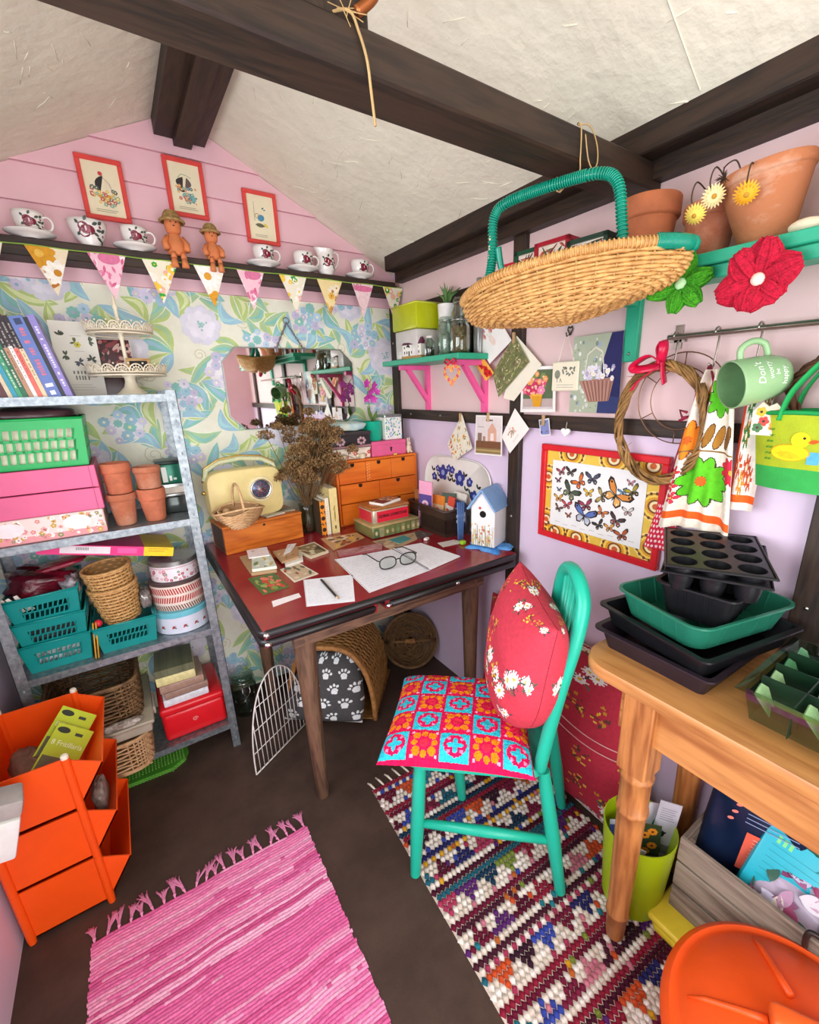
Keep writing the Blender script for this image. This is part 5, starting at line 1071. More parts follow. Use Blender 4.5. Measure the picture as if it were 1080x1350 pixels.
# ---- birdhouse on its blue bag
t = thing('birdhouse', 'white wooden birdhouse with a blue roof and painted meadow', 'birdhouse', (-.081,-.790,DZ+.0125), rz=-1.17); m_bhw = mat('white_eggshell','#eceeea',.5,var=.02); m_bhb = mat('powder_blue','#7fa6d0',.5,var=.06,scale=30)
w, d, he, ha = .048, .052, .150, .215
hs = MB(); hs._add([(-w,-d,0),(w,-d,0),(w,-d,he),(0,-d,ha),(-w,-d,he),(-w,d,0),(w,d,0),(w,d,he),(0,d,ha),(-w,d,he)], [(0,1,2,3,4),(9,8,7,6,5),(0,5,6,1),(1,6,7,2),(2,7,8,3),(3,8,9,4),(4,9,5,0)]); hs.build('house', m_bhw, t)
sl = math.atan2(ha-he, w)
for sx in (-1, 1):
    M = Matrix.Translation((0,0,ha+.004)) @ Matrix.Rotation(sx*sl,4,'Y'); L = .096
    MB().rbox(0 if sx > 0 else -L, L if sx > 0 else 0, -d-.018, d+.018, -.003, .004, .001, 1, M=M).build('roof_panel', m_bhb, t)
MB().lathe([(.013,0),(.013,.0012),(0,.0012)],20).build('entrance_hole', mat('black_hole','#0c0a0a',.9), t, loc=(0,-d-.0002,.125), rot=(PI/2,0,0))
A = Art([(-w,0),(w,0),(w,.11),(-w,.11)], random.Random(6))
for k in range(46): x = A.R.uniform(-w,w); h_ = A.R.uniform(.03,.085); A.stroke([(x,0),(x+A.R.uniform(-.005,.005),h_)],.0012,A.R.choice(('#8a9a52','#b9b060','#6b7a4a','#c9a25a')))
for k in range(36): A.layer = 1; A.flower(A.R.uniform(-w,w),A.R.uniform(.01,.085),A.R.uniform(.0025,.005),5,A.R.choice(('#e2b04a','#e8d890','#c8504a','#5a3a34','#d98a5a')),'#f2e6b0')
A.build('meadow_painting', t, PRINT, fn=lambda u, v, h: (u, -d-h, v)); A = Art(); A.ell(-.012,.148,.006,.005,'#d0485a'); A.leaf(-.018,.150,-.010,.142,.003,'#d0485a'); A.build('painted_heart', t, PRINT, fn=lambda u, v, h: (u, -d-h, v))
def Fb(u, v):
    a = 2*PI*u; r = (.085+.016*math.sin(5*a)+.010*math.sin(9*a+1))*(1-v); return (-.082+r*.9*math.cos(a), -.795+r*math.sin(a)*1.05, DZ+.0008+.011*(1-abs(1-2*min(1,v*2))**2)*(.6+.4*math.sin(7*a)**2) if v < .5 else DZ+.0118)
o = MB().grid(Fb, 48, 8, closeu=True).build('blue_bag', mat('blue_film','#2f86d8',.18,scale=14,col2='#74b4ee',bump=.3,bscale=40), None, True); tag(o, 'crumpled shiny blue bag under the birdhouse', 'bag')
o = lumpy('green_pen', 'lime green pen top beside the birdhouse', 'pen', (-.155,-.722,DZ+.0005), .012,.012,.008, mat('lime_plastic','#9ccb2d',.35), 2, .1)
t = thing('blue_pencil_bundle', 'bundle of blue pencils standing between crate and birdhouse', 'pencils', (-.125,-.672,DZ+.0005))
for k in range(4): MB().tube([(k*.007-.012,0,0),(k*.010-.01,.006,.155)], .0036, 6).build('pencil', mat('blue_pencil','#5a7fb8',.4,var=.15), t, True)
# ---- papers on the desk
def flat_card(name, label, cat, q, z, col, art=None, th=.0006, m=PRINT, rough=.6, group=None, edge=None):
    cx = sum(p[0] for p in q)/4; cy = sum(p[1] for p in q)/4; L = [(p[0]-cx, p[1]-cy) for p in q]       # q: bl, br, tr, tl
    t = thing(name, label, cat, (cx, cy, z), group=group); MB().prism(L, 0, th).build('sheet', mat('paper_'+col, col, rough, var=.03), t)
    if art:
        A = Art([(0,0),(1,0),(1,1),(0,1)], random.Random(len(label))); art(A)
        def fn(u, v, h): return tuple(L[0][i]*(1-u)*(1-v)+L[1][i]*u*(1-v)+L[2][i]*u*v+L[3][i]*(1-u)*v for i in (0,1)) + (th+h*.6,)
        A.build('print', t, m, fn=fn)
    return t
def ruled(A):
    for k in range(17):
        y = .93-k*.053; x = .06
        while x < .9:
            L = A.R.uniform(.03,.10); 
            if A.R.random() < .8: A.rect(x, y, x+L, y+.007, A.R.choice(('#c2c6d2','#d2d5de','#b8bcca')))
            x += L+.02
def holes(A, side=0):
    for k in range(26): A.ell(.012 if side == 0 else .985, .02+k*.038, .006, .010, '#6a4a4c', n=6)
flat_card('notebook_page', 'torn handwritten notebook page lying under the spectacles', 'paper', [(-.649,-.887),(-.404,-.857),(-.400,-.598),(-.623,-.559)], DZ+.0006, '#eeeef2', lambda A: (ruled(A), holes(A)))
t = flat_card('spiral_notebook', 'open spiral notebook page right of the spectacles', 'notebook', [(-.402,-.858),(-.250,-.826),(-.283,-.618),(-.398,-.600)], DZ+.0022, '#f2f2f4', ruled, .004)
sp = MB()
for k in range(22):
    f = k/21; sp.tube([(-.077+.010*f+.004*math.cos(a), -.125+.245*f, .004+.004*math.sin(a)) for a in [2*PI*j/8 for j in range(8)]], .0007, 4, closed=True)
sp.build('spiral_wire', m_blk, t)
flat_card('note_sheet', 'small handwritten note sheet under the black pencil', 'paper', [(-.834,-.856),(-.708,-.911),(-.630,-.728),(-.777,-.667)], DZ+.0006, '#f0f0f4', lambda A: (ruled(A), holes(A)))
t = thing('pencil', 'black pencil lying on the small note sheet', 'pencil', (-.738,-.792,DZ+.0048), rz=math.atan2(-.162,-.011)); MB().tube([(-.082,0,0),(.068,0,0)], .0036, 6).build('shaft', m_blk, t); MB().tube([(.068,0,0),(.080,0,0)], [.0036,.0009], 6).build('sharpened_tip', wood('pencil_wood','#d9b58a','#c09868',0), t); MB().tube([(.080,0,0),(.084,0,0)], [.0010,.0003], 6).build('lead', mat('graphite','#3a3a3c',.4), t)
gt = thing('spectacles', 'black-framed spectacles resting on the notebook page', 'glasses', (-.478,-.772,DZ+.0052), rz=-.09); gt.scale = (1.12,1.12,1.12); rim = MB(); lens = MB()
for sx in (-1, 1):
    pts = [(sx*.034+.027*math.copysign(abs(math.cos(a))**.8,math.cos(a)), 0, .020+.019*math.copysign(abs(math.sin(a))**.8,math.sin(a))) for a in [2*PI*k/24 for k in range(24)]]
    MB().tube(pts, .0021, 6, closed=True).build('rim', m_blk, gt, True); b = MB(); b.poly(pts); b.build('lens', m_gl, gt)
    MB().tube([(sx*.061,0,.030),(sx*.066,.004,.031),(sx*.064,.10,.022),(sx*.058,.150,.004)], .0019, 6).build('temple', m_blk, gt, True)
MB().tube([(-.008,0,.024),(0,-.002,.028),(.008,0,.024)], .002, 6).build('bridge', m_blk, gt, True)
def photo(cols, n=16, border=None):
    def f(A):
        if border: A.rect(0,0,1,1,border); A.up()
        b = .06 if border else 0; A.rect(b,b,1-b,1-b,cols[0]); A.up()
        for k in range(n): A.ell(A.R.uniform(.1,.9), A.R.uniform(.1,.9), A.R.uniform(.05,.16), A.R.uniform(.04,.10), A.R.choice(cols), A.R.uniform(0,3))
    return f
flat_card('seed_packet', 'green seed packet with red flowers at the left edge of the desk', 'packet', [(-.914,-.701),(-.832,-.694),(-.838,-.548),(-.922,-.545)], DZ+.0006, '#5a6a3c', photo(('#4f6b34','#7f9a4a','#d0523f','#c8432f','#8fae5a','#e0785c'),40), .002)
flat_card('postcard', 'vintage photo card with a cream border lying alone on the desk', 'card', [(-.807,-.668),(-.719,-.650),(-.738,-.512),(-.812,-.530)], DZ+.0006, '#e6dcc4', photo(('#c9b090','#7a6a52','#e0cdb0','#5f6a58','#a4442f','#8a5a3a'),14,'#e9e0ca'), .0012)
z = DZ+.0006
for i, (l, q, c, cols) in enumerate((('bottom brown envelope of the card pile by the orange box',[(-.905,-.525),(-.828,-.548),(-.792,-.335),(-.900,-.330)],'#b09068',None),
        ('green and white seed packet in the card pile by the orange box',[(-.900,-.518),(-.824,-.540),(-.806,-.400),(-.872,-.395)],'#dfe3d2',('#cfd6c4','#6f8a4e','#e9ead8','#c8b05a')),
        ('crumpled white wrapper on top of the card pile by the orange box',[(-.885,-.410),(-.815,-.425),(-.800,-.330),(-.872,-.322)],'#e9e1de',('#f0e6e4','#d2b4a8','#e8cfc8')))):
    flat_card('card', l, 'card', q, z, c, photo(cols,12) if cols else None, .010 if i < 2 else .004, group='cards piled on the desk'); z += .0106
z = DZ+.0006
for i, (l, q, c, cols) in enumerate((('white booklet under the envelope in the middle card pile',[(-.790,-.522),(-.722,-.508),(-.690,-.400),(-.762,-.392)],'#e4e0d2',None),
        ('brown envelope in the middle card pile',[(-.795,-.500),(-.728,-.486),(-.694,-.372),(-.790,-.372)],'#b8926a',('#b58f68','#8a6a4a','#d0ae86')),
        ('clear sachet on top of the middle card pile',[(-.770,-.440),(-.738,-.425),(-.690,-.345),(-.722,-.338)],'#d9d6d2',('#e6e4e2','#b0aca8','#c9c4be')))):
    flat_card('card', l, 'card', q, z, c, photo(cols,12) if cols else None, .008 if i < 2 else .002, group='cards piled on the desk'); z += .0086
flat_card('photo_booklet', 'brown photo booklet on the desk below the vase', 'booklet', [(-.690,-.500),(-.612,-.478),(-.618,-.345),(-.715,-.365)], DZ+.0006, '#d8cba8', photo(('#8a7a58','#4a4632','#c9b58c','#6a4a34','#e2d6b4'),16,'#e2d8bc'), .009)
flat_card('magazine', 'magazine with figures on its cover lying before the upright books', 'magazine', [(-.590,-.470),(-.425,-.405),(-.420,-.325),(-.575,-.305)], DZ+.0006, '#b98a5a', photo(('#c99a6a','#7a3a34','#e6d2b4','#a85a3a','#5a4a3a','#d9b058'),34), .003)
flat_card('bubble_wrap', 'clear plastic wrapping lying above the notebook page', 'wrapping', [(-.600,-.545),(-.440,-.585),(-.400,-.520),(-.585,-.490)], DZ+.0006, '#8e4a4c', photo(('#a87072','#c9a0a0','#8e3a40','#b58688'),30), .006, rough=.15)
flat_card('brochure', 'tan brochure under the teal card by the tins', 'brochure', [(-.405,-.610),(-.262,-.560),(-.225,-.480),(-.420,-.470)], DZ+.0006, '#b8a080', photo(('#b59a78','#d2c0a0','#8a7a60','#c9ae86'),14), .002)
flat_card('teal_card', 'small teal card lying on the tan brochure', 'card', [(-.350,-.565),(-.282,-.545),(-.285,-.490),(-.362,-.500)], DZ+.0028, '#3f8a88', None, .002)
flat_card('grey_photo', 'dark grey photo card in front of the brown crate', 'card', [(-.255,-.560),(-.172,-.545),(-.190,-.470),(-.262,-.475)], DZ+.0006, '#6a5f5a', photo(('#5a504c','#8a7e78','#3a3432','#b0a49c'),10), .0012)
flat_card('label_card', 'pale label card lying by the blue bag', 'card', [(-.235,-.700),(-.135,-.712),(-.150,-.660),(-.225,-.650)], DZ+.0006, '#d9cfc4', photo(('#d9cfc6','#8a8488','#e8e2dc'),6), .0012)
flat_card('paper_strip', 'white paper strip near the front left corner of the desk', 'paper', [(-.912,-.800),(-.825,-.785),(-.822,-.755),(-.905,-.760)], DZ+.0006, '#efe6e4', None)
o = MB().rbox(-.011,.011,-.008,.008,0,.010,.002,1).build('eraser', mat('white_rubber','#efe6e0',.6), None, loc=(-.238,-.590,DZ+.0005), rot=(0,0,.5)); tag(o, 'white eraser on the desk in front of the brown crate', 'eraser')

# ---------------------------------------------------------------- under the desk
cr = thing('pet_carrier', 'brown wicker pet cave under the desk', 'pet carrier', (-.630,-.388,0), rz=-.70); AW, AH, AD = .190, .355, .36
def Fc(u, v):                                  # u: along the arch, v: along the depth
    a = PI*(1-u); e = .75; x = AW*math.copysign(abs(math.cos(a))**e, math.cos(a)); z = AH*abs(math.sin(a))**.8; k = 1-.10*v; return (x*k, v*AD, z*k+.004)
weave(MB(), Fc, 26, 22, .0058, .0042, closed=False, rib=.004, sub=3).build('weave', m_wickb, cr, True)
for yy, rr in ((-.004,.0115),(.012,.008)): MB().tube([(Fc(k/40,0)[0],yy,Fc(k/40,0)[2]) for k in range(41)], rr, 8).build('mouth_border', mat('tan_wicker','#c08a50',.55,scale=60,col2='#94642f'), cr, True)
MB().grid(lambda u, v: (Fc(u,1)[0]*(1-v), AD, Fc(u,1)[2]*(1-v)+.004), 24, 5).build('back_panel', m_wickb, cr); MB().box(-AW,AW,0,AD,.001,.006).build('base', m_wickb, cr)
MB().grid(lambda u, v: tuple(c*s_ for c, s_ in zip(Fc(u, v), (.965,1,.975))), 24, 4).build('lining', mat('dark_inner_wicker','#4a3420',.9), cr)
def cushion(name, w, h, tk, m, parent, colfn=None, n=64, p=3.0, pinch=.06, sides=(1,-1), bump=0.0, seed=1, q=.42, rnd=0.0):
    b = MB(); R = random.Random(seed); ks = [(R.uniform(2,6),R.uniform(2,6),R.uniform(0,6)) for _ in range(5)]
    for s_ in sides:
        def F(u, v):
            a, c = math.sin(PI/2*(2*u-1)), math.sin(PI/2*(2*v-1)); x = a*(1-pinch*(1-c*c)*abs(a)**2); z = c*(1-pinch*(1-a*a)*abs(c)**2)
            if rnd and c < 0: x *= (1-rnd*c*c)**.5; z *= (1-rnd*a*a)**.5
            t_ = max(0,(1-abs(a)**p)*(1-abs(c)**p))**q
            wr = bump*sum(math.sin(k1*a*2+k2*c*2+ph) for k1, k2, ph in ks)*.2*t_
            return (x*w/2, -s_*(tk/2*t_+wr)-s_*.0005, (z+1)*h/2)
        b.grid(F, n, n, (lambda u, v, s_=s_: colfn(u, v, s_)) if colfn else None, flip=(s_ < 0))
    return b.build(name, m, parent, True)
class Raster:
    def __init__(s, n, base, asp=1.0): s.n = n; s.h = int(n*asp); s.g = [[cc(base)]*n for _ in range(s.h)]
    def ell(s, x, y, rx, ry, col, rot=0):
        c = cc(col); n = s.n; r = max(rx, ry); i0 = max(0,int((x-r)*n)); i1 = min(n-1,int((x+r)*n)+1); j0 = max(0,int((y-r)*n)); j1 = min(s.h-1,int((y+r)*n)+1); co, si = math.cos(rot), math.sin(rot)
        for j in range(j0, j1+1):
            for i in range(i0, i1+1):
                dx, dy = (i+.5)/n-x, (j+.5)/n-y; a, b = dx*co+dy*si, -dx*si+dy*co
                if (a/rx)**2+(b/ry)**2 <= 1: s.g[j][i] = c
    def flower(s, x, y, r, n, col, ccol, rot=0, w=.2):
        for k in range(n): a = rot+2*PI*k/n; s.ell(x+math.cos(a)*r*.58, y+math.sin(a)*r*.58, r*.45, r*w, col, a)
        s.ell(x, y, r*.26, r*.26, ccol)
    def rect(s, x0, y0, x1, y1, col):
        c = cc(col)
        for j in range(max(0,int(y0*s.n)), min(s.h,int(y1*s.n))):
            for i in range(max(0,int(x0*s.n)), min(s.n,int(x1*s.n))): s.g[j][i] = c
    def __call__(s, u, v, *a): return s.g[min(s.h-1,int(v*s.h))][min(s.n-1,int(u*s.n))]
rs = Raster(110, '#4c4b4b'); R = random.Random(3)
for i in range(4):
    for j in range(5):
        x, y, r = .13+i*.27+(j % 2)*.13, .10+j*.20, .047; a0 = R.uniform(-.6,.6); c = '#eef3f2'
        rs.ell(x, y, r*1.0, r*.75, c, a0); rs.ell(x-.3*r, y-.5*r, r*.55, r*.55, c); rs.ell(x+.3*r, y-.5*r, r*.55, r*.55, c)
        for k in range(4): a = a0+PI/2+(k-1.5)*.62; rs.ell(x+math.cos(a)*r*1.75, y+math.sin(a)*r*1.6, r*.36, r*.48, c, a-PI/2)
pw = thing('paw_print_cushion', 'dark grey paw-print pet cushion in the mouth of the wicker cave', 'cushion', (-.640,-.392,.012), rot=(-.28,0,-.70))
ccb = MB()
def Fp(u, v, s_):
    a, c = 2*u-1, v; wv = .172*(1-.55*max(0,c-.25)**1.4); t_ = max(0,(1-abs(a)**2.6)*(1-abs(2*c-1)**3))**.45; return (a*wv-.02*(1-c), -s_*(.075*t_)-.055*(1-c), .012+.29*c)
for s_ in (1,-1): ccb.grid(lambda u, v: Fp(u, v, s_), 110, 110 if s_ > 0 else 20, (lambda u, v: rs(u, v)), flip=(s_ < 0))
ccb.build('cover', CLOTHP, pw, True)
MB().tube([Fp(k/24,0,0) for k in range(25)], .006, 6).build('white_fleece_edge', mat('fleece','#dfe2e0',.9), pw, True)
# arched wire door
wd = thing('wire_door', 'white arched wire grid door standing open on the floor', 'wire door', (-.868,-.430,.004), rz=math.atan2(.107,.172)); m_wire = mat('white_wire','#e6e2da',.35)
HW, HH = .150, .375
def arch(x): return HH*(1-(abs(x)/HW)**2.4)**.5
fr = MB(); fr.tube([(-HW,0,.002)]+[(HW*math.sin(a)*1.0, 0, max(.003,HH*abs(math.cos(a))**.85)) for a in [-PI/2+PI*k/28 for k in range(29)]]+[(HW,0,.002)], .0030, 6); fr.tube([(-HW,0,.002),(HW,0,.002)], .003, 6); fr.build('frame', m_wire, wd, True)
for k in range(13):
    x = -HW+HW*2*(k+1)/14; zt = HH*max(0,1-(x/HW)**2)**.425; MB().tube([(x,-.002,.002),(x,-.002,zt)], .0019, 5).build('bar', m_wire, wd, True)
for z in (.09,.18,.27): xx = HW*(1-(z/HH)**2.35)**.5; MB().tube([(-xx,.002,z),(xx,.002,z)], .0019, 5).build('cross_bar', m_wire, wd, True)
t = thing('clip_jar', 'empty glass clip-top jar on the floor beside the rack', 'jar', (-.935,-.105,.0005)); MB().shell([(0,.003),(.046,.003),(.052,.01),(.052,.145),(.044,.165),(.044,.178),(.0465,.178),(.0465,.164),(.0545,.145),(.0545,.008),(.048,0),(0,0)], 32).build('glass_body', m_gl, t, True); MB().shell([(.0,.186),(.040,.186),(.048,.180),(.048,.190),(.040,.198),(0,.200)], 32).build('glass_lid', glass('green_glass','#cfe4d8'), t, True); MB().tube([(.050*math.cos(a),.050*math.sin(a),.172) for a in [2*PI*k/28 for k in range(28)]], .0018, 5, closed=True).build('wire_band', m_chrome, t, True); MB().tube([(-.012,-.052,.172),(-.016,-.066,.140),(0,-.070,.115),(.016,-.066,.140),(.012,-.052,.172)], .002, 5).build('wire_clip', m_chrome, t, True)
# shallow twig basket leaning under the desk
tb = thing('twig_basket', 'round twig basket leaning against the wall under the desk', 'basket', (-.142,-.265,.150), rot=(1.05,.0,-.55)); tb.scale = (.86,.86,.86); R = random.Random(8); b = MB(); m_twig = mat('brown_twig','#7a5c38',.75,var=.25,scale=50)
for k in range(64):
    v = (k+.5)/64; rr = .020+.135*math.sin(v*PI/2); zz = -.105+.105*v**1.8; ph = R.uniform(0,6); pts = [((rr+.004*math.sin(5*a+ph))*math.cos(a), (rr+.004*math.sin(5*a+ph))*math.sin(a), zz+.005*math.sin(7*a+ph)) for a in [2*PI*j/36 for j in range(36)]]; b.tube(pts, .0023, 4, closed=True)
b.build('twig_bowl', m_twig, tb, True); b = MB()
for k in range(12): ph = R.uniform(0,6); pts = [((.158+.006*math.sin(4*a+ph))*math.cos(a), (.158+.006*math.sin(4*a+ph))*math.sin(a), .006*math.sin(3*a+ph)) for a in [2*PI*j/40 for j in range(40)]]; b.tube(pts, .0028, 4, closed=True)
b.build('twig_rim', m_twig, tb, True); b = MB()
for k in range(9): d = R.uniform(-.010,.010); b.tube([(-.155,d,.0),(-.09,d*.6,.10+R.uniform(-.008,.008)),(0,d*.5,.135+R.uniform(-.006,.006)),(.09,d*.6,.10),(.155,d,.0)], .0034, 4)
b.build('twig_handle', m_twig, tb, True); MB().tube([(-.03,0,.130),(.03,0,.130)], .014, 10).build('handle_binding', m_wickb, tb, True)
# ---------------------------------------------------------------- right wall
QW = -PI/2
m_sg = mat('sea_green_paint', '#2aa57f', .42, var=.07, scale=20, bump=.05); m_bp = mat('bracket_pink_paint', '#ee5f9c', .42, var=.05)
sh = thing('wall_shelf', 'small sea green shelf on two pink brackets', 'shelf', (0,0,0)); STZ = 1.516
MB().rbox(-.172,-.002,-.722,-.180,STZ-.020,STZ,.002,1).build('board', m_sg, sh)
def bracket(y, m, p, zt, w, h, d=.018):
    b = thing('bracket','','') if False else None
    o = MB().box(-d,-.002,y-.013,y+.013,zt-h,zt).build('bracket_upright', m, p); MB().box(-w,-d,y-.013,y+.013,zt-d,zt).build('bracket_arm', m, p)
    L = math.hypot(w-.05,h-.055); a = math.atan2(h-.055, w-.05); M = Matrix.Translation((-.012,y,zt-h+.035)) @ Matrix.Rotation(a-0,4,'Y')
    MB().box(-L,0,-.010,.010,-.009,.009,M=Matrix.Translation((-.012,y,zt-h+.040)) @ Matrix.Rotation(a,4,'Y')).build('bracket_brace', m, p)
for y in (-.295,-.678): bracket(y, m_bp, sh, STZ-.021, .150, .188)
z = STZ+.0005
t = thing('lime_tub', 'clear storage tub with a lime green tub on it, left on the small shelf', 'tub', (-.098,-.365,z)); MB().rbox(-.062,.062,-.082,.082,0,.108,.006,2).build('clear_tub', mat('milky_plastic','#cfcac4',.2,var=.05), t, True, sharp=40); MB().rbox(-.068,.068,-.092,.092,.109,.206,.006,2).build('lime_tub_body', mat('acid_green_plastic','#b4bc14',.25,var=.05), t, True, sharp=40); MB().tube([(-.068,-.092,.2),(.068,-.092,.2),(.068,.092,.2),(-.068,.092,.2)],.0032,6,closed=True).build('lime_rim', mat('acid_rim','#c6cc3a',.25), t, True)
t = thing('house_ornament', 'miniature white house with a purple roof on the small shelf', 'ornament', (-.150,-.405,z), rz=-PI/2+.12); MB().box(-.062,.062,-.014,.016,0,.010).build('plinth', wood('pale_oak','#c49a5c','#9a7440',0,30), t); MB().box(-.058,.058,-.010,.014,.010,.054).build('walls', mat('white_card','#efeee2',.7), t); MB()._add([(-.062,-.012,.052),(.062,-.012,.052),(.062,.016,.052),(-.062,.016,.052),(-.058,.002,.068),(.058,.002,.078)], [(0,1,5,4),(2,3,4,5),(0,4,3),(1,2,5),(3,2,1,0)]).build('roof', mat('plum_paint','#5c2340',.5), t)
A = Art()
for x in (-.045,-.030,.0,.030,.045): A.rect(x-.003,.018,x+.003,.028,'#2a2526')
for x in (-.045,.040): A.rect(x-.003,.038,x+.003,.046,'#2a2526')
A.rect(-.020,.010,-.012,.028,'#2a2526'); A.leaf(-.035,.044,-.008,.040,.005,'#2a2526',.006); A.build('window_marks', t, PRINT, fn=lambda u, v, h: (u, -.0102-h, v))
t = thing('potted_succulent', 'spiky green plant in a white pot behind the glass jars', 'plant', (-.055,-.505,z+.030)); MB().shell([(0,-.03),(.026,-.03),(.036,.160),(.033,.160),(.024,.150),(0,.150)], 24).build('white_pot', mat('white_pot_glaze','#eceae4',.35), t, True, sharp=50)
R = random.Random(4); b = MB(); m_suc = mat('aloe_green','#5f8a4c',.5,var=.15)
for k in range(22):
    a = R.uniform(0,6.28); L = R.uniform(.06,.09); tl = R.uniform(.1,.75); pts = [(0,0,.15),(math.cos(a)*L*.4*math.sin(tl),math.sin(a)*L*.4*math.sin(tl),.15+L*.5*math.cos(tl)+.01),(math.cos(a)*L*math.sin(tl)*1.1,math.sin(a)*L*math.sin(tl)*1.1,.15+L*math.cos(tl))]; MB().tube(pts,[.004,.0042,.0004],5).build('leaf', m_suc, t, True)
def jar(name, label, x, y, r, h, fill, fh, lid='clip', neck=.8):
    t = thing(name, label, 'jar', (x,y,z)); MB().shell([(0,.003),(r-.004,.003),(r-.002,.006),(r-.002,h*.74),(r*neck-.002,h*.86),(r*neck-.002,h*.93),(r*neck,h*.93),(r*neck,h*.85),(r,h*.73),(r,.004),(r-.003,0),(0,0)], 28).build('glass_body', m_gl, t, True)
    if fill: MB().lathe([(0,.004),(r-.004,.004),(r-.004,fh*.95),(r*.5,fh),(0,fh*.97)], 24).build('contents', fill, t, True)
    if lid == 'clip': MB().lathe([(r*neck+.002,h*.93),(r*neck+.002,h*.96),(r*neck-.003,h),(0,h)], 28).build('glass_lid', m_gl, t, True); MB().tube([((r*neck+.002)*math.cos(a),(r*neck+.002)*math.sin(a),h*.90) for a in [2*PI*k/28 for k in range(28)]],.0014,5,closed=True).build('wire_band', m_chrome, t, True)
    else: MB().lathe([(r*neck+.001,h*.90),(r*neck+.001,h),(0,h)], 20).build('stopper', mat('cork' if lid == 'cork' else 'pale_cap', '#b58f62' if lid == 'cork' else '#d9d2cc', .6), t, True, sharp=40)
m_seed = mat('brown_seeds','#6d4e2c',.8,scale=160,col2='#a98450',bump=.5,bscale=300); m_seedd = mat('dark_seeds','#3a2a22',.8,scale=160,col2='#6a5040',bump=.5,bscale=300); m_pap = mat('paper_seeds','#8f9486',.8,scale=60,col2='#c9cbb8')
jar('spice_jar','tiny stoppered jar of dark seeds beside the miniature house',-.150,-.520,.020,.072,m_seedd,.034,'cap',.62); jar('clip_jar','clip-top jar of grey seed heads on the small shelf',-.098,-.560,.036,.135,m_pap,.080); jar('tall_clip_jar','tall clip-top jar of dark seeds behind the other jars',-.052,-.602,.045,.200,m_seedd,.115); jar('seed_jar','jar of brown seeds at the right end of the small shelf',-.120,-.668,.036,.122,m_seed,.092)
t = thing('glass_bottle', 'grey glass bottle standing at the right back of the small shelf', 'bottle', (-.030,-.668,z)); MB().lathe([(.021,0),(.022,.004),(.022,.15),(.016,.19),(.0100,.225),(.0110,.252),(.008,.254)], 24).build('bottle_body', mat('smoked_glass','#8a8a86',.15,.2,var=.1), t, True)
# cards and keepsakes pinned to the wall
def wall_card(name, label, cat, q, x, col, art=None, th=.0008, m=PRINT, tilt=0.0, peg=None):
    yc = sum(p[0] for p in q)/4; zc = sum(p[1] for p in q)/4; L = [(-(p[0]-yc), p[1]-zc) for p in q]                # q in (y,z): bl, br, tr, tl
    t = thing(name, label, cat, (x, yc, zc), rot=(tilt,0,QW)); MB().sheet(L, th).build('card', mat('paper_'+col, col, .6, var=.03), t)
    if art:
        A = Art([(0,0),(1,0),(1,1),(0,1)], random.Random(len(label))); art(A)
        def fn(u, v, h): a = [L[0][i]*(1-u)*(1-v)+L[1][i]*u*(1-v)+L[2][i]*u*v+L[3][i]*(1-u)*v for i in (0,1)]; return (a[0], -th/2-h, a[1])
        A.build('print', t, m, fn=fn)
    if peg:
        u, v = -(peg[0]-yc), peg[1]-zc; globals()['_last_card'] = t; MB().rbox(u-.004,u+.004,-.008,.002,v-.018,v+.016,.001,1).build('peg', wood('peg_wood','#c9a97a','#a5835a',2), t)
    return t
def tulips(A):
    A.up()
    for x, y, c in ((.36,.64,'#d98a96'),(.52,.70,'#e0a0a4'),(.66,.62,'#d27f92'),(.30,.52,'#e6b0a0'),(.58,.52,'#e2a58c')): A.ell(x,y,.06,.075,c,.3); A.up(); A.ell(x+.02,y-.01,.03,.05,'#c8707e',.3); A.layer -= 1
    for x in (.42,.5,.56): A.stroke([(x,.52),(.48,.25)],.012,'#b9c0a4')
    A.ell(.48,.32,.09,.12,'#efd9cc')
wall_card('greeting_card','white card with a pink tulip drawing under the trug','card',[(-.730,1.479),(-.838,1.548),(-.712,1.690),(-.600,1.622)],-.030,'#f1efe8',tulips,tilt=-.03)
def moss(A):
    A.rect(0,0,1,1,'#6e7248')
    for k in range(150): x, y = A.R.random(), A.R.random(); a = A.R.uniform(0,3.1); A.leaf(x,y,x+.12*math.cos(a),y+.12*math.sin(a),.016,A.R.choice(('#8f9a54','#545a34','#b9b27a','#a08f68','#7c8844','#cfc79a','#6a5a44')))
wall_card('photo_card','green meadow photo card hung corner-down on the post','card',[(-.782,1.363),(-.925,1.475),(-.853,1.562),(-.747,1.446)],-.034,'#d9d6c2',moss,peg=(-.853,1.556)); FOLD = _last_card; MB().sheet([(-(y_+.82675), z_-1.4615) for y_, z_ in ((-.800,1.360),(-.852,1.350),(-.972,1.464),(-.856,1.562))], .0008).build('card_back', mat('paper_#ece6d0','#ece6d0',.6,var=.03), FOLD, loc=(0,.007,0)); tb_ = bpy.context.scene.collection.objects[-1] if False else None
def bouquet(A):
    A.rect(.07,.07,.93,.93,'#5a6a4a'); A.rect(.07,.07,.93,.30,'#b9a6a0'); A.up()
    for k in range(34): A.flower(A.R.uniform(.12,.88),A.R.uniform(.38,.86),A.R.uniform(.05,.11),6,A.R.choice(('#e2477a','#f08ab0','#c9305c','#f2a25e','#e86a92','#7a8f4a','#a8244c')),'#f6c8b0')
    A.up(); A.up(); A.add([(.40,.12),(.60,.12),(.66,.40),(.34,.40)],'#d99a20'); A.up(); A.rect(.36,.36,.64,.40,'#e8b544'); A.rect(.07,.07,.93,.12,'#cfc6c2')
wall_card('photo_card','white-edged photo card of pink roses in a yellow bucket','card',[(-.882,1.313),(-1.035,1.317),(-1.027,1.458),(-.882,1.461)],-.024,'#efece4',bouquet)
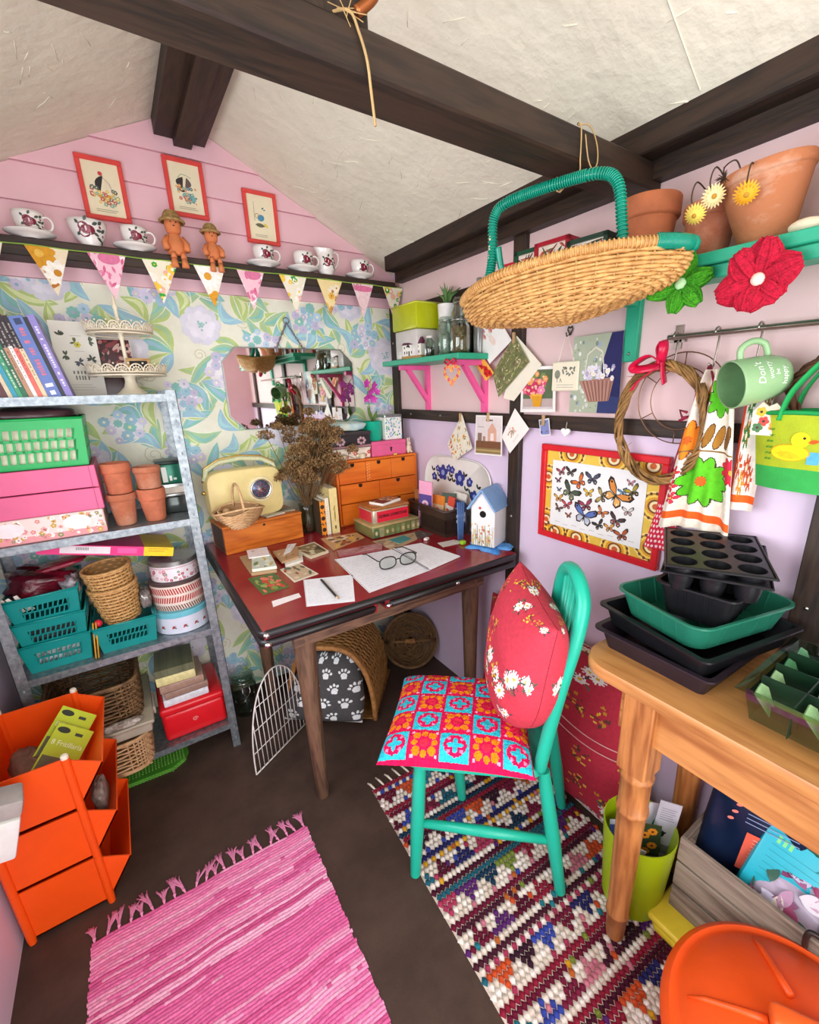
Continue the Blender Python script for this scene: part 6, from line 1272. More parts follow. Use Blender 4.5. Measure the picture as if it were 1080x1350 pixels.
def trugpic(A):
    A.rect(0,0,1,1,'#aab39a'); A.up(); A.add([(.62,0),(1,0),(1,1),(.78,1),(.62,.62)],'#2e2f5e'); A.add([(.58,.0),(1,0),(1,.2),(.6,.25)],'#37406e')
    for k in range(70): A.ell(A.R.uniform(0,.6),A.R.uniform(0,.95),A.R.uniform(.01,.035),None,A.R.choice(('#c9cfc0','#8f9f86','#dfe0d8','#9aa8c8','#7f8f76')))
    A.up(); A.up(); A.add([(.18,.42),(.88,.46),(.80,.16),(.40,.14)],'#a5786a'); A.up()
    for k in range(16): x = .22+k*.04; A.stroke([(x,.42),(.38+k*.027,.16)],.012,'#7d5348' if k % 2 else '#c49a88')
    A.stroke([(.28,.50),(.32,.76),(.48,.84),(.62,.78),(.68,.50)],.022,'#d8d2be')
    for k in range(46): A.flower(A.R.uniform(.18,.86),A.R.uniform(.44,.60),A.R.uniform(.02,.04),6,A.R.choice(('#efece6','#c9c4dc','#e6e2f0','#a8a0c8')),'#e6d890')
wall_card('photograph','photo print of a flower trug carried by someone in navy','photograph',[(-1.091,1.319),(-1.260,1.319),(-1.254,1.534),(-1.093,1.533)],-.026,'#e6e4de',trugpic,m=PRINTG)
hk = thing('sign_hook', 'small dark heart-shaped hook above the hanging sign', 'hook', (-.006,-1.063,1.555), rot=(0,0,QW)); m_iron = mat('dark_iron','#4a4440',.45,.7)
MB().tube([(0,-.004,-.012),(-.009,-.004,.004),(-.006,-.004,.012),(0,-.004,.007),(.006,-.004,.012),(.009,-.004,.004),(0,-.004,-.012)], .0022, 6).build('heart', m_iron, hk, True); MB().tube([(0,-.004,-.010),(0,-.018,-.016),(0,-.022,-.006)], .002, 6).build('prong', m_iron, hk, True)
sg = thing('hanging_sign', 'cream rounded sign with a tree drawing hung on string', 'sign', (-.030,-1.071,1.425), rot=(0,0,QW)); MB().rbox(-.050,.050,-.003,.003,-.043,.043,.0028,1).build('plaque', mat('cream_plaque','#e9e2c6',.6,var=.04), sg); MB().tube([(-.030,0,.040),(-.008,.006,.128),(.030,0,.040)], .0012, 4).build('string', mat('string','#e2d8bc',.8), sg)
A = Art(None, random.Random(5)); A.ell(-.028,.006,.011,.013,'#8a8c78'); A.stroke([(-.028,-.018),(-.028,.002)],.002,'#5a5a4e'); A.stroke([(-.018,-.018),(-.016,-.006),(-.010,-.018)],.0016,'#5a5a4e')
for k in range(22): A.ell(A.R.uniform(-.008,.036),A.R.uniform(.002,.026),.0035,.0026,'#6d6e62',A.R.random()*3)
A.lines(-.030,-.026,.034,.007,2,.0012,'#8a8a7c'); A.build('drawing', sg, PRINT, fn=lambda u, v, h: (u, -.003-h, v))
def poppy(A):
    A.rect(0,0,1,1,'#f0b64a'); A.up()
    for x, y in ((.4,.7),(.6,.4),(.4,.25),(.7,.15)): A.flower(x,y,.20,5,'#d3221f','#5a1010',.3)
wall_card('seed_card','little yellow card with red poppies at the shelf end','card',[(-.715,1.420),(-.757,1.447),(-.692,1.510),(-.650,1.484)],-.036,'#efb84e',poppy)
# beaded heart under the small shelf
hb = thing('beaded_heart', 'pink and yellow beaded heart hanging from the small shelf', 'ornament', (-.176,-.690,1.447), rot=(0,0,QW+.15)); b1 = MB(); b2 = MB(); R = random.Random(2)
for k in range(38):
    a = 2*PI*k/38; x = .036*(math.sin(a))**3; zz = .034*(.8125*math.cos(a)-.3125*math.cos(2*a)-.125*math.cos(3*a)-.06*math.cos(4*a)); MB().lathe([(.0028,-.0018),(.0062,-.0018),(.0062,.0018),(.0028,.0018),(.0028,-.0018)],8,M=Matrix.Translation((x,0,zz)) @ Matrix.Rotation(PI/2,4,'X') @ Matrix.Rotation(R.uniform(-.5,.5),4,'Y')).build('bead', mat('bead_yellow','#eab04a',.5) if k % 3 else mat('bead_pink','#e4577a',.5), hb)
bw_ = MB()
for sx in (-1, 1): bw_.tube([(0,-.006,.038),(sx*.020,-.008,.050),(sx*.030,-.006,.040),(sx*.014,-.006,.032),(0,-.006,.038)], .004, 6)
bw_.build('red_bow', mat('red_ribbon','#cf2a44',.5), hb, True)
def sprig(A):
    A.rect(0,0,1,1,'#e9e4ce'); A.up()
    for k in range(40): x, y = A.R.random(), A.R.random(); a = A.R.uniform(0,6.2); A.leaf(x,y,x+.13*math.cos(a),y+.13*math.sin(a),.018,A.R.choice(('#7d8f5a','#9aa87a','#d98a4a','#c9a05a','#5f7a5a','#b5704a')))
    for k in range(8): A.flower(A.R.random(),A.R.random(),.06,6,A.R.choice(('#e8a24a','#d8643c','#e9d06a')),'#8a4a2a')
def cakes(A):
    A.rect(.04,.04,.96,.96,'#e2d8d4'); A.rect(.04,.04,.96,.20,'#8f7a4e'); A.up(); A.rect(.04,.18,.96,.36,'#7a5238'); A.rect(.04,.10,.96,.14,'#b9a06a'); A.up()
    A.add([(.48,.36),(.80,.36),(.80,.64),(.64,.82),(.48,.64)],'#d9a890'); A.up(); A.rect(.58,.38,.70,.56,'#efe2da'); A.rect(.10,.36,.26,.56,'#8a7464'); A.rect(.30,.36,.40,.48,'#a98a78'); A.rect(.4,.86,.66,.90,'#6a625e'); A.rect(.1,.70,.34,.72,'#b0a49e')
def bird(A):
    A.up()
    for k in range(16): A.ell(.42+A.R.uniform(-.16,.16),.60+A.R.uniform(-.16,.16),.05,.035,A.R.choice(('#e2b3a0','#d2907c','#efcfc0','#9aa08a','#c9a08e')),A.R.random()*3)
    A.lines(.3,.25,.7,.05,2,.01,'#b8aca4')
wall_card('greeting_card','floral card hung corner-up below the small shelf','card',[(-.505,1.100),(-.610,1.150),(-.648,1.228),(-.548,1.301)][0:1]+[(-.625,1.165)]+[(-.560,1.296),(-.458,1.168)],-.026,'#efeadc',sprig,peg=(-.552,1.285)); 
wall_card('greeting_card','card with a garden shed picture pegged under the rail','card',[(-.644,1.144),(-.801,1.151),(-.800,1.298),(-.652,1.296)],-.030,'#f1ece6',cakes,peg=(-.726,1.292)); wall_card('greeting_card','cream card with a bird posy tilted on the post','card',[(-.844,1.167),(-.934,1.259),(-.863,1.326),(-.800,1.224)],-.032,'#f2eee4',bird)
wall_card('stamp_card','tiny blue flower card pegged on the rail','card',[(-.985,1.240),(-1.026,1.244),(-1.016,1.298),(-.973,1.291)],-.030,'#e9e9e6',photo(('#7f86b8','#5a6a5a','#c9cce0','#3f4470'),12,'#e9e9e6'),peg=(-.995,1.292))
th = thing('tiny_heart', 'tiny white heart hanging from the rail', 'ornament', (-.028,-1.084,1.258), rot=(0,0,QW)); MB().sheet([(.016*(math.sin(a))**3*1.1, .015*(.8125*math.cos(a)-.3125*math.cos(2*a)-.125*math.cos(3*a)-.06*math.cos(4*a))) for a in [2*PI*k/24 for k in range(24)]][::-1], .004).build('heart', m_bhw, th); MB().tube([(0,0,.008),(0,.004,.03)], .0007, 4).build('thread', mat('string','#e2d8bc',.8), th)
# butterfly poster
bf = thing('butterfly_picture', 'red framed butterfly chart with a patterned mount on the lilac wall', 'picture', (-.004,-1.200,1.053), rot=(0,0,QW)); w, h, f = .218, .160, .020; m_rf = mat('pillar_red_paint','#d3202a',.4,var=.06)
for a in ((-w,w,h-f,h),(-w,w,-h,-h+f),(-w,-w+f,-h+f,h-f),(w-f,w,-h+f,h-f)): MB().rbox(a[0],a[1],-.018,0,a[2],a[3],.0025,1).build('frame_rail', m_rf, bf)
MB().box(-w+f,w-f,-.006,0,-h+f,h-f).build('mount', mat('ochre_mount','#e6c24a',.6), bf); A = Art([(-w+f,-h+f),(w-f,-h+f),(w-f,h-f),(-w+f,h-f)], random.Random(17))
for cx, cy in ((-.19,-.10),(-.19,.05),(-.10,.135),(.05,.135),(.17,.13),(.19,.02),(.19,-.10),(.08,-.135),(-.06,-.135),(-.15,-.135)):
    for r, c in ((.052,'#f2dc8a'),(.046,'#b8842a'),(.040,'#f0cf58'),(.032,'#d9a02a'),(.024,'#7a4a22'),(.018,'#f2e2b0'),(.010,'#c8622e')): A.ell(cx,cy,r,r*.85,c); A.up()
    for k in range(16): a = 2*PI*k/16; A.ell(cx+.043*math.cos(a),cy+.037*math.sin(a),.0045,None,'#6a4020')
    A.layer = 0
A.build('mount_pattern', bf, PRINT, fn=lambda u, v, h_: (u, -.006-h_, v)); MB().box(-.172,.160,-.009,-.0075,-.112,.110).build('chart_sheet', mat('chart_paper','#edeeea',.5,var=.02), bf)
A = Art(None, random.Random(23))
def butterfly(x, y, s_, c1, c2, rot, dark='#2a221e'):
    co, si = math.cos(rot), math.sin(rot)
    def T(u, v): return (x+(u*co-v*si)*s_, y+(u*si+v*co)*s_)
    for sx in (-1, 1):
        for pts, c in (([(0,.05),(.25,.45),(.75,.75),(1.0,.70),(.95,.35),(.55,.05),(0,-.02)], dark), ([(0,-.02),(.45,.0),(.65,-.25),(.5,-.6),(.2,-.55),(0,-.1)], dark)):
            P = [T(sx*u, v) for u, v in pts]; A.layer = 0; A.add(P if sx > 0 else P[::-1], c)
        for pts, c in (([(.05,.06),(.28,.38),(.68,.62),(.85,.58),(.80,.36),(.5,.1)], c1), ([(.05,-.06),(.42,-.05),(.54,-.24),(.44,-.50),(.22,-.46)], c2)):
            P = [T(sx*u, v) for u, v in pts]; A.layer = 1; A.add(P if sx > 0 else P[::-1], c)
        A.layer = 2; a = T(sx*.72,.50); A.ell(a[0],a[1],.07*s_,None,dark); a = T(sx*.4,-.35); A.ell(a[0],a[1],.06*s_,None,'#e9dfc8')
    A.layer = 3; A.leaf(*T(0,.2),*T(0,-.45),.05*s_,dark)
bl = [(-.135,.075,.020,'#b0485a','#8a3a4a',.3),(-.098,.078,.022,'#3a3432','#5a4a40',-.1),(-.062,.050,.030,'#d8702a','#c85a20',.7),(-.015,.068,.028,'#4a5468','#3a4050',0),(-.095,.012,.038,'#4a5a44','#6a7a54',-.5),(-.145,.045,.014,'#7a4a5a','#5a3040',.2),(-.025,.022,.020,'#e8c23a','#d8a82a',.1),(.022,.020,.026,'#b8a05a','#5a4a30',1.4),(.068,.030,.050,'#d88a3a','#e0a85a',-.6),(-.140,-.015,.020,'#e0a83a','#d08a2a',.1),(-.105,-.032,.022,'#c84a5a','#a83a48',0),(-.032,-.020,.028,'#a04058','#7a3044',.3),(-.035,-.055,.046,'#5a74b8','#b8c0d0',-.2),(.028,-.030,.022,'#d88048','#c06a38',-.4),(.078,-.045,.028,'#4a3a3a','#8a4a4a',-.3),(.090,.045,.016,'#5a8aa8','#7aa0b8',.3),(.120,.050,.026,'#a8982a','#4a4420',.5),(.112,-.010,.020,'#d8d2c8','#b89a98',.1),(.020,-.072,.022,'#3a3838','#2a2828',.5),(.058,-.072,.020,'#e2a04a','#c8803a',.2),(.100,-.085,.026,'#b85a2e','#8a4020',.3),(-.138,-.050,.018,'#7a5a4a','#5a4034',-.3),(-.095,-.066,.014,'#a8583a','#7a3a24',.2),(-.140,.014,.011,'#4a5a7a','#3a4a6a',0),(.112,.075,.014,'#c88a98','#a86a78',0)]
for q in bl: butterfly(*q)
A.layer = 0
for k in range(9): A.rect(-.15+k*.034,-.097-(k % 2)*.004,-.15+k*.034+.020,-.0955-(k % 2)*.004,'#b8b6b0')
A.build('butterfly_print', bf, PRINT, fn=lambda u, v, h_: (u, -.009-h_, v))

# ---------------------------------------------------------------- upper green shelf
us = thing('upper_shelf', 'long sea green shelf under the wall plate', 'shelf', (0,0,0)); UZ = 1.634
MB().rbox(-.202,-.002,-2.40,-.930,UZ-.022,UZ,.002,1).build('board', m_sg, us)
MB().rbox(-.192,-.150,-2.40,-.940,UZ-.046,UZ-.0225,.002,1).build('front_batten', m_sg, us)
for y in (-1.270,-2.10): MB().rbox(-.020,-.002,y-.020,y+.020,1.455,UZ-.0225,.002,1).build('bracket_upright', m_sg, us); MB().box(-.150,-.020,y-.014,y+.014,UZ-.045,UZ-.0225).build('bracket_arm', m_sg, us); MB().ball((-.021,y,1.475),.004,8,5).build('screw_head', m_screw, us, True)
pz = UZ+.0005
flowerpot('clay pot with a thick rim behind the right end of the trug', (-.120,-1.350,pz), .064,.045,.150,.26,mat('orange_terracotta','#b0653f',.8,var=.12,scale=20,bump=.1,bscale=120),lip=.006)
flowerpot('small brown clay pot between the two large pots on the upper shelf', (-.105,-1.478,pz), .052,.036,.108,.24,m_terra2,lip=.004)
flowerpot('big tilted clay pot with chalky streaks on the upper shelf', (-.118,-1.590,pz+.009), .074,.042,.122,.14,mat('chalky_terracotta','#b4714a',.85,scale=9,col2='#cda78c',bump=.15,bscale=90,contrast=(.52,.72),stretch=(1,1,2.2)),rot=(-.10,-.12,0),lip=.003,seg=40)
flowerpot('clay pot at the right edge of the upper shelf', (-.110,-1.775,pz), .070,.045,.165,.22,m_terra,lip=.005)
o = MB().ball((0,0,.011),.026,16,10,sc=(.62,1.0,.44)).build('pebble', mat('pale_pebble','#e2d6b8',.6,var=.06,scale=40), None, True, loc=(-.170,-1.668,pz)); tag(o, 'pale flat pebble on the upper shelf beside the big tilted pot', 'pebble')
def daisy(label, pts, c, r, rot):
    nd = Vector((-.80+rot[0]*.1,-.45+rot[1]*.1,-.30+rot[2]*.1)).normalized()
    t = thing('dried_daisy', label, 'dried flower', pts[-1]); e = Vector(pts[-1]); MB().tube(rounded([Vector(p)-e for p in pts],6), .0014, 5).build('stem', mat('dry_dark_stem','#4a3828',.85), t, True); M0 = nd.to_track_quat('Z','Y').to_matrix().to_4x4(); pt = mat('petal_'+c, c, .7, var=.12); b = MB()
    for ring, (n, L, w_) in enumerate(((20,r,.0028),(14,r*.75,.0026))):
        for k in range(n):
            a = 2*PI*k/n+ring*.2; b.grid(lambda u, v: (math.cos(a)*(v*L)-math.sin(a)*(u-.5)*2*w_*math.sin(PI*(.15+.8*v)), math.sin(a)*(v*L)+math.cos(a)*(u-.5)*2*w_*math.sin(PI*(.15+.8*v)), .004*ring-.006*v*v), 1, 3, M=M0)
    b.build('petals', pt, t, True); MB().ball((0,0,.003),r*.24,8,5,M=M0,sc=(1,1,.5)).build('flower_centre', mat('daisy_centre','#b8862a',.8), t, True)
daisy('pale cream dried daisy hanging on the big tilted pot', [(-.165,-1.530,1.752),(-.190,-1.518,1.775),(-.214,-1.522,1.745),(-.210,-1.530,1.722)], '#e6d79a', .020, (0,-1,-.5)); daisy('golden dried daisy hanging on the big tilted pot', [(-.198,-1.585,1.752),(-.214,-1.587,1.752),(-.222,-1.588,1.730),(-.218,-1.588,1.706)], '#e8a41c', .020, (1,.5,-3)); daisy('yellow dried daisy hanging lowest before the small brown pot', [(-.160,-1.490,1.752),(-.195,-1.488,1.760),(-.215,-1.492,1.730),(-.212,-1.500,1.700)], '#e9cf5a', .019, (2,3,-1))
b = thing('dried_seedhead', 'spiky dried seed head above the pale daisy', 'dried flower', (-.192,-1.535,1.752)); R = random.Random(6); q = MB()
for k in range(40): d = Vector((R.gauss(0,1),R.gauss(0,1),R.gauss(0,.8))).normalized(); q.tube([(0,0,0), d*R.uniform(.010,.018)], [.0012,.0005], 4)
q.build('spikes', mat('dry_dark_stem','#4a3828',.85), b); MB().tube(rounded([(0,0,0),(.004,.004,.018),(.012,-.010,.026),(.018,-.02,.006)],6), .0014, 5).build('stem', mat('dry_dark_stem','#4a3828',.85), b, True)
# storage tins seen over the trug
for lab, y, wy, h, c, sc_ in (('narrow red edged storage tin behind the trug, leftmost',-.955,.030,.105,'#c01c34',0),('green edged storage tin with a red flower print behind the trug',-1.015,.034,.125,'#1f5138',1),('large red edged storage tin behind the trug handle',-1.105,.048,.128,'#b01c30',1),('dark green storage tin behind the trug, nearest the clay pots',-1.215,.050,.108,'#2c4436',1)):
    t = thing('storage_tin', lab, 'tin', (-.115,y,pz), rz=.10, group='storage tins on the upper shelf'); MB().box(-.045,.045,-wy+.003,wy-.003,0,h-.004).build('tin_body', mat('ivory_tin','#efe2cf',.35), t); me = mat('tin_edge_'+c, c, .35, .2)
    for x in (-.046,.046):
        for y2 in (-wy, wy): MB().box(x-.005,x+.005,y2-.005,y2+.005,0,h).build('corner_strip', me, t)
    MB().box(-.051,.051,-wy-.005,wy+.005,h-.010,h).build('lid', me, t); A = Art([(-wy+.006,.004),(wy-.006,.004),(wy-.006,h-.012),(-wy+.006,h-.012)], random.Random(len(lab)))
    for k in range(46): A.leaf(A.R.uniform(-wy,wy),A.R.uniform(0,h),A.R.uniform(-wy,wy),A.R.uniform(0,h),.003,A.R.choice(('#3f5a3c','#8a3a34','#5a6a44','#b8584a','#2e3a2c'))) if k % 2 else A.ell(A.R.uniform(-wy,wy),A.R.uniform(.01,h*.8),.007,None,A.R.choice(('#b03a34','#d0705c','#7a2a28')))
    A.build('botanical_print', t, PRINT, fn=lambda u, v, q_: (-.045-q_, -u, v))
    A.build('end_print', t, PRINT, fn=lambda u, v, q_: (u*.9, -wy+.003-q_, v))
# crocheted flowers pinned to the shelf edge
def crochet(name, label, y, zc, r, c, c2, nP, petal_w, centre, seed, x=-.212):
    t = thing(name, label, 'crochet flower', (x,y,zc), rot=(0,0,QW+.35)); R = random.Random(seed); m = mat('wool_'+c, c, .95, scale=120, col2=c2, bump=.8, bscale=260)
    for k in range(nP):
        a = 2*PI*k/nP+.3+R.uniform(-.12,.12); lk = R.uniform(.86,1.14); ck = R.uniform(.5,1.6)
        def F(u, v):
            s_ = u*2-1; w_ = petal_w*math.sin(PI*min(.97,.12+.80*v))**.7; rr = r*v*lk; cup = .020*v*ck+.012*math.sin(PI*v)*(1-s_*s_)-.010*abs(s_)*v; rib = .0018*math.sin(s_*9)*math.sin(v*3)
            return (math.cos(a)*rr-math.sin(a)*s_*w_, -.006-cup-rib, math.sin(a)*rr+math.cos(a)*s_*w_)
        b = MB().grid(F, 14, 12); b.grid(lambda u, v: (F(u,v)[0], F(u,v)[1]+.005, F(u,v)[2]), 14, 12, flip=True); b.build('petal', m, t, True)
        for s0 in (-.75,-.25,.25,.75): MB().tube([F((s0+1)/2, v/8) for v in range(1,9)], .0028, 5).build('stitch_rib', m, t, True)
    MB().ball((0,-.016,0),.011,12,8,sc=(1,.6,1)).build('button', mat('button_'+centre, centre, .4), t, True)
crochet('crochet_flower','bright green crocheted flower on the upper shelf edge',-1.492,1.583,.054,'#4fae1c','#2f8a12',6,.019,'#a9d39a',3); crochet('crochet_flower','crimson crocheted flower with a pale heart on the upper shelf edge',-1.626,1.566,.056,'#d4123a','#a80c2c',6,.030,'#eac3b4',5)
# ---------------------------------------------------------------- hook rail
hr = thing('hook_rail', 'steel rail with hanging hooks on the right wall', 'rail', (0,0,0)); m_st = mat('brushed_steel','#b5ada2',.28,.95,var=.06,scale=60)
MB().tube([(-.042,-1.385,1.503),(-.042,-2.35,1.503)], .0062, 12).build('rail_bar', m_st, hr, True)
c = MB(); c.box(-.010,-.002,-1.412,-1.372,1.493,1.513); c.box(-.010,-.002,-1.401,-1.383,1.478,1.532); c.build('cross_plate', m_st, hr); MB().tube([(-.004,-1.392,1.503),(-.042,-1.392,1.503)], .006, 10).build('standoff', m_st, hr, True)
def shook(y):
    pts = [(-.042+.012*math.cos(a), y, 1.503+.012*math.sin(a)) for a in [-.6+PI*1.25*k/10 for k in range(11)]]; pts = pts[::-1]+[(-.034,y,1.470),(-.038,y,1.445)]+[(-.050+.012*math.cos(a), y, 1.440+.012*math.sin(a)) for a in [-.2-PI*.9*k/8 for k in range(9)]]
    t = thing('s_hook', {-1.405:'steel hook nearest the rail end holding the wreath',-1.497:'steel hook holding the red strap and tea towel',-1.580:'steel hook holding the green mug',-1.735:'steel hook holding the lime bag'}[y], 'hook', (0,0,0)); MB().tube(pts, .0023, 8).build('hook_wire', m_st, t, True)
for y in (-1.405,-1.497,-1.580,-1.735): shook(y)
# wreaths
wr = thing('twig_wreath', 'oval vine twig wreath tied with a red ribbon', 'wreath', (-.062,-1.400,1.298), rot=(.06,0,QW)); R = random.Random(14); m_vine = mat('vine_twig','#a98048',.7,scale=30,col2='#6d4e28'); b = MB()
for k in range(15):
    ph, amp, fq = R.uniform(0,6.28), R.uniform(.003,.015), R.choice((2,3,5,7)); pts = [((.108+amp*math.cos(fq*a+ph))*math.cos(a)*1.02, amp*math.sin(fq*a+ph), (.142+amp*math.cos(fq*a+ph))*math.sin(a)) for a in [2*PI*j/72 for j in range(72)]]; b.tube(pts, R.uniform(.0022,.0042), 5, closed=True)
b.build('vines', m_vine, wr, True); b = MB()
for k in range(26): a = R.uniform(0,6.28); p = Vector((.112*math.cos(a),-.006,.146*math.sin(a))); b.tube([p, p+Vector((R.gauss(0,.012),R.gauss(0,.008),R.gauss(0,.012)))], [.0012,.0004], 4)
b.build('twig_ends', m_vine, wr, kind='stuff'); m_rib = mat('crimson_ribbon','#c81640',.3,var=.15,scale=30)
b = MB()
for pts in ([(.004,-.016,.140),(-.020,-.030,.165),(-.058,-.030,.150),(-.066,-.026,.138),(-.040,-.028,.136),(0,-.018,.142)], [(-.002,-.018,.146),(.010,-.03,.176),(.004,-.024,.196),(-.008,-.02,.18),(0,-.018,.145)], [(0,-.02,.142),(-.020,-.026,.128),(-.052,-.02,.108),(-.070,-.016,.086)], [(.006,-.02,.150),(.010,-.022,.125),(.012,-.016,.100)]): b.tube(rounded(pts,6), .0125, 6, flat=.16)
b.build('ribbon_bow', m_rib, wr, True)
wi = thing('wire_ring', 'double wire wreath ring behind the twig wreath', 'wire ring', (-.034,-1.428,1.360), rot=(0,0,QW)); m_cop = mat('copper_wire','#8c6a52',.35,.9)
for r in (.108,.074): MB().tube([(r*math.cos(a),0,r*math.sin(a)) for a in [2*PI*k/48 for k in range(48)]], .0015, 6, closed=True).build('ring', m_cop, wi, True)
for k in range(6): a = 2*PI*k/6+.5; MB().tube([(.074*math.cos(a),0,.074*math.sin(a)),(.108*math.cos(a),0,.108*math.sin(a))], .0014, 5).build('spoke', m_cop, wi, True)
# red strap + towel
sp = thing('red_strap', 'dark red looped strap hanging from the second hook', 'strap', (-.055,-1.497,1.430), rot=(0,0,QW)); b = MB(); b.tube([(0,0,.006),(-.018,-.004,-.05),(-.022,-.006,-.10),(-.034,-.006,-.16),(-.050,-.004,-.235),(-.062,0,-.27)], .0065, 6, flat=.3); b.tube([(0,0,.006),(.014,-.004,-.03),(.020,-.006,-.07),(-.004,-.008,-.09),(-.020,-.006,-.05)], .0060, 6, flat=.3); b.tube([(-.030,-.012,-.10),(-.046,-.016,-.095),(-.040,-.014,-.112),(-.022,-.010,-.108),(-.046,-.014,-.12)], .0035, 5); b.build('webbing', mat('maroon_webbing','#8c1b34',.7,bump=.2), sp, True)
tw = thing('tea_towel', 'cream tea towel with big green and orange flowers on a hook', 'tea towel', (-.050,-1.515,1.250), rot=(0,0,QW)); rs = Raster(80,'#efe6d4',2.5)
def outl(x, y, r, n, c, ring='#3a3a1e', cen='#e8661c'):
    for k in range(n): a = 2*PI*k/n; rs.ell(x+math.cos(a)*r*.6, y+math.sin(a)*r*.6, r*.44, r*.27, ring, a)
    for k in range(n): a = 2*PI*k/n; rs.ell(x+math.cos(a)*r*.6, y+math.sin(a)*r*.6, r*.40, r*.225, c, a)
    rs.ell(x, y, r*.2, r*.2, cen)
outl(.52,.80,.40,10,'#5fc61e'); outl(.12,1.46,.30,8,'#f08a1e','#8a3a10','#e2601c'); outl(.66,2.10,.30,8,'#55b81c'); outl(1.0,1.05,.22,9,'#dd2240','#7a1020','#f0a030')
for x, y, c in ((.52,1.52,'#9a6a24'),(.70,1.50,'#b07a2a'),(.88,1.52,'#8a5c20'),(.28,1.98,'#e89a24'),(.32,2.30,'#d98a1e')): rs.ell(x, y, .075, .20, '#4a3210', -.35); rs.ell(x, y, .062, .18, c, -.35)
for x, y in ((.06,.72),(.12,.52),(.05,.95)): outl(x, y, .11, 5, '#e2334a', '#8a1428', '#f0b040')
rs.rect(0,.17,1,.29,'#f0641c'); rs.rect(0,1.28,1,1.30,'#8a6a3a')
def Ft(u, v):
    fold = .012*math.sin(u*14+v*1.5)*(.4+.6*v)-.008*math.cos(u*23)*(1-v)
    wv = .025+.062*(1-v)**.75; top = .175; bot = -.215+.018*math.sin(u*3)
    sh_ = .012*(1-v)-.045*(1-v); return ((u-.5)*2*wv+sh_*.3+.008, -.012-fold, bot+(top-bot)*v)
b = MB(); b.grid(Ft, 80, 200, rs); b.grid(lambda u, v: (Ft(u,v)[0],Ft(u,v)[1]+.002,Ft(u,v)[2]), 40, 40, lambda u, v: '#e9e0cc', flip=True); b.build('cloth', CLOTHP, tw, True)
b = MB(); rs2 = Raster(60,'#efe8dc'); rs2.rect(0,.08,1,.14,'#f0641c'); rs2.rect(0,0,.12,1,'#d9481c')
for k in range(10): rs2.flower(random.Random(k).uniform(.1,.9), random.Random(k+50).uniform(.2,.95), .12, 7, ('#3f7a3a','#c8502a','#8a6a3a','#dd8a2a')[k % 4], '#f2e6c2')
b.grid(lambda u, v: (.062+.052*u+.02*v*0, .004-.006*math.sin(u*7), -.135+.265*v), 60, 60, rs2); b.build('back_fold', CLOTHP, tw, True)
rt_ = thing('spotted_cloth', 'red spotted cloth hanging below the tea towel', 'cloth', (-.044,-1.440,1.052), rot=(0,0,QW)); rs3 = Raster(70,'#cf2444')
for k in range(9):
    for j in range(9): rs3.ell(.06+k*.11+(j % 2)*.055, .06+j*.11, .032, .032, '#f2d9d6')
b = MB(); b.grid(lambda u, v: ((u-.5)*(.085-.035*v)-.010*(1-v), -.006*math.sin(u*9), -.085+.13*v), 70, 70, rs3); b.grid(lambda u, v: ((u-.5)*(.085-.035*v)-.010*(1-v), -.006*math.sin(u*9)+.0015, -.085+.13*v), 20, 20, lambda u, v: '#b81e3a', flip=True); b.build('cloth', CLOTHP, rt_, True)
# mug on its hook
mug = thing('mug', 'pale green mug with white lettering hanging by its handle', 'mug', (-.108,-1.612,1.400)); ax = Vector((-.80,.56,-.18)).normalized(); up = Vector((.1,-.05,1)); up = (up-ax*up.dot(ax)).normalized(); sd = up.cross(ax)
MM = Matrix(((sd.x,up.x,ax.x,0),(sd.y,up.y,ax.y,0),(sd.z,up.z,ax.z,0),(0,0,0,1))); mug.rotation_euler = MM.to_euler(); m_mug = mat('celadon_glaze','#93b987',.22,var=.04); m_mugi = mat('celadon_inside','#6f9a68',.3)
MP = [(.030,-.050),(.036,-.047),(.042,-.030),(.0455,.0),(.0475,.048)]
MB().shell([(0,-.048),(.028,-.050)]+MP+[(.0475,.050),(.0450,.050)], 40).build('mug_body', m_mug, mug, True); MB().shell([(.0450,.050),(.0430,.0),(.038,-.036),(.03,-.044),(0,-.044)], 40).build('mug_inside', m_mugi, mug, True); MB().tube(rounded([(0,.044,.030),(0,.066,.027),(0,.075,.004),(0,.066,-.018),(0,.042,-.024)],6), .0058, 10, flat=1.1).build('handle', m_mug, mug, True)
m_wl = mat('white_lettering','#f2f4ec',.5)
def mugtext(s, size, a, zc):
    o = text(s, size, m_wl, mug, (0,0,0), (0,0,0), extrude=0, shear=.2)
    me = o.data
    for v in me.vertices: x, y = v.co.x, v.co.y; zz = zc+y; r = prof_r(MP)(zz)+.0006; aa = a+x/r; v.co = Vector((r*math.cos(aa), r*math.sin(aa), zz))
    me.update()
vd_ = (Vector((-1.18,-2.01,1.40))-mug.location).normalized(); wv_ = vd_-ax*vd_.dot(ax); am = math.atan2(wv_.dot(up), wv_.dot(sd))
mugtext("Don't", .0200, am+.25, .018); mugtext('worry', .0150, am+.30, .000); mugtext('be', .012, am+.15, -.013); mugtext('happy', .0150, am-.05, -.027)
pt = thing('painted_tag', 'painted wooden flower tag hanging below the mug', 'tag', (-.090,-1.640,1.322), rot=(.05,.1,QW)); MB().sheet([(-.024,-.034),(.024,-.030),(.028,.004),(.022,.022),(.008,.034),(-.004,.026),(-.016,.034),(-.030,.012)], .005).build('plaque', m_lace, pt); A = Art(None, random.Random(4))
for x, y, c in ((-.014,.014,'#e8c02a'),(.012,.012,'#e0762a'),(-.006,-.004,'#d8453a'),(.014,-.012,'#e89a3a'),(-.014,-.018,'#4a7a4a')): A.flower(x,y,.010,5,c,'#4a2a1e')
A.build('painting', pt, PRINT, fn=lambda u, v, h: (u, -.0026-h, v))
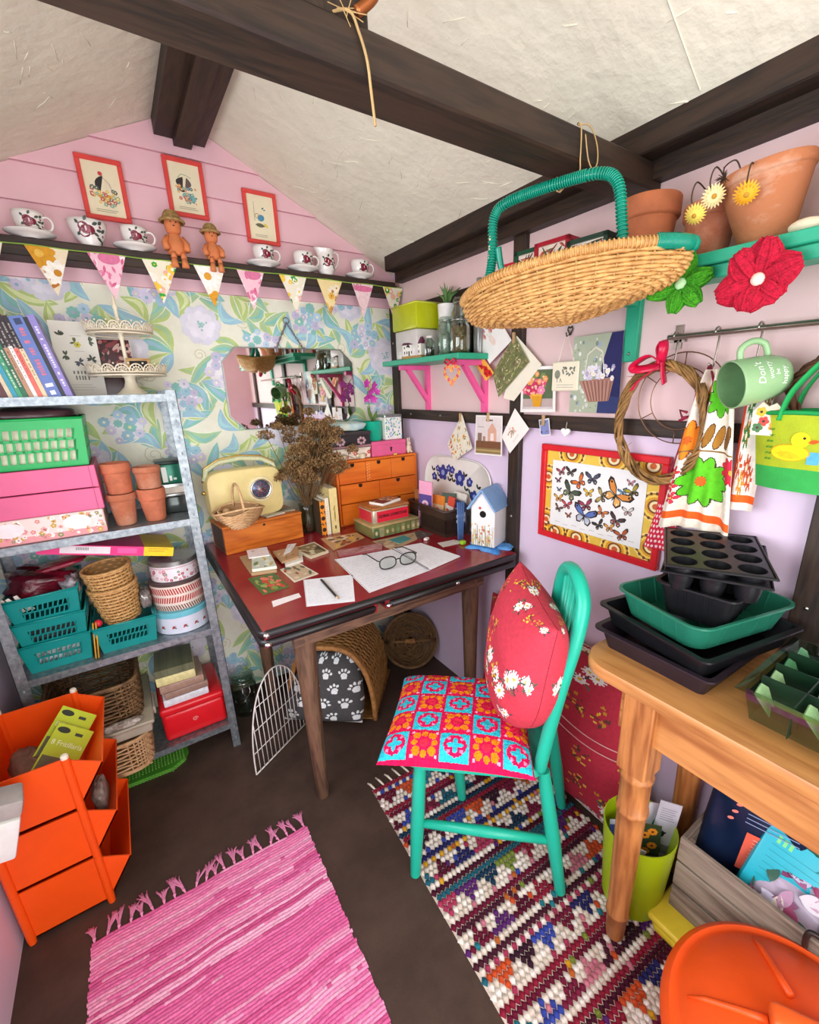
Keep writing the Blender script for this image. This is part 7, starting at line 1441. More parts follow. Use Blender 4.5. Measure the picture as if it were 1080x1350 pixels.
tw2 = thing('twig_ball', 'dark twig wreath between the mug and the lime bag', 'wreath', (-.045,-1.715,1.378), rot=(0,0,QW)); b = MB(); R = random.Random(9)
for k in range(14): ph, amp = R.uniform(0,6.28), R.uniform(.003,.010); b.tube([((.060+amp*math.cos(5*a+ph))*math.cos(a), amp*math.sin(5*a+ph), (.060+amp*math.cos(5*a+ph))*math.sin(a)) for a in [2*PI*j/48 for j in range(48)]], R.uniform(.002,.0034), 5, closed=True)
b.build('vines', mat('dark_vine','#5c3a24',.75,var=.25), tw2, True)
# lime bag with a duck
bg_ = thing('duck_bag', 'small lime and green tote bag with a yellow duck', 'bag', (-.062,-1.748,1.182), rot=(0,0,QW)); m_lb = mat('lime_canvas','#aebf22',.75,bump=.15,bscale=300); m_gb = mat('green_canvas','#35ad4e',.75,bump=.15,bscale=300); m_gd = mat('deep_green_binding','#129a4c',.7)
W0, W1, H = .118, .142, .150
def Fg(u, v, s_): x = (u*2-1)*(W0+(W1-W0)*v); bul = .045*(1-(2*u-1)**4)*(.55+.45*v); return (x, -s_*bul-.0, H*v+.006*math.sin(u*5)*v)
b = MB(); b.grid(lambda u, v: Fg(u, v*.30, 1), 24, 8); b.grid(lambda u, v: Fg(u, v*.30, -1), 24, 8, flip=True); b.grid(lambda u, v: (Fg(u,0,1)[0], Fg(u,0,1)[1]*(1-2*v), 0), 24, 4); b.build('green_base', m_gb, bg_, True)
b = MB(); b.grid(lambda u, v: Fg(u, .30+v*.70, 1), 24, 14); b.grid(lambda u, v: Fg(u, .30+v*.70, -1), 24, 14, flip=True); b.build('lime_body', m_lb, bg_, True)
for s_ in (1,-1): MB().tube([Fg(k/24, 1.0, s_) for k in range(25)], .0045, 6).build('top_binding', m_gd, bg_, True)
for s_ in (1,-1): MB().tube(rounded([(-.085,Fg(.2,1,s_)[1],H-.01),(-.074,-.034*s_,H+.045),(-.03,-.016*s_,H+.112),(.0,-.004*s_,H+.128),(.03,-.016*s_,H+.112),(.074,-.034*s_,H+.045),(.085,Fg(.8,1,s_)[1],H-.01)],6), .0150, 6, flat=.2).build('handle', m_gd, bg_, True)
A = Art(None, random.Random(3)); DX = -.042; A.ell(-.018+DX,.078,.034,.017,'#e8a81c',0,20); A.up(); A.ell(-.018+DX,.078,.032,.0155,'#f6dc1e',0,20); A.up(); A.ell(-.002+DX,.104,.0155,.0155,'#f6dc1e',0,18); A.up(); A.leaf(-.040+DX,.076,.002+DX,.070,.007,'#efc41c'); A.ell(.004+DX,.108,.0025,None,'#2a2a2a'); A.leaf(.010+DX,.100,.028+DX,.104,.004,'#e8601c'); A.layer = 0; A.rect(.012+DX,.058,.085,.082,'#5ab0d8')
for x in (-.105,-.098): 
    for k in range(6): A.leaf(x, .06+k*.012, x+.007, .064+k*.012, .0022, '#5f9a2a')
A.build('duck_print', bg_, CLOTHP, fn=lambda u, v, h: (u, Fg((u/(W0+(W1-W0)*v/H)+1)/2, v/H, 1)[1]-.0006-h, v))
# ---------------------------------------------------------------- hanging trug
tg = thing('wicker_trug', 'long golden wicker trug with a green wrapped handle hung from the beam', 'basket', (-.332,-1.288,1.632), rot=(-.0,-.080,math.atan2(-.46,.137))); m_tg = mat('honey_wicker','#d8ab68',.5,scale=60,col2='#b58348'); HL, HWd, HD = .250, .115, .098
def Fg2(u, v):                                  # u around, v from the keel to the rim
    a = 2*PI*u; c, s_ = math.cos(a), math.sin(a); sh2 = math.sin(v*PI/2); xx = HL*c*(.10+.90*sh2**.9); pinch = (1-abs(c)**3*.35); yy = HWd*s_*sh2*pinch; zz = -HD*(1-v**2.4)*(1-.30*abs(c)**2.2*(1-v))-.012*abs(c)**3*v
    return (xx, yy, zz)
weave(MB(), Fg2, 25, 40, .0043, .0036, rib=.0026, sub=3, v0=.04, v1=.97).build('weave', m_tg, tg, True)
rim = [Vector(Fg2(k/90, 1.0)) for k in range(90)]; MB().tube(rim, .0085, 8, closed=True).build('rim', m_tg, tg, True)
wrp = MB()
for k in range(0, 180): a = k/180; p = Vector(Fg2(a,1.0)); d = (Vector(Fg2(a+.004,1.0))-p).normalized(); q = Vector((0,0,1)).cross(d).normalized(); w_ = d.cross(q); wrp.tube([p+(q*math.cos(t_)+w_*math.sin(t_))*.0095+d*(.0010*t_/PI-.001) for t_ in [2*PI*j/8 for j in range(8)]], .0021, 4, closed=True)
wrp.build('rim_wrapping', m_tg, tg, True); m_vin = mat('green_vinyl_cord','#0f8f74',.25,var=.1,scale=40)
g = MB()
for k in range(60): a = -.098+k*.0026; p = Vector(Fg2(a,1.0)); d = (Vector(Fg2(a+.004,1.0))-p).normalized(); q = Vector((0,0,1)).cross(d).normalized(); w_ = d.cross(q); g.tube([p+(q*math.cos(t_)+w_*math.sin(t_))*.0118 for t_ in [2*PI*j/10 for j in range(10)]], .0024, 4, closed=True)
g.build('end_binding', m_vin, tg, True)
HP = rounded([(-.190,-.02,.0),(-.172,-.01,.03),(-.165,0,.085),(-.158,0,.150),(-.120,0,.172),(0,0,.168),(.085,0,.156),(.118,0,.128),(.126,0,.066),(.130,0,.0)], 10)
hb_ = MB().tube(HP, .0085, 10).build('handle', m_vin, tg, True); co = MB(); L_ = 0
for i in range(len(HP)-1):
    a_, b_2 = HP[i], HP[i+1]; d = b_2-a_; n_ = max(1,int(d.length/.0042)); dn_ = d.normalized(); q = dn_.orthogonal().normalized(); w_ = dn_.cross(q)
    for k in range(n_): p = a_+d*k/n_; co.tube([p+(q*math.cos(t_)+w_*math.sin(t_))*.0098 for t_ in [2*PI*j/10 for j in range(10)]], .0021, 4, closed=True)
co.build('cord_wrapping', m_vin, hb_, True)
HP2 = rounded([(-.150,.0,.09),(-.150,.01,.05),(-.140,.02,.02),(-.105,.02,.0)], 8); MB().tube(HP2, .0080, 8).build('handle_fork', m_vin, tg, True); bd = MB()
for k in range(5): bd.ball((-.176+.004*k*.6,-.006,.035+k*.019), .0042, 6, 5, sc=(.8,.8,1.6))
bd.build('pale_lacing', mat('pale_cane','#ecdcb0',.5), tg, True)
tn = thing('twine', 'thin twine loop tying the trug handle to the beam', 'twine', (0,0,0)); m_tw = mat('jute_twine','#bfa06c',.85,bump=.3,bscale=400)
MB().tube(rounded([(-.318,-1.262,1.790),(-.310,-1.275,1.803),(-.306,-1.300,1.815),(-.310,-1.3045,1.838),(-.312,-1.3045,1.885),(-.312,-1.298,1.899),(-.305,-1.290,1.900),(-.280,-1.300,1.901),(-.262,-1.3055,1.872),(-.258,-1.307,1.842),(-.272,-1.308,1.826),(-.288,-1.307,1.840),(-.300,-1.3055,1.880)],6), .0014, 5).build('cord', m_tw, tn, True)
MB().tube([(-.330+.011*math.cos(a),-1.268,1.8005+.0125*math.sin(a)) for a in [2*PI*k/16 for k in range(16)]], .0016, 5, closed=True).build('knot_loop', m_tw, tn, True)
tn2 = thing('twine_tail', 'frayed twine tail hanging from the middle of the tie beam', 'twine', (0,0,0)); MB().tube(rounded([(-.835,-1.285,1.899),(-.812,-1.302,1.900),(-.800,-1.3045,1.880),(-.790,-1.306,1.850),(-.786,-1.306,1.815),(-.782,-1.306,1.775)],6), .0022, 5).build('cord', m_tw, tn2, True); b = MB(); R = random.Random(7)
for k in range(14): b.tube([(-.815+R.gauss(0,.006),-1.300,1.900),(-.815+R.gauss(0,.018),-1.304+R.gauss(0,.006),1.898+R.gauss(0,.010))], .0007, 4)
b.build('frayed_fibres', m_tw, tn2, kind='stuff'); hdl = thing('copper_hook', 'copper coloured hook tied on top of the tie beam', 'hook', (0,0,0)); MB().tube(rounded([(-.800,-1.30,1.903),(-.775,-1.305,1.925),(-.755,-1.31,1.960),(-.745,-1.30,1.99)],6), .0075, 10).build('hook_body', mat('copper','#b0683a',.3,.6), hdl, True)
# ---------------------------------------------------------------- rugs
R = random.Random(31)
rug = thing('pink_rag_rug', 'pink striped rag rug with a knotted fringe on the brown floor', 'rug', (-1.213,-1.455,.0008), rz=-.012)
W2, L2 = .293, .640; b = MB(); nrow = 150; pk = ['#e878ac','#dd699f','#f096bf','#ec88b4','#cf5a8e','#f4b0cc','#e474a8','#efa0c2']
prev = '#e2609e'
for i in range(nrow):
    y0 = L2-2*L2*i/nrow; dy = 2*L2/nrow; 
    if R.random() < .55: prev = R.choice(pk)
    nx = 46; c0 = prev; cs = []; hgt = R.uniform(.0035,.0055); cur = c0; run = 0
    vs = []; fs = []; e0 = R.uniform(-.003,.003); e1 = R.uniform(-.003,.003); ph = R.uniform(0,6)
    for k in range(nx+1):
        x = -W2-e0+(2*W2+e0+e1)*k/nx; wob = .0020*math.sin(x*21+i*.05)+.0012*math.sin(x*47+i*.09); hh = hgt*(1+.22*math.sin(x*190+i*2.1))
        for f, z in ((.60,.0006),(.36,.72),(0,1.0),(-.36,.72),(-.60,.0006)): vs.append((x, y0-dy/2+f*dy+wob, hh*z if z > .01 else z))
    for k in range(nx):
        if R.random() < .12: cur = R.choice((c0, c0, R.choice(pk)))
        for j in range(4): fs.append((k*5+j, (k+1)*5+j, (k+1)*5+j+1, k*5+j+1)[::-1]); cs.append(cc(cur))
    o_ = len(b.c); b._add(vs, fs); b.c[o_:] = cs; b.use_c = True
b.build('woven_field', vmat('rag_cotton', .95, .16, 160, .5, 420, spec=.1), rug, True)
m_fr = mat('pink_fringe','#e58fb6',.95,var=.12,scale=90)
for k in range(22):
    x = -W2+.008+k*(2*W2-.016)/21; b = MB(); L = R.uniform(.040,.070); dr = R.uniform(-.030,.030)
    for q in range(8): s_ = R.uniform(-.007,.007); b.tube([(x,L2-.004,.003),(x+dr*.3+s_*.4,L2+L*.35,.0045),(x+dr*.8+s_*1.5,L2+L*.75,.003),(x+dr+s_*2.6,L2+L*R.uniform(.85,1.05),.0022)], .0022, 4)
    b.ball((x+dr*.15,L2+.008,.004),.0046,6,5); b.build('tassel', m_fr, rug, True)
rug = thing('braided_rug', 'cream rug with rows of multicoloured triangles under the chair', 'rug', (-.418,-1.420,.0008), rz=-.055)
W2, L2 = .282, .575; b = MB(); nx = 38; ny = 68; dx = 2*W2/nx; dy = 2*L2/ny; dk = ['#6d1836','#4a1a2c','#7a2440','#2a2a5e','#6a1c34','#1e3a52','#5a1a30','#8a2238','#4a2030','#3a1f2e','#8a2238','#256070','#702038']; ac = ['#c8502a','#d8a02a','#3a4aa0','#a83a5a','#7a8a3a','#b8622e','#5a2a6a','#c87a8a','#2a7a86']
cream = ['#efe6da','#e6dbcc','#f3ece2','#ddd0c0']; rowcol = []
for j in range(ny):
    band = j % 6; blk = j//6
    if band == 0: c1, c2 = R.choice(dk), R.choice(dk); tri = [R.choice(dk+ac) for _ in range(12)]; ofs = R.randint(0,4); acc = R.choice(ac)
    for i in range(nx):
        t_ = (i+ofs) % 5; tc = tri[((i+ofs)//5) % 12]
        if band == 0: col = c1
        elif band == 1: col = c2 if blk % 3 else (acc if i % 2 else R.choice(cream))
        elif band == 5: col = R.choice(cream) if R.random() < .85 else acc
        else:
            hw = (2.1, 1.1, .3)[band-2] if blk % 2 == 0 else (.3, 1.1, 2.1)[band-2]
            col = tc if abs(t_-2) <= hw else R.choice(cream)
        if R.random() < .04: col = R.choice(ac)
        x = -W2+(i+.5)*dx+R.uniform(-.0006,.0006)+(dx*.5 if j % 2 else 0); y = L2-(j+.5)*dy; hx_, hy_ = dx*.66, dy*.72; z = .0080+R.uniform(-.0018,.0018); sl = .0012*(1 if j % 2 else -1)
        o_ = len(b.c); b._add([(x-hx_,y-sl,.0008),(x,y-hy_,.0008),(x+hx_,y+sl,.0008),(x,y+hy_,.0008),(x-hx_*.45,y-hy_*.3,z),(x+hx_*.45,y-hy_*.3,z),(x+hx_*.45,y+hy_*.3,z),(x-hx_*.45,y+hy_*.3,z)], [(0,1,5,4),(1,2,6,5),(2,3,7,6),(3,0,4,7),(4,5,6,7)], col)
b.box(-W2,W2,-L2,L2,.0002,.0012,'#d8cbb8'); b.build('braided_field', vmat('braided_cotton', .95, .14, 200, .4, 500, spec=.1), rug, True, kind='stuff')
for k in range(9): x = -W2+.01+k*.035; MB().tube([(x,L2-.004,.004),(x-.006,L2+.022,.005),(x-.012,L2+.040+R.uniform(-.008,.008),.003)], [.0035,.0042,.0028], 6).build('tassel', mat('cream_fringe','#e6dbc8',.95), rug, True)
# ---------------------------------------------------------------- chair
ch = thing('chair', 'turquoise painted spindle-back chair in the middle of the shed', 'chair', (0,0,0)); m_tq = mat('turquoise_gloss', '#1fb597', .32, var=.04, scale=8); RZ = .0100
legs = [((-.665,-1.168,.412),(-.700,-1.172,RZ)),((-.415,-1.392,.412),(-.388,-1.456,RZ)),((-.235,-1.255,.412),(-.168,-1.278,RZ)),((-.460,-1.045,.412),(-.425,-1.050,RZ))]
for a, c in legs: a, c = Vector(a), Vector(c); MB().tube([c, c.lerp(a,.10), c.lerp(a,.45), c.lerp(a,.85), a], [.0150,.0165,.0205,.0185,.0165], 14).build('leg', m_tq, ch, True, sharp=50)
def on(i, z): a, c = Vector(legs[i][0]), Vector(legs[i][1]); t_ = (z-c.z)/(a.z-c.z); return c.lerp(a, t_)
MB().tube([on(0,.20), on(0,.20).lerp(on(1,.185),.5), on(1,.185)], [.0115,.0155,.0115], 12).build('side_stretcher', m_tq, ch, True); 
st_ = [(-.735,-1.160),(-.715,-1.195),(-.470,-1.420),(-.430,-1.425),(-.400,-1.405),(-.222,-1.250),(-.215,-1.215),(-.230,-1.185),(-.455,-.960),(-.495,-.935),(-.530,-.945),(-.720,-1.125)]
st_ = [(-.455+(p[0]+.455)*.90, -1.205+(p[1]+1.205)*.90) for p in st_]; b = MB(); n = len(st_); cx, cy = sum(p[0] for p in st_)/n, sum(p[1] for p in st_)/n; prof = [(.93,.408),(1.0,.418),(1.0,.428),(.96,.436)]; vs = []; fs = []
for s_, z in prof: vs += [(cx+(p[0]-cx)*s_, cy+(p[1]-cy)*s_, z) for p in st_]
for i in range(len(prof)-1):
    for k in range(n): fs.append((i*n+k, i*n+(k+1)%n, (i+1)*n+(k+1)%n, (i+1)*n+k))
fs.append(tuple(range(n-1,-1,-1))); fs.append(tuple((len(prof)-1)*n+k for k in range(n))); b._add(vs, fs); b.build('seat', m_tq, ch, True, sharp=40)
HPc = rounded([(-.432,-1.392,.425),(-.425,-1.410,.56),(-.414,-1.430,.70),(-.393,-1.446,.83),(-.370,-1.440,.915),(-.340,-1.395,.962),(-.305,-1.340,.952),(-.284,-1.306,.89),(-.272,-1.284,.78),(-.262,-1.265,.64),(-.245,-1.245,.425)], 7)
MB().tube(HPc, .0165, 12, flat=1.15).build('back_hoop', m_tq, ch, True)
def hoop_at(f): return HPc[int(f*(len(HPc)-1))]
for k in range(5):
    f = (k+1)/6; base = Vector((-.432,-1.392,.43)).lerp(Vector((-.240,-1.250,.43)), f); top = HPc[int((.42+.22*f)*(len(HPc)-1))]; MB().tube([base, base.lerp(top,.4), top], [.0065,.0085,.006], 8).build('spindle', m_tq, ch, True)
# crochet cushion on the seat
G = 132; cr_ = Raster(G,'#e01a54'); HOT, OR_, TQ = '#e4175a', '#f08a1c', '#35c4d6'; R = random.Random(2); NS = 5
for i in range(NS):
    for j in range(NS):
        x0, y0, s_ = i/NS, j/NS, 1/NS; x, y = x0+s_/2, y0+s_/2
        if (i+j) % 2 == 0:
            cr_.rect(x0+s_*.04,y0+s_*.04,x0+s_*.96,y0+s_*.96,TQ); cr_.ell(x,y,s_*.37,s_*.37,HOT)
            for a in range(4): q = a*PI/2+PI/4; cr_.ell(x+math.cos(q)*s_*.30, y+math.sin(q)*s_*.30, s_*.055, s_*.055, '#f090b8')
            for a in range(4): q = a*PI/2; cr_.ell(x+math.cos(q)*s_*.13, y+math.sin(q)*s_*.13, s_*.13, s_*.085, TQ, q)
        else:
            for a in range(4):
                q = a*PI/2+PI/4; cr_.ell(x+math.cos(q)*s_*.36, y+math.sin(q)*s_*.36, s_*.13, s_*.13, OR_, q); q = a*PI/2; cr_.ell(x+math.cos(q)*s_*.33, y+math.sin(q)*s_*.33, s_*.10, s_*.10, OR_, q)
            cr_.ell(x, y, s_*.15, s_*.15, '#e8304a')
            for a in range(4): q = a*PI/2+PI/4; cr_.ell(x+math.cos(q)*s_*.55, y+math.sin(q)*s_*.55, s_*.05, s_*.05, '#f2b0c8')
Z_ = [cc('#d8124c'), cc('#f0346c')]
for j in range(G):
    for i in range(G):
        c = cr_.g[j][i]; f = R.uniform(.80,1.18); cr_.g[j][i] = tuple(min(1,q*f) for q in c[:3])+(1,)
sc = thing('crochet_cushion', 'pink crochet cushion of turquoise and orange granny squares on the chair', 'cushion', (-.510,-1.150,.4370), rz=math.atan2(-.275,.294)); b = MB(); NW, NH, NT = .415, .365, .100; Rn = random.Random(5); nz = [[Rn.uniform(-1,1) for _ in range(G+1)] for _ in range(G+1)]
for s_ in (1,-1):
    def F(u, v):
        a, c = 2*u-1, 2*v-1; x = a*(1-.05*(1-c*c)*abs(a)**3); y = c*(1-.05*(1-a*a)*abs(c)**3); t_ = max(0,(1-abs(a)**3.4)*(1-abs(c)**3.4))**.40; e = nz[int(v*G)][int(u*G)]*.0012*(1 if t_ > .1 else .3)
        gr = .0022*(abs(math.sin(u*NS*PI))**.3*abs(math.sin(v*NS*PI))**.3-.6)*t_
        return (x*NW/2+e*.5, y*NH/2, .010+(NT*.66*t_+e*1.6+gr*1.4 if s_ > 0 else -.010*t_))
    b.grid(F, G if s_ > 0 else 40, G if s_ > 0 else 40, cr_ if s_ > 0 else (lambda u, v: '#d8164e'), flip=(s_ < 0))
b.build('crochet_cover', vmat('crochet_wool', .95, .14, 240, .55, 420, spec=.1), sc, True)
# red floral fabric
def floral_raster(n, seed, scale=1.0, base='#cf3549', dens=1.0):
    rs = Raster(n, base); R = random.Random(seed)
    for k in range(int(16*dens)):
        x, y = R.random(), R.random(); kind = R.random(); r = R.uniform(.035,.055)*scale
        if kind < .55:
            for q in range(R.randint(1,3)):
                xx, yy = x+R.uniform(-.07,.07)*scale, y+R.uniform(-.08,.08)*scale
                for w_ in range(3): a = R.uniform(0,6.3); rs.ell(xx+math.cos(a)*r*1.2, yy+math.sin(a)*r*1.2, r*.7, r*.16, R.choice(('#4a5a4a','#5f6a55','#3a4440')), a)
                rs.flower(xx, yy, r, 13, '#f3efe8', '#d9b52a', R.random(), .13)
        else:
            for q in range(10): rs.ell(x+R.gauss(0,.028)*scale, y+R.gauss(0,.03)*scale, .010*scale, .008*scale, R.choice(('#e2b02a','#c9922a','#efc84a')))
            for q in range(5): a = R.uniform(0,6.3); rs.ell(x+math.cos(a)*.03*scale, y+math.sin(a)*.035*scale, .022*scale, .0035, '#5a3a30', a)
    return rs
rc = thing('floral_cushion', 'red daisy-print cushion propped against the turquoise chair back', 'cushion', (-.402,-1.262,.498), rot=(-.10,.08,-2.12)); fr_ = floral_raster(120, 12, .80, '#cb3a4c', dens=2.4)
cushion('cover', .34, .405, .190, CLOTHP, rc, lambda u, v, s_: fr_(u, v), 120, 2.6, .05, (1,-1), .006, 3, .5, .55); MB().tube([( .06*math.cos(a)+.02, -.1-.006*0, .30+.07*math.sin(a)) for a in [PI*k/10 for k in range(11)]], .0012, 4).build('piping', mat('pale_piping','#e9b0b0',.8), rc) if False else None
fc = thing('floor_cushion', 'large red daisy-print floor cushion leaning against the lilac wall', 'cushion', (-.098,-1.130,.010), rot=(-.10,.03,QW)); fr2 = floral_raster(160, 19, .72, '#b92c40', dens=4.0)
cushion('cover', .74, .575, .135, CLOTHP, fc, lambda u, v, s_: fr2(u, v), 150, 3.2, .04, (1,-1), .006, 9, .45)
m_pip = mat('pale_piping','#eab4b4',.8)
def Fcu(u, v): a, c = 2*u-1, 2*v-1; t_ = max(0,(1-abs(a)**3.2)*(1-abs(c)**3.2))**.45; return (a*.36*(1-.04*(1-c*c)*a*a), -.0675*t_-.004, (c*(1-.04*(1-a*a)*c*c)+1)*.2775)
for v0 in (.62,.68): MB().tube([Fcu(.05+.90*k/40, v0-.10*(k/40)+.04*math.sin(k*.16)) for k in range(41)], .0018, 5).build('piping', m_pip, fc, True)
# ---------------------------------------------------------------- pine table
m_pine = wood('honey_pine', '#c98d50', '#a06432', 1, 7, .4, .04, 5); m_pinez = wood('honey_pine_upright', '#c18248', '#93572a', 2, 9, .4, .06, 7); pt_ = thing('pine_table', 'honey pine table with turned legs along the right wall', 'table', (0,0,0)); TZ = .80
edge = [(-.005,-1.455),(-.005,-2.62),(-.405,-2.62)]+[(-.405+.075-.075*math.cos(a), -1.455-.075+.075*math.sin(a)) for a in [PI/2*k/8 for k in range(9)]]
b = MB(); n = len(edge); prof = [(.985,TZ-.030),(1.0,TZ-.026),(1.004,TZ-.014),(1.0,TZ-.004),(.988,TZ)]; vs = []; fs = []; cx, cy = -.205, -2.04
for s_, z in prof: vs += [(cx+(p[0]-cx)*(s_ if p[0] < -.1 else 1), cy+(p[1]-cy)*(1+(s_-1)*.35), z) for p in edge]
for i in range(len(prof)-1):
    for k in range(n): fs.append((i*n+k, (i+1)*n+k, (i+1)*n+(k+1)%n, i*n+(k+1)%n))
fs.append(tuple(range(n))); fs.append(tuple((len(prof)-1)*n+k for k in range(n-1,-1,-1))); b._add(vs, fs); b.build('tabletop', m_pine, pt_, True, sharp=40)
MB().box(-.366,-.344,-2.56,-1.570,.650,TZ-.031).build('front_apron', m_pine, pt_); MB().box(-.366,-.04,-1.578,-1.556,.650,TZ-.031).build('end_apron', wood('honey_pine_across','#c4874a','#9a5f2e',0,8,.4,.04,5), pt_)
def turned_leg(x, y):
    g = thing('leg_group','','') if False else None
    o = MB().rbox(-.034,.034,-.034,.034,.560,TZ-.031,.003,1).build('leg_block', m_pinez, pt_, loc=(x,y,0)); MB().lathe([(.0215,.0105),(.023,.02),(.0255,.092),(.0290,.095),(.0292,.100),(.0262,.104),(.028,.20),(.0320,.40),(.0322,.436),(.0362,.440),(.0368,.447),(.0330,.452),(.0335,.535),(.0372,.539),(.0378,.547),(.034,.553),(.033,.562)], 28).build('turned_leg', m_pinez, pt_, True, sharp=60, loc=(x,y,0))
turned_leg(-.352,-1.606); turned_leg(-.060,-1.606); turned_leg(-.352,-2.53); turned_leg(-.060,-2.53)
# ---- seed trays stacked on the table
m_bp2 = mat('black_plastic','#141417',.4,var=.15); m_bp3 = mat('dark_plum_plastic','#2a2028',.4,var=.1); m_gp = mat('green_tray_plastic','#26755c',.3,var=.06)
def seed_tray(name, label, cx, cy, z, w, d, h, m, rz, rr=.02, fl=.012, ribs=0, rim=.012, tilt=(0,0)):
    t = thing(name, label, 'seed tray', (cx,cy,z), rot=(tilt[0],tilt[1],rz)); N_ = 6
    def ring(w_, d_, r_, zz): 
        out = []
        for qx, qy, a0 in ((1,1,0),(-1,1,PI/2),(-1,-1,PI),(1,-1,3*PI/2)):
            for k in range(N_+1): a = a0+PI/2*k/N_; out.append((qx*(w_/2-r_)+r_*math.cos(a), qy*(d_/2-r_)+r_*math.sin(a), zz))
        return out
    rs_ = [ring(w-2*fl,d-2*fl,rr,0), ring(w,d,rr,h), ring(w+2*rim,d+2*rim,rr+rim*.6,h), ring(w+2*rim,d+2*rim,rr+rim*.6,h-.004), ring(w+2*rim-.003,d+2*rim-.003,rr+rim*.6,h-.004)]
    n = len(rs_[0]); b = MB(); vs = sum(rs_, []); fs = [tuple(range(n))]
    for i in range(len(rs_)-1):
        for k in range(n): fs.append((i*n+k, i*n+(k+1)%n, (i+1)*n+(k+1)%n, (i+1)*n+k))
    b._add(vs, fs); b.build('tray_body', m, t, True, sharp=35)
    for k in range(ribs):
        f = (k+1)/(ribs+1)
        for sx in (-1, 1): MB().tube([(sx*(w/2-fl), (f-.5)*(d-.05), .002),(sx*w/2,(f-.5)*(d-.05),h-.002)], .0022, 5).build('rib', m, t); MB().tube([((f-.5)*(w-.05), sx*(d/2-fl), .002),((f-.5)*(w-.05),sx*d/2,h-.002)], .0022, 5).build('rib', m, t)
    return t
seed_tray('seed_tray','plum black tray at the bottom of the seed tray stack',-.192,-1.592,TZ+.0008,.290,.250,.052,m_bp3,-.03,.012,.014,0); seed_tray('seed_tray','glossy black tray second from the bottom of the stack',-.185,-1.604,TZ+.046,.285,.262,.050,m_bp2,-.20,.012,.012,0); seed_tray('seed_tray','teal green tray in the middle of the seed tray stack',-.172,-1.607,TZ+.083,.285,.225,.060,m_gp,-.24,.035,.016,4,.006)
seed_tray('seed_tray','ribbed black tray standing in the teal green tray',-.165,-1.622,TZ+.118,.225,.145,.075,m_bp2,.10,.015,.014,5,.008)
def cell_tray(label, cx, cy, z, rz, tilt):
    t = thing('plug_tray', label, 'seed tray', (cx,cy,z), rot=(tilt[0],tilt[1],rz), group='plug trays'); nx, ny, p = 4, 3, .058; b = MB()
    # plate with round openings: each cell is a square with a round hole, then a cup below
    for i in range(nx):
        for j in range(ny):
            x, y = (i-(nx-1)/2)*p, (j-(ny-1)/2)*p; K = 16; sq = []; ci = []
            for k in range(K):
                a = 2*PI*k/K; c, s_ = math.cos(a), math.sin(a); m_ = p/2/max(abs(c),abs(s_)); sq.append((x+c*m_, y+s_*m_, .045)); ci.append((x+c*.0245, y+s_*.0245, .045))
            b._add(sq+ci, [(k,(k+1)%K,K+(k+1)%K,K+k) for k in range(K)])
            b.shell([(.0245,.045),(.0235,.020),(.019,.0),(0,0)], K, M=Matrix.Translation((x,y,0)))
    b.build('cells', m_bp2, t, True, sharp=35); x, y = nx*p/2, ny*p/2; sk = MB(); sk.tube([(-x-.006,-y-.006,.043),(x+.006,-y-.006,.043),(x+.006,y+.006,.043),(-x-.006,y+.006,.043)], .0025, 6, closed=True)
    for a, c in (((-x,-y),(x,-y)),((x,-y),(x,y)),((x,y),(-x,y)),((-x,y),(-x,-y))): sk._add([(a[0],a[1],.045),(c[0],c[1],.045),(c[0]*1.05,c[1]*1.07,.041),(a[0]*1.05,a[1]*1.07,.041)], [(0,1,2,3)])
    sk.build('skirt', m_bp2, t)
cell_tray('upper black plug tray on top of the seed tray stack',-.176,-1.615,TZ+.208,.50,(.0,-.03)); cell_tray('lower black plug tray nested under the top one',-.170,-1.620,TZ+.190,.40,(.0,-.03))
# ---- clear propagator and the flat tray behind
seed_tray('flat_tray','flat black tray lying under the clear propagator',-.150,-1.965,TZ+.0008,.250,.40,.018,m_bp2,0,.01,.006)
pg = thing('propagator', 'clear green-tinted seed tray with open cells on the pine table', 'seed tray', (-.235,-1.985,TZ+.021)); m_cg = glass('green_tint_plastic','#b9d6bf',.08)
w, d, h = .255, .42, .064; b = MB(); b._add([(-w/2+.012,-d/2+.012,0),(w/2-.012,-d/2+.012,0),(w/2-.012,d/2-.012,0),(-w/2+.012,d/2-.012,0),(-w/2,-d/2,h),(w/2,-d/2,h),(w/2,d/2,h),(-w/2,d/2,h),(-w/2-.012,-d/2-.012,h-.002),(w/2+.012,-d/2-.012,h-.002),(w/2+.012,d/2+.012,h-.002),(-w/2-.012,d/2+.012,h-.002)], [(0,1,2,3),(0,4,5,1),(1,5,6,2),(2,6,7,3),(3,7,4,0),(4,8,9,5),(5,9,10,6),(6,10,11,7),(7,11,8,4)]); b.build('clear_shell', m_cg, pg)
m_dgp = mat('dark_green_plastic','#16301f',.25,var=.15); m_pgp = mat('pale_green_plastic','#9cc48c',.25,var=.2,scale=30)
for k in range(1,6): y = -d/2+d*k/6; MB().box(-w/2+.004,w/2-.004,y-.001,y+.001,.002,h).build('divider', m_dgp, pg)
for k in range(1,4): x = -w/2+w*k/4; MB().box(x-.001,x+.001,-d/2+.004,d/2-.004,.002,h).build('cross_divider', m_dgp, pg)
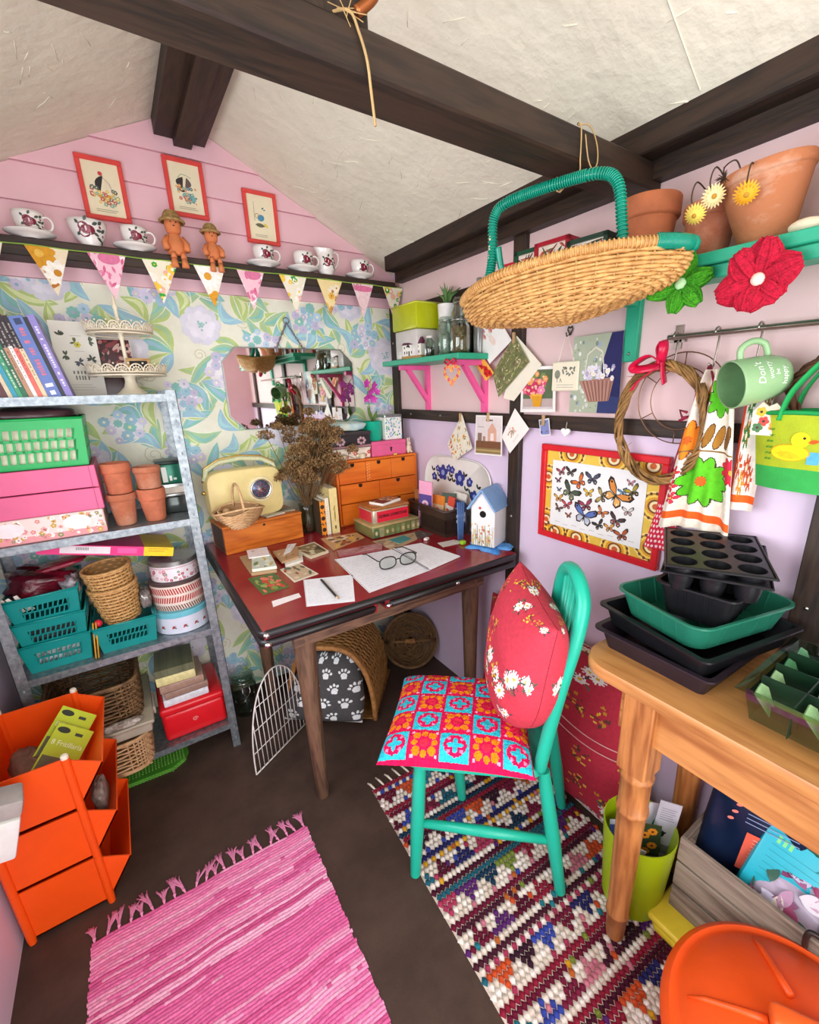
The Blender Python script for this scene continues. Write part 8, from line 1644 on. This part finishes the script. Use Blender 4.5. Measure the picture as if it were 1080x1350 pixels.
for i in range(4):
    for j in range(6):
        x, y = -w/2+w*(i+.5)/4, -d/2+d*(j+.5)/6; q = MB(); q._add([(x-.020,y+.022,.054),(x+.010,y+.024,.060),(x+.014,y+.004,.022),(x-.014,y-.004,.016),(x-.020,y+.024,.052),(x+.010,y+.026,.058)], [(0,1,2,3),(0,3,4),(4,5,1,0)]); q._add([(x+.010,y+.024,.060),(x+.023,y+.016,.050),(x+.018,y+.0,.018),(x+.014,y+.004,.022)], [(0,1,2,3)]); q.build('cell_flap', m_pgp if (i < 2) else mat('mid_green_plastic','#4f8a5c',.25,var=.2,scale=30), pg)
# ---------------------------------------------------------------- under and beside the table
lb = thing('lime_bin', 'lime green round bin full of packets beside the pine leg', 'bin', (-.226,-1.572,.009)); m_lim = mat('lime_gloss','#a8c413',.3,var=.03)
MB().shell([(0,.002),(.074,.002),(.076,.0),(.092,.250),(.092,.255),(.089,.255),(.073,.006),(0,.006)], 44).build('bin_body', m_lim, lb, True, sharp=50)
def standee(name, label, loc, w, h, c, rot, artf, th=.003):
    t = thing(name, label, 'packet', loc, rot=rot, group='packets in the lime bin'); MB().box(-w,w,-th/2,th/2,0,h).build('card', mat('pk_'+c, c, .4, var=.06), t); A = Art([(-w,0),(w,0),(w,h),(-w,h)], random.Random(len(label))); artf(A, w, h); A.build('print', t, PRINTG, fn=lambda u, v, q: (u, -th/2-q, v))
def a_bar(A, w, h):
    A.lines(-w*.7,h*.9,w*.7,.008,6,.002,'#8a8c94'); A.ell(-w*.1,h*.52,.006,.012,'#26262a'); A.leaf(-w*.4,h*.5,w*.3,h*.56,.004,'#26262a')
    for k in range(14): A.rect(-w*.6+k*.0036,h*.22,-w*.6+k*.0036+.0018,h*.36,'#3a3a40')
def a_fl(A, w, h):
    A.rect(-w,0,w,h,'#3c4a2e'); A.up()
    for x, y in ((-.3,.80),(.35,.62),(-.2,.5),(.3,.88)): A.flower(x*w,y*h,w*.42,7,'#e8932a','#5a1a1a',.2)
def a_bl(A, w, h): A.rect(-w,h*.6,w,h*.92,'#4a5fa8'); A.rect(-w*.8,h*.3,w*.8,h*.5,'#9aa6c8')
def a_gr(A, w, h): A.leaf(-w*.5,h*.5,w*.4,h*.9,.008,'#2e8a5a'); A.leaf(-w*.2,h*.4,w*.6,h*.7,.006,'#48a878')
standee('seed_packet','grey barcode packet standing tall in the lime bin',(-.170,-1.598,.10),.026,.245,'#c9c9d2',(.06,.06,-.95),a_bar); standee('seed_packet','white packet behind the barcode packet in the lime bin',(-.158,-1.578,.10),.028,.205,'#e4e6ea',(.05,.02,-.8),a_gr); standee('seed_packet','orange flower packet in the middle of the lime bin',(-.205,-1.592,.08),.030,.195,'#4a5236',(.04,-.04,-.85),a_fl); standee('seed_packet','dark packet at the front of the lime bin',(-.235,-1.610,.06),.030,.17,'#4f5244',(.15,0,-.75),a_bl); standee('seed_packet','blue banded packet at the left of the lime bin',(-.240,-1.535,.06),.034,.18,'#c4c9d8',(-.05,0,-.7),a_bl); standee('seed_packet','white and green leaf packet at the left edge of the lime bin',(-.288,-1.560,.05),.016,.185,'#e6ece2',(.02,.25,-.9),a_gr)
yt = thing('yellow_tub', 'yellow plastic tub lid under the wooden crate', 'tub', (-.142,-1.885,.0005)); m_yl = mat('butter_yellow_plastic','#ecd23c',.35,var=.04); MB().rbox(-.122,.120,-.235,.235,.0,.045,.018,3).build('tub_body', m_yl, yt, True, sharp=60); MB().rbox(-.130,.128,-.243,.243,.040,.062,.010,3).build('lid', m_yl, yt, True, sharp=60)
wc = thing('wooden_crate', 'weathered grey wooden crate of bags under the pine table', 'crate', (-.104,-1.945,.0635)); m_wc = wood('weathered_wood','#a89a88','#75685a',1,12,.8,.2,5); m_wcd = wood('weathered_wood_dark','#8a7c6c','#5a4e42',0,12,.8,.2,5)
for z0, z1 in ((.0,.072),(.080,.156),(.164,.236)):
    for x in (-.098,.088): MB().rbox(x-.006,x+.006,-.28,.28,z0,z1,.0015,1).build('slat', m_wc, wc)
    for y in (-.274,.274): MB().rbox(-.092,.082,y-.006,y+.006,z0,z1,.0015,1).build('end_slat', m_wcd, wc)
MB().box(-.092,.082,-.268,.268,0,.006).build('base_board', m_wc, wc)
for x in (-.088,.078):
    for y in (-.262,.262): MB().box(x-.008,x+.008,y-.008,y+.008,.006,.232).build('corner_batten', m_wcd, wc)
MB().tube(rounded([(-.109,.020,.2115),(-.118,.020,.2515),(-.116,.010,.2665),(-.116,-.045,.2685),(-.118,-.055,.2485),(-.109,-.055,.2115)],6), .0055, 8).build('drop_handle', m_iron, wc, True)
def soft_bag(name, label, loc, w, h, tk, rot, c, artf, seed, m=None):
    t = thing(name, label, 'bag', loc, rot=rot); mm_ = m or mat('bag_'+c, c, .3, var=.12, scale=10, bump=.25, bscale=18); cushion('bag_body', w, h, tk, mm_, t, None, 30, 4, .05, (1,-1), .010, seed, .4)
    A = Art([(-w*.44,h*.06),(w*.44,h*.06),(w*.44,h*.94),(-w*.44,h*.94)], random.Random(seed)); artf(A, w, h)
    def Fz(u, v): a, c_ = 2*u/w, 2*v/h-1; t_ = max(0,(1-abs(a)**4)*(1-abs(c_)**4))**.4; return -tk/2*t_-.009*t_
    A.build('bag_print', t, PRINTG, fn=lambda u, v, q: (u, Fz(u, v)-q, v))
def a_navy(A, w, h):
    A.rect(-.02,.17,.092,.275,'#ee6a52'); A.up(); A.lines(-.005,.262,.08,.010,6,.002,'#f6b0a0'); A.leaf(.0,.175,.035,.21,.012,'#7fae4a'); A.layer = 0; A.lines(-.03,.37,.08,.012,7,.0022,'#8aa0c8')
    for k in range(6): A.ell(-.058+.004*k,.29+.022*k,.007,.004,'#f08a7a',.5)
soft_bag('compost_bag','navy compost bag with a coral label in the wooden crate',(-.112,-1.760,.075),.22,.50,.07,(-.14,.10,-1.25),'#12223f',a_navy,4)
t = thing('turquoise_pack', 'turquoise card pack leaning in the wooden crate', 'pack', (-.150,-1.872,.190), rot=(-.50,.28,-1.30)); MB().rbox(-.105,.105,-.012,.012,0,.200,.006,2).build('pack_body', mat('turquoise_card','#22bcd0',.35,var=.04), t, True, sharp=40); A = Art(None, random.Random(4)); A.lines(-.085,.160,.06,.016,8,.0012,'#1596a6',.1); 
for k in range(3): A.rect(-.08+k*.012,.168,-.073+k*.012,.186,'#7fe08a')
A.build('print', t, PRINT, fn=lambda u, v, q: (u, -.0122-q, v))
def a_flow(A, w, h):
    for k in range(70): x, y = A.R.uniform(-w/2,w/2), A.R.uniform(0,h); a = A.R.uniform(0,3.1); A.leaf(x,y,x+.05*math.cos(a),y+.05*math.sin(a),.012,A.R.choice(('#8a4a72','#c89ab8','#d8d6ee','#6a2a4a','#e6dfe8','#3f6a5a','#a86a92','#efe9dc','#b0527a')))
soft_bag('flower_bulb_bag','crumpled bulb bag printed with purple and white flowers in the crate',(-.158,-1.915,.165),.28,.17,.08,(-.75,.20,-1.35),'#c6b8cc',a_flow,8)
soft_bag('green_bag','dark green bag behind the turquoise pack',(-.060,-1.870,.12),.22,.30,.05,(-.08,.1,-1.5),'#1f5a48',lambda A, w, h: [A.leaf(A.R.uniform(-w/2,w/2),A.R.uniform(0,h),A.R.uniform(-w/2,w/2),A.R.uniform(0,h),.01,'#3f8a5a') for _ in range(14)],12)
ob = thing('orange_bin', 'round orange bin with a domed ribbed lid in the near corner', 'bin', (-.415,-1.985,0)); m_ob = mat('matt_orange_plastic','#f0581a',.42,var=.05,scale=9)
MB().lathe([(.165,.0105),(.172,.015),(.200,.250)], 48).build('bin_body', m_ob, ob, True, sharp=50)
MB().lathe([(.203,.240),(.219,.242),(.221,.250),(.219,.262),(.207,.272),(.201,.2685),(.195,.2690),(.189,.2765),(.150,.300),(.085,.322),(.0,.330)], 64).build('lid', m_ob, ob, True, sharp=60)
for k in range(5):
    a = 2*PI*k/5+2.05; MB().tube([(r*math.cos(a), r*math.sin(a), z) for r, z in ((.060,.332),(.100,.320),(.150,.303),(.178,.287))], [.007,.006,.005,.002], 8).build('lid_rib', m_ob, ob, True)
hq = MB(); hq.rbox(-.020,.020,-.060,.060,.330,.362,.008,2, M=Matrix.Rotation(.5,4,'Z')); hq.build('lid_handle', mat('bright_orange_handle','#fa6a2a',.4), ob, True, sharp=50)
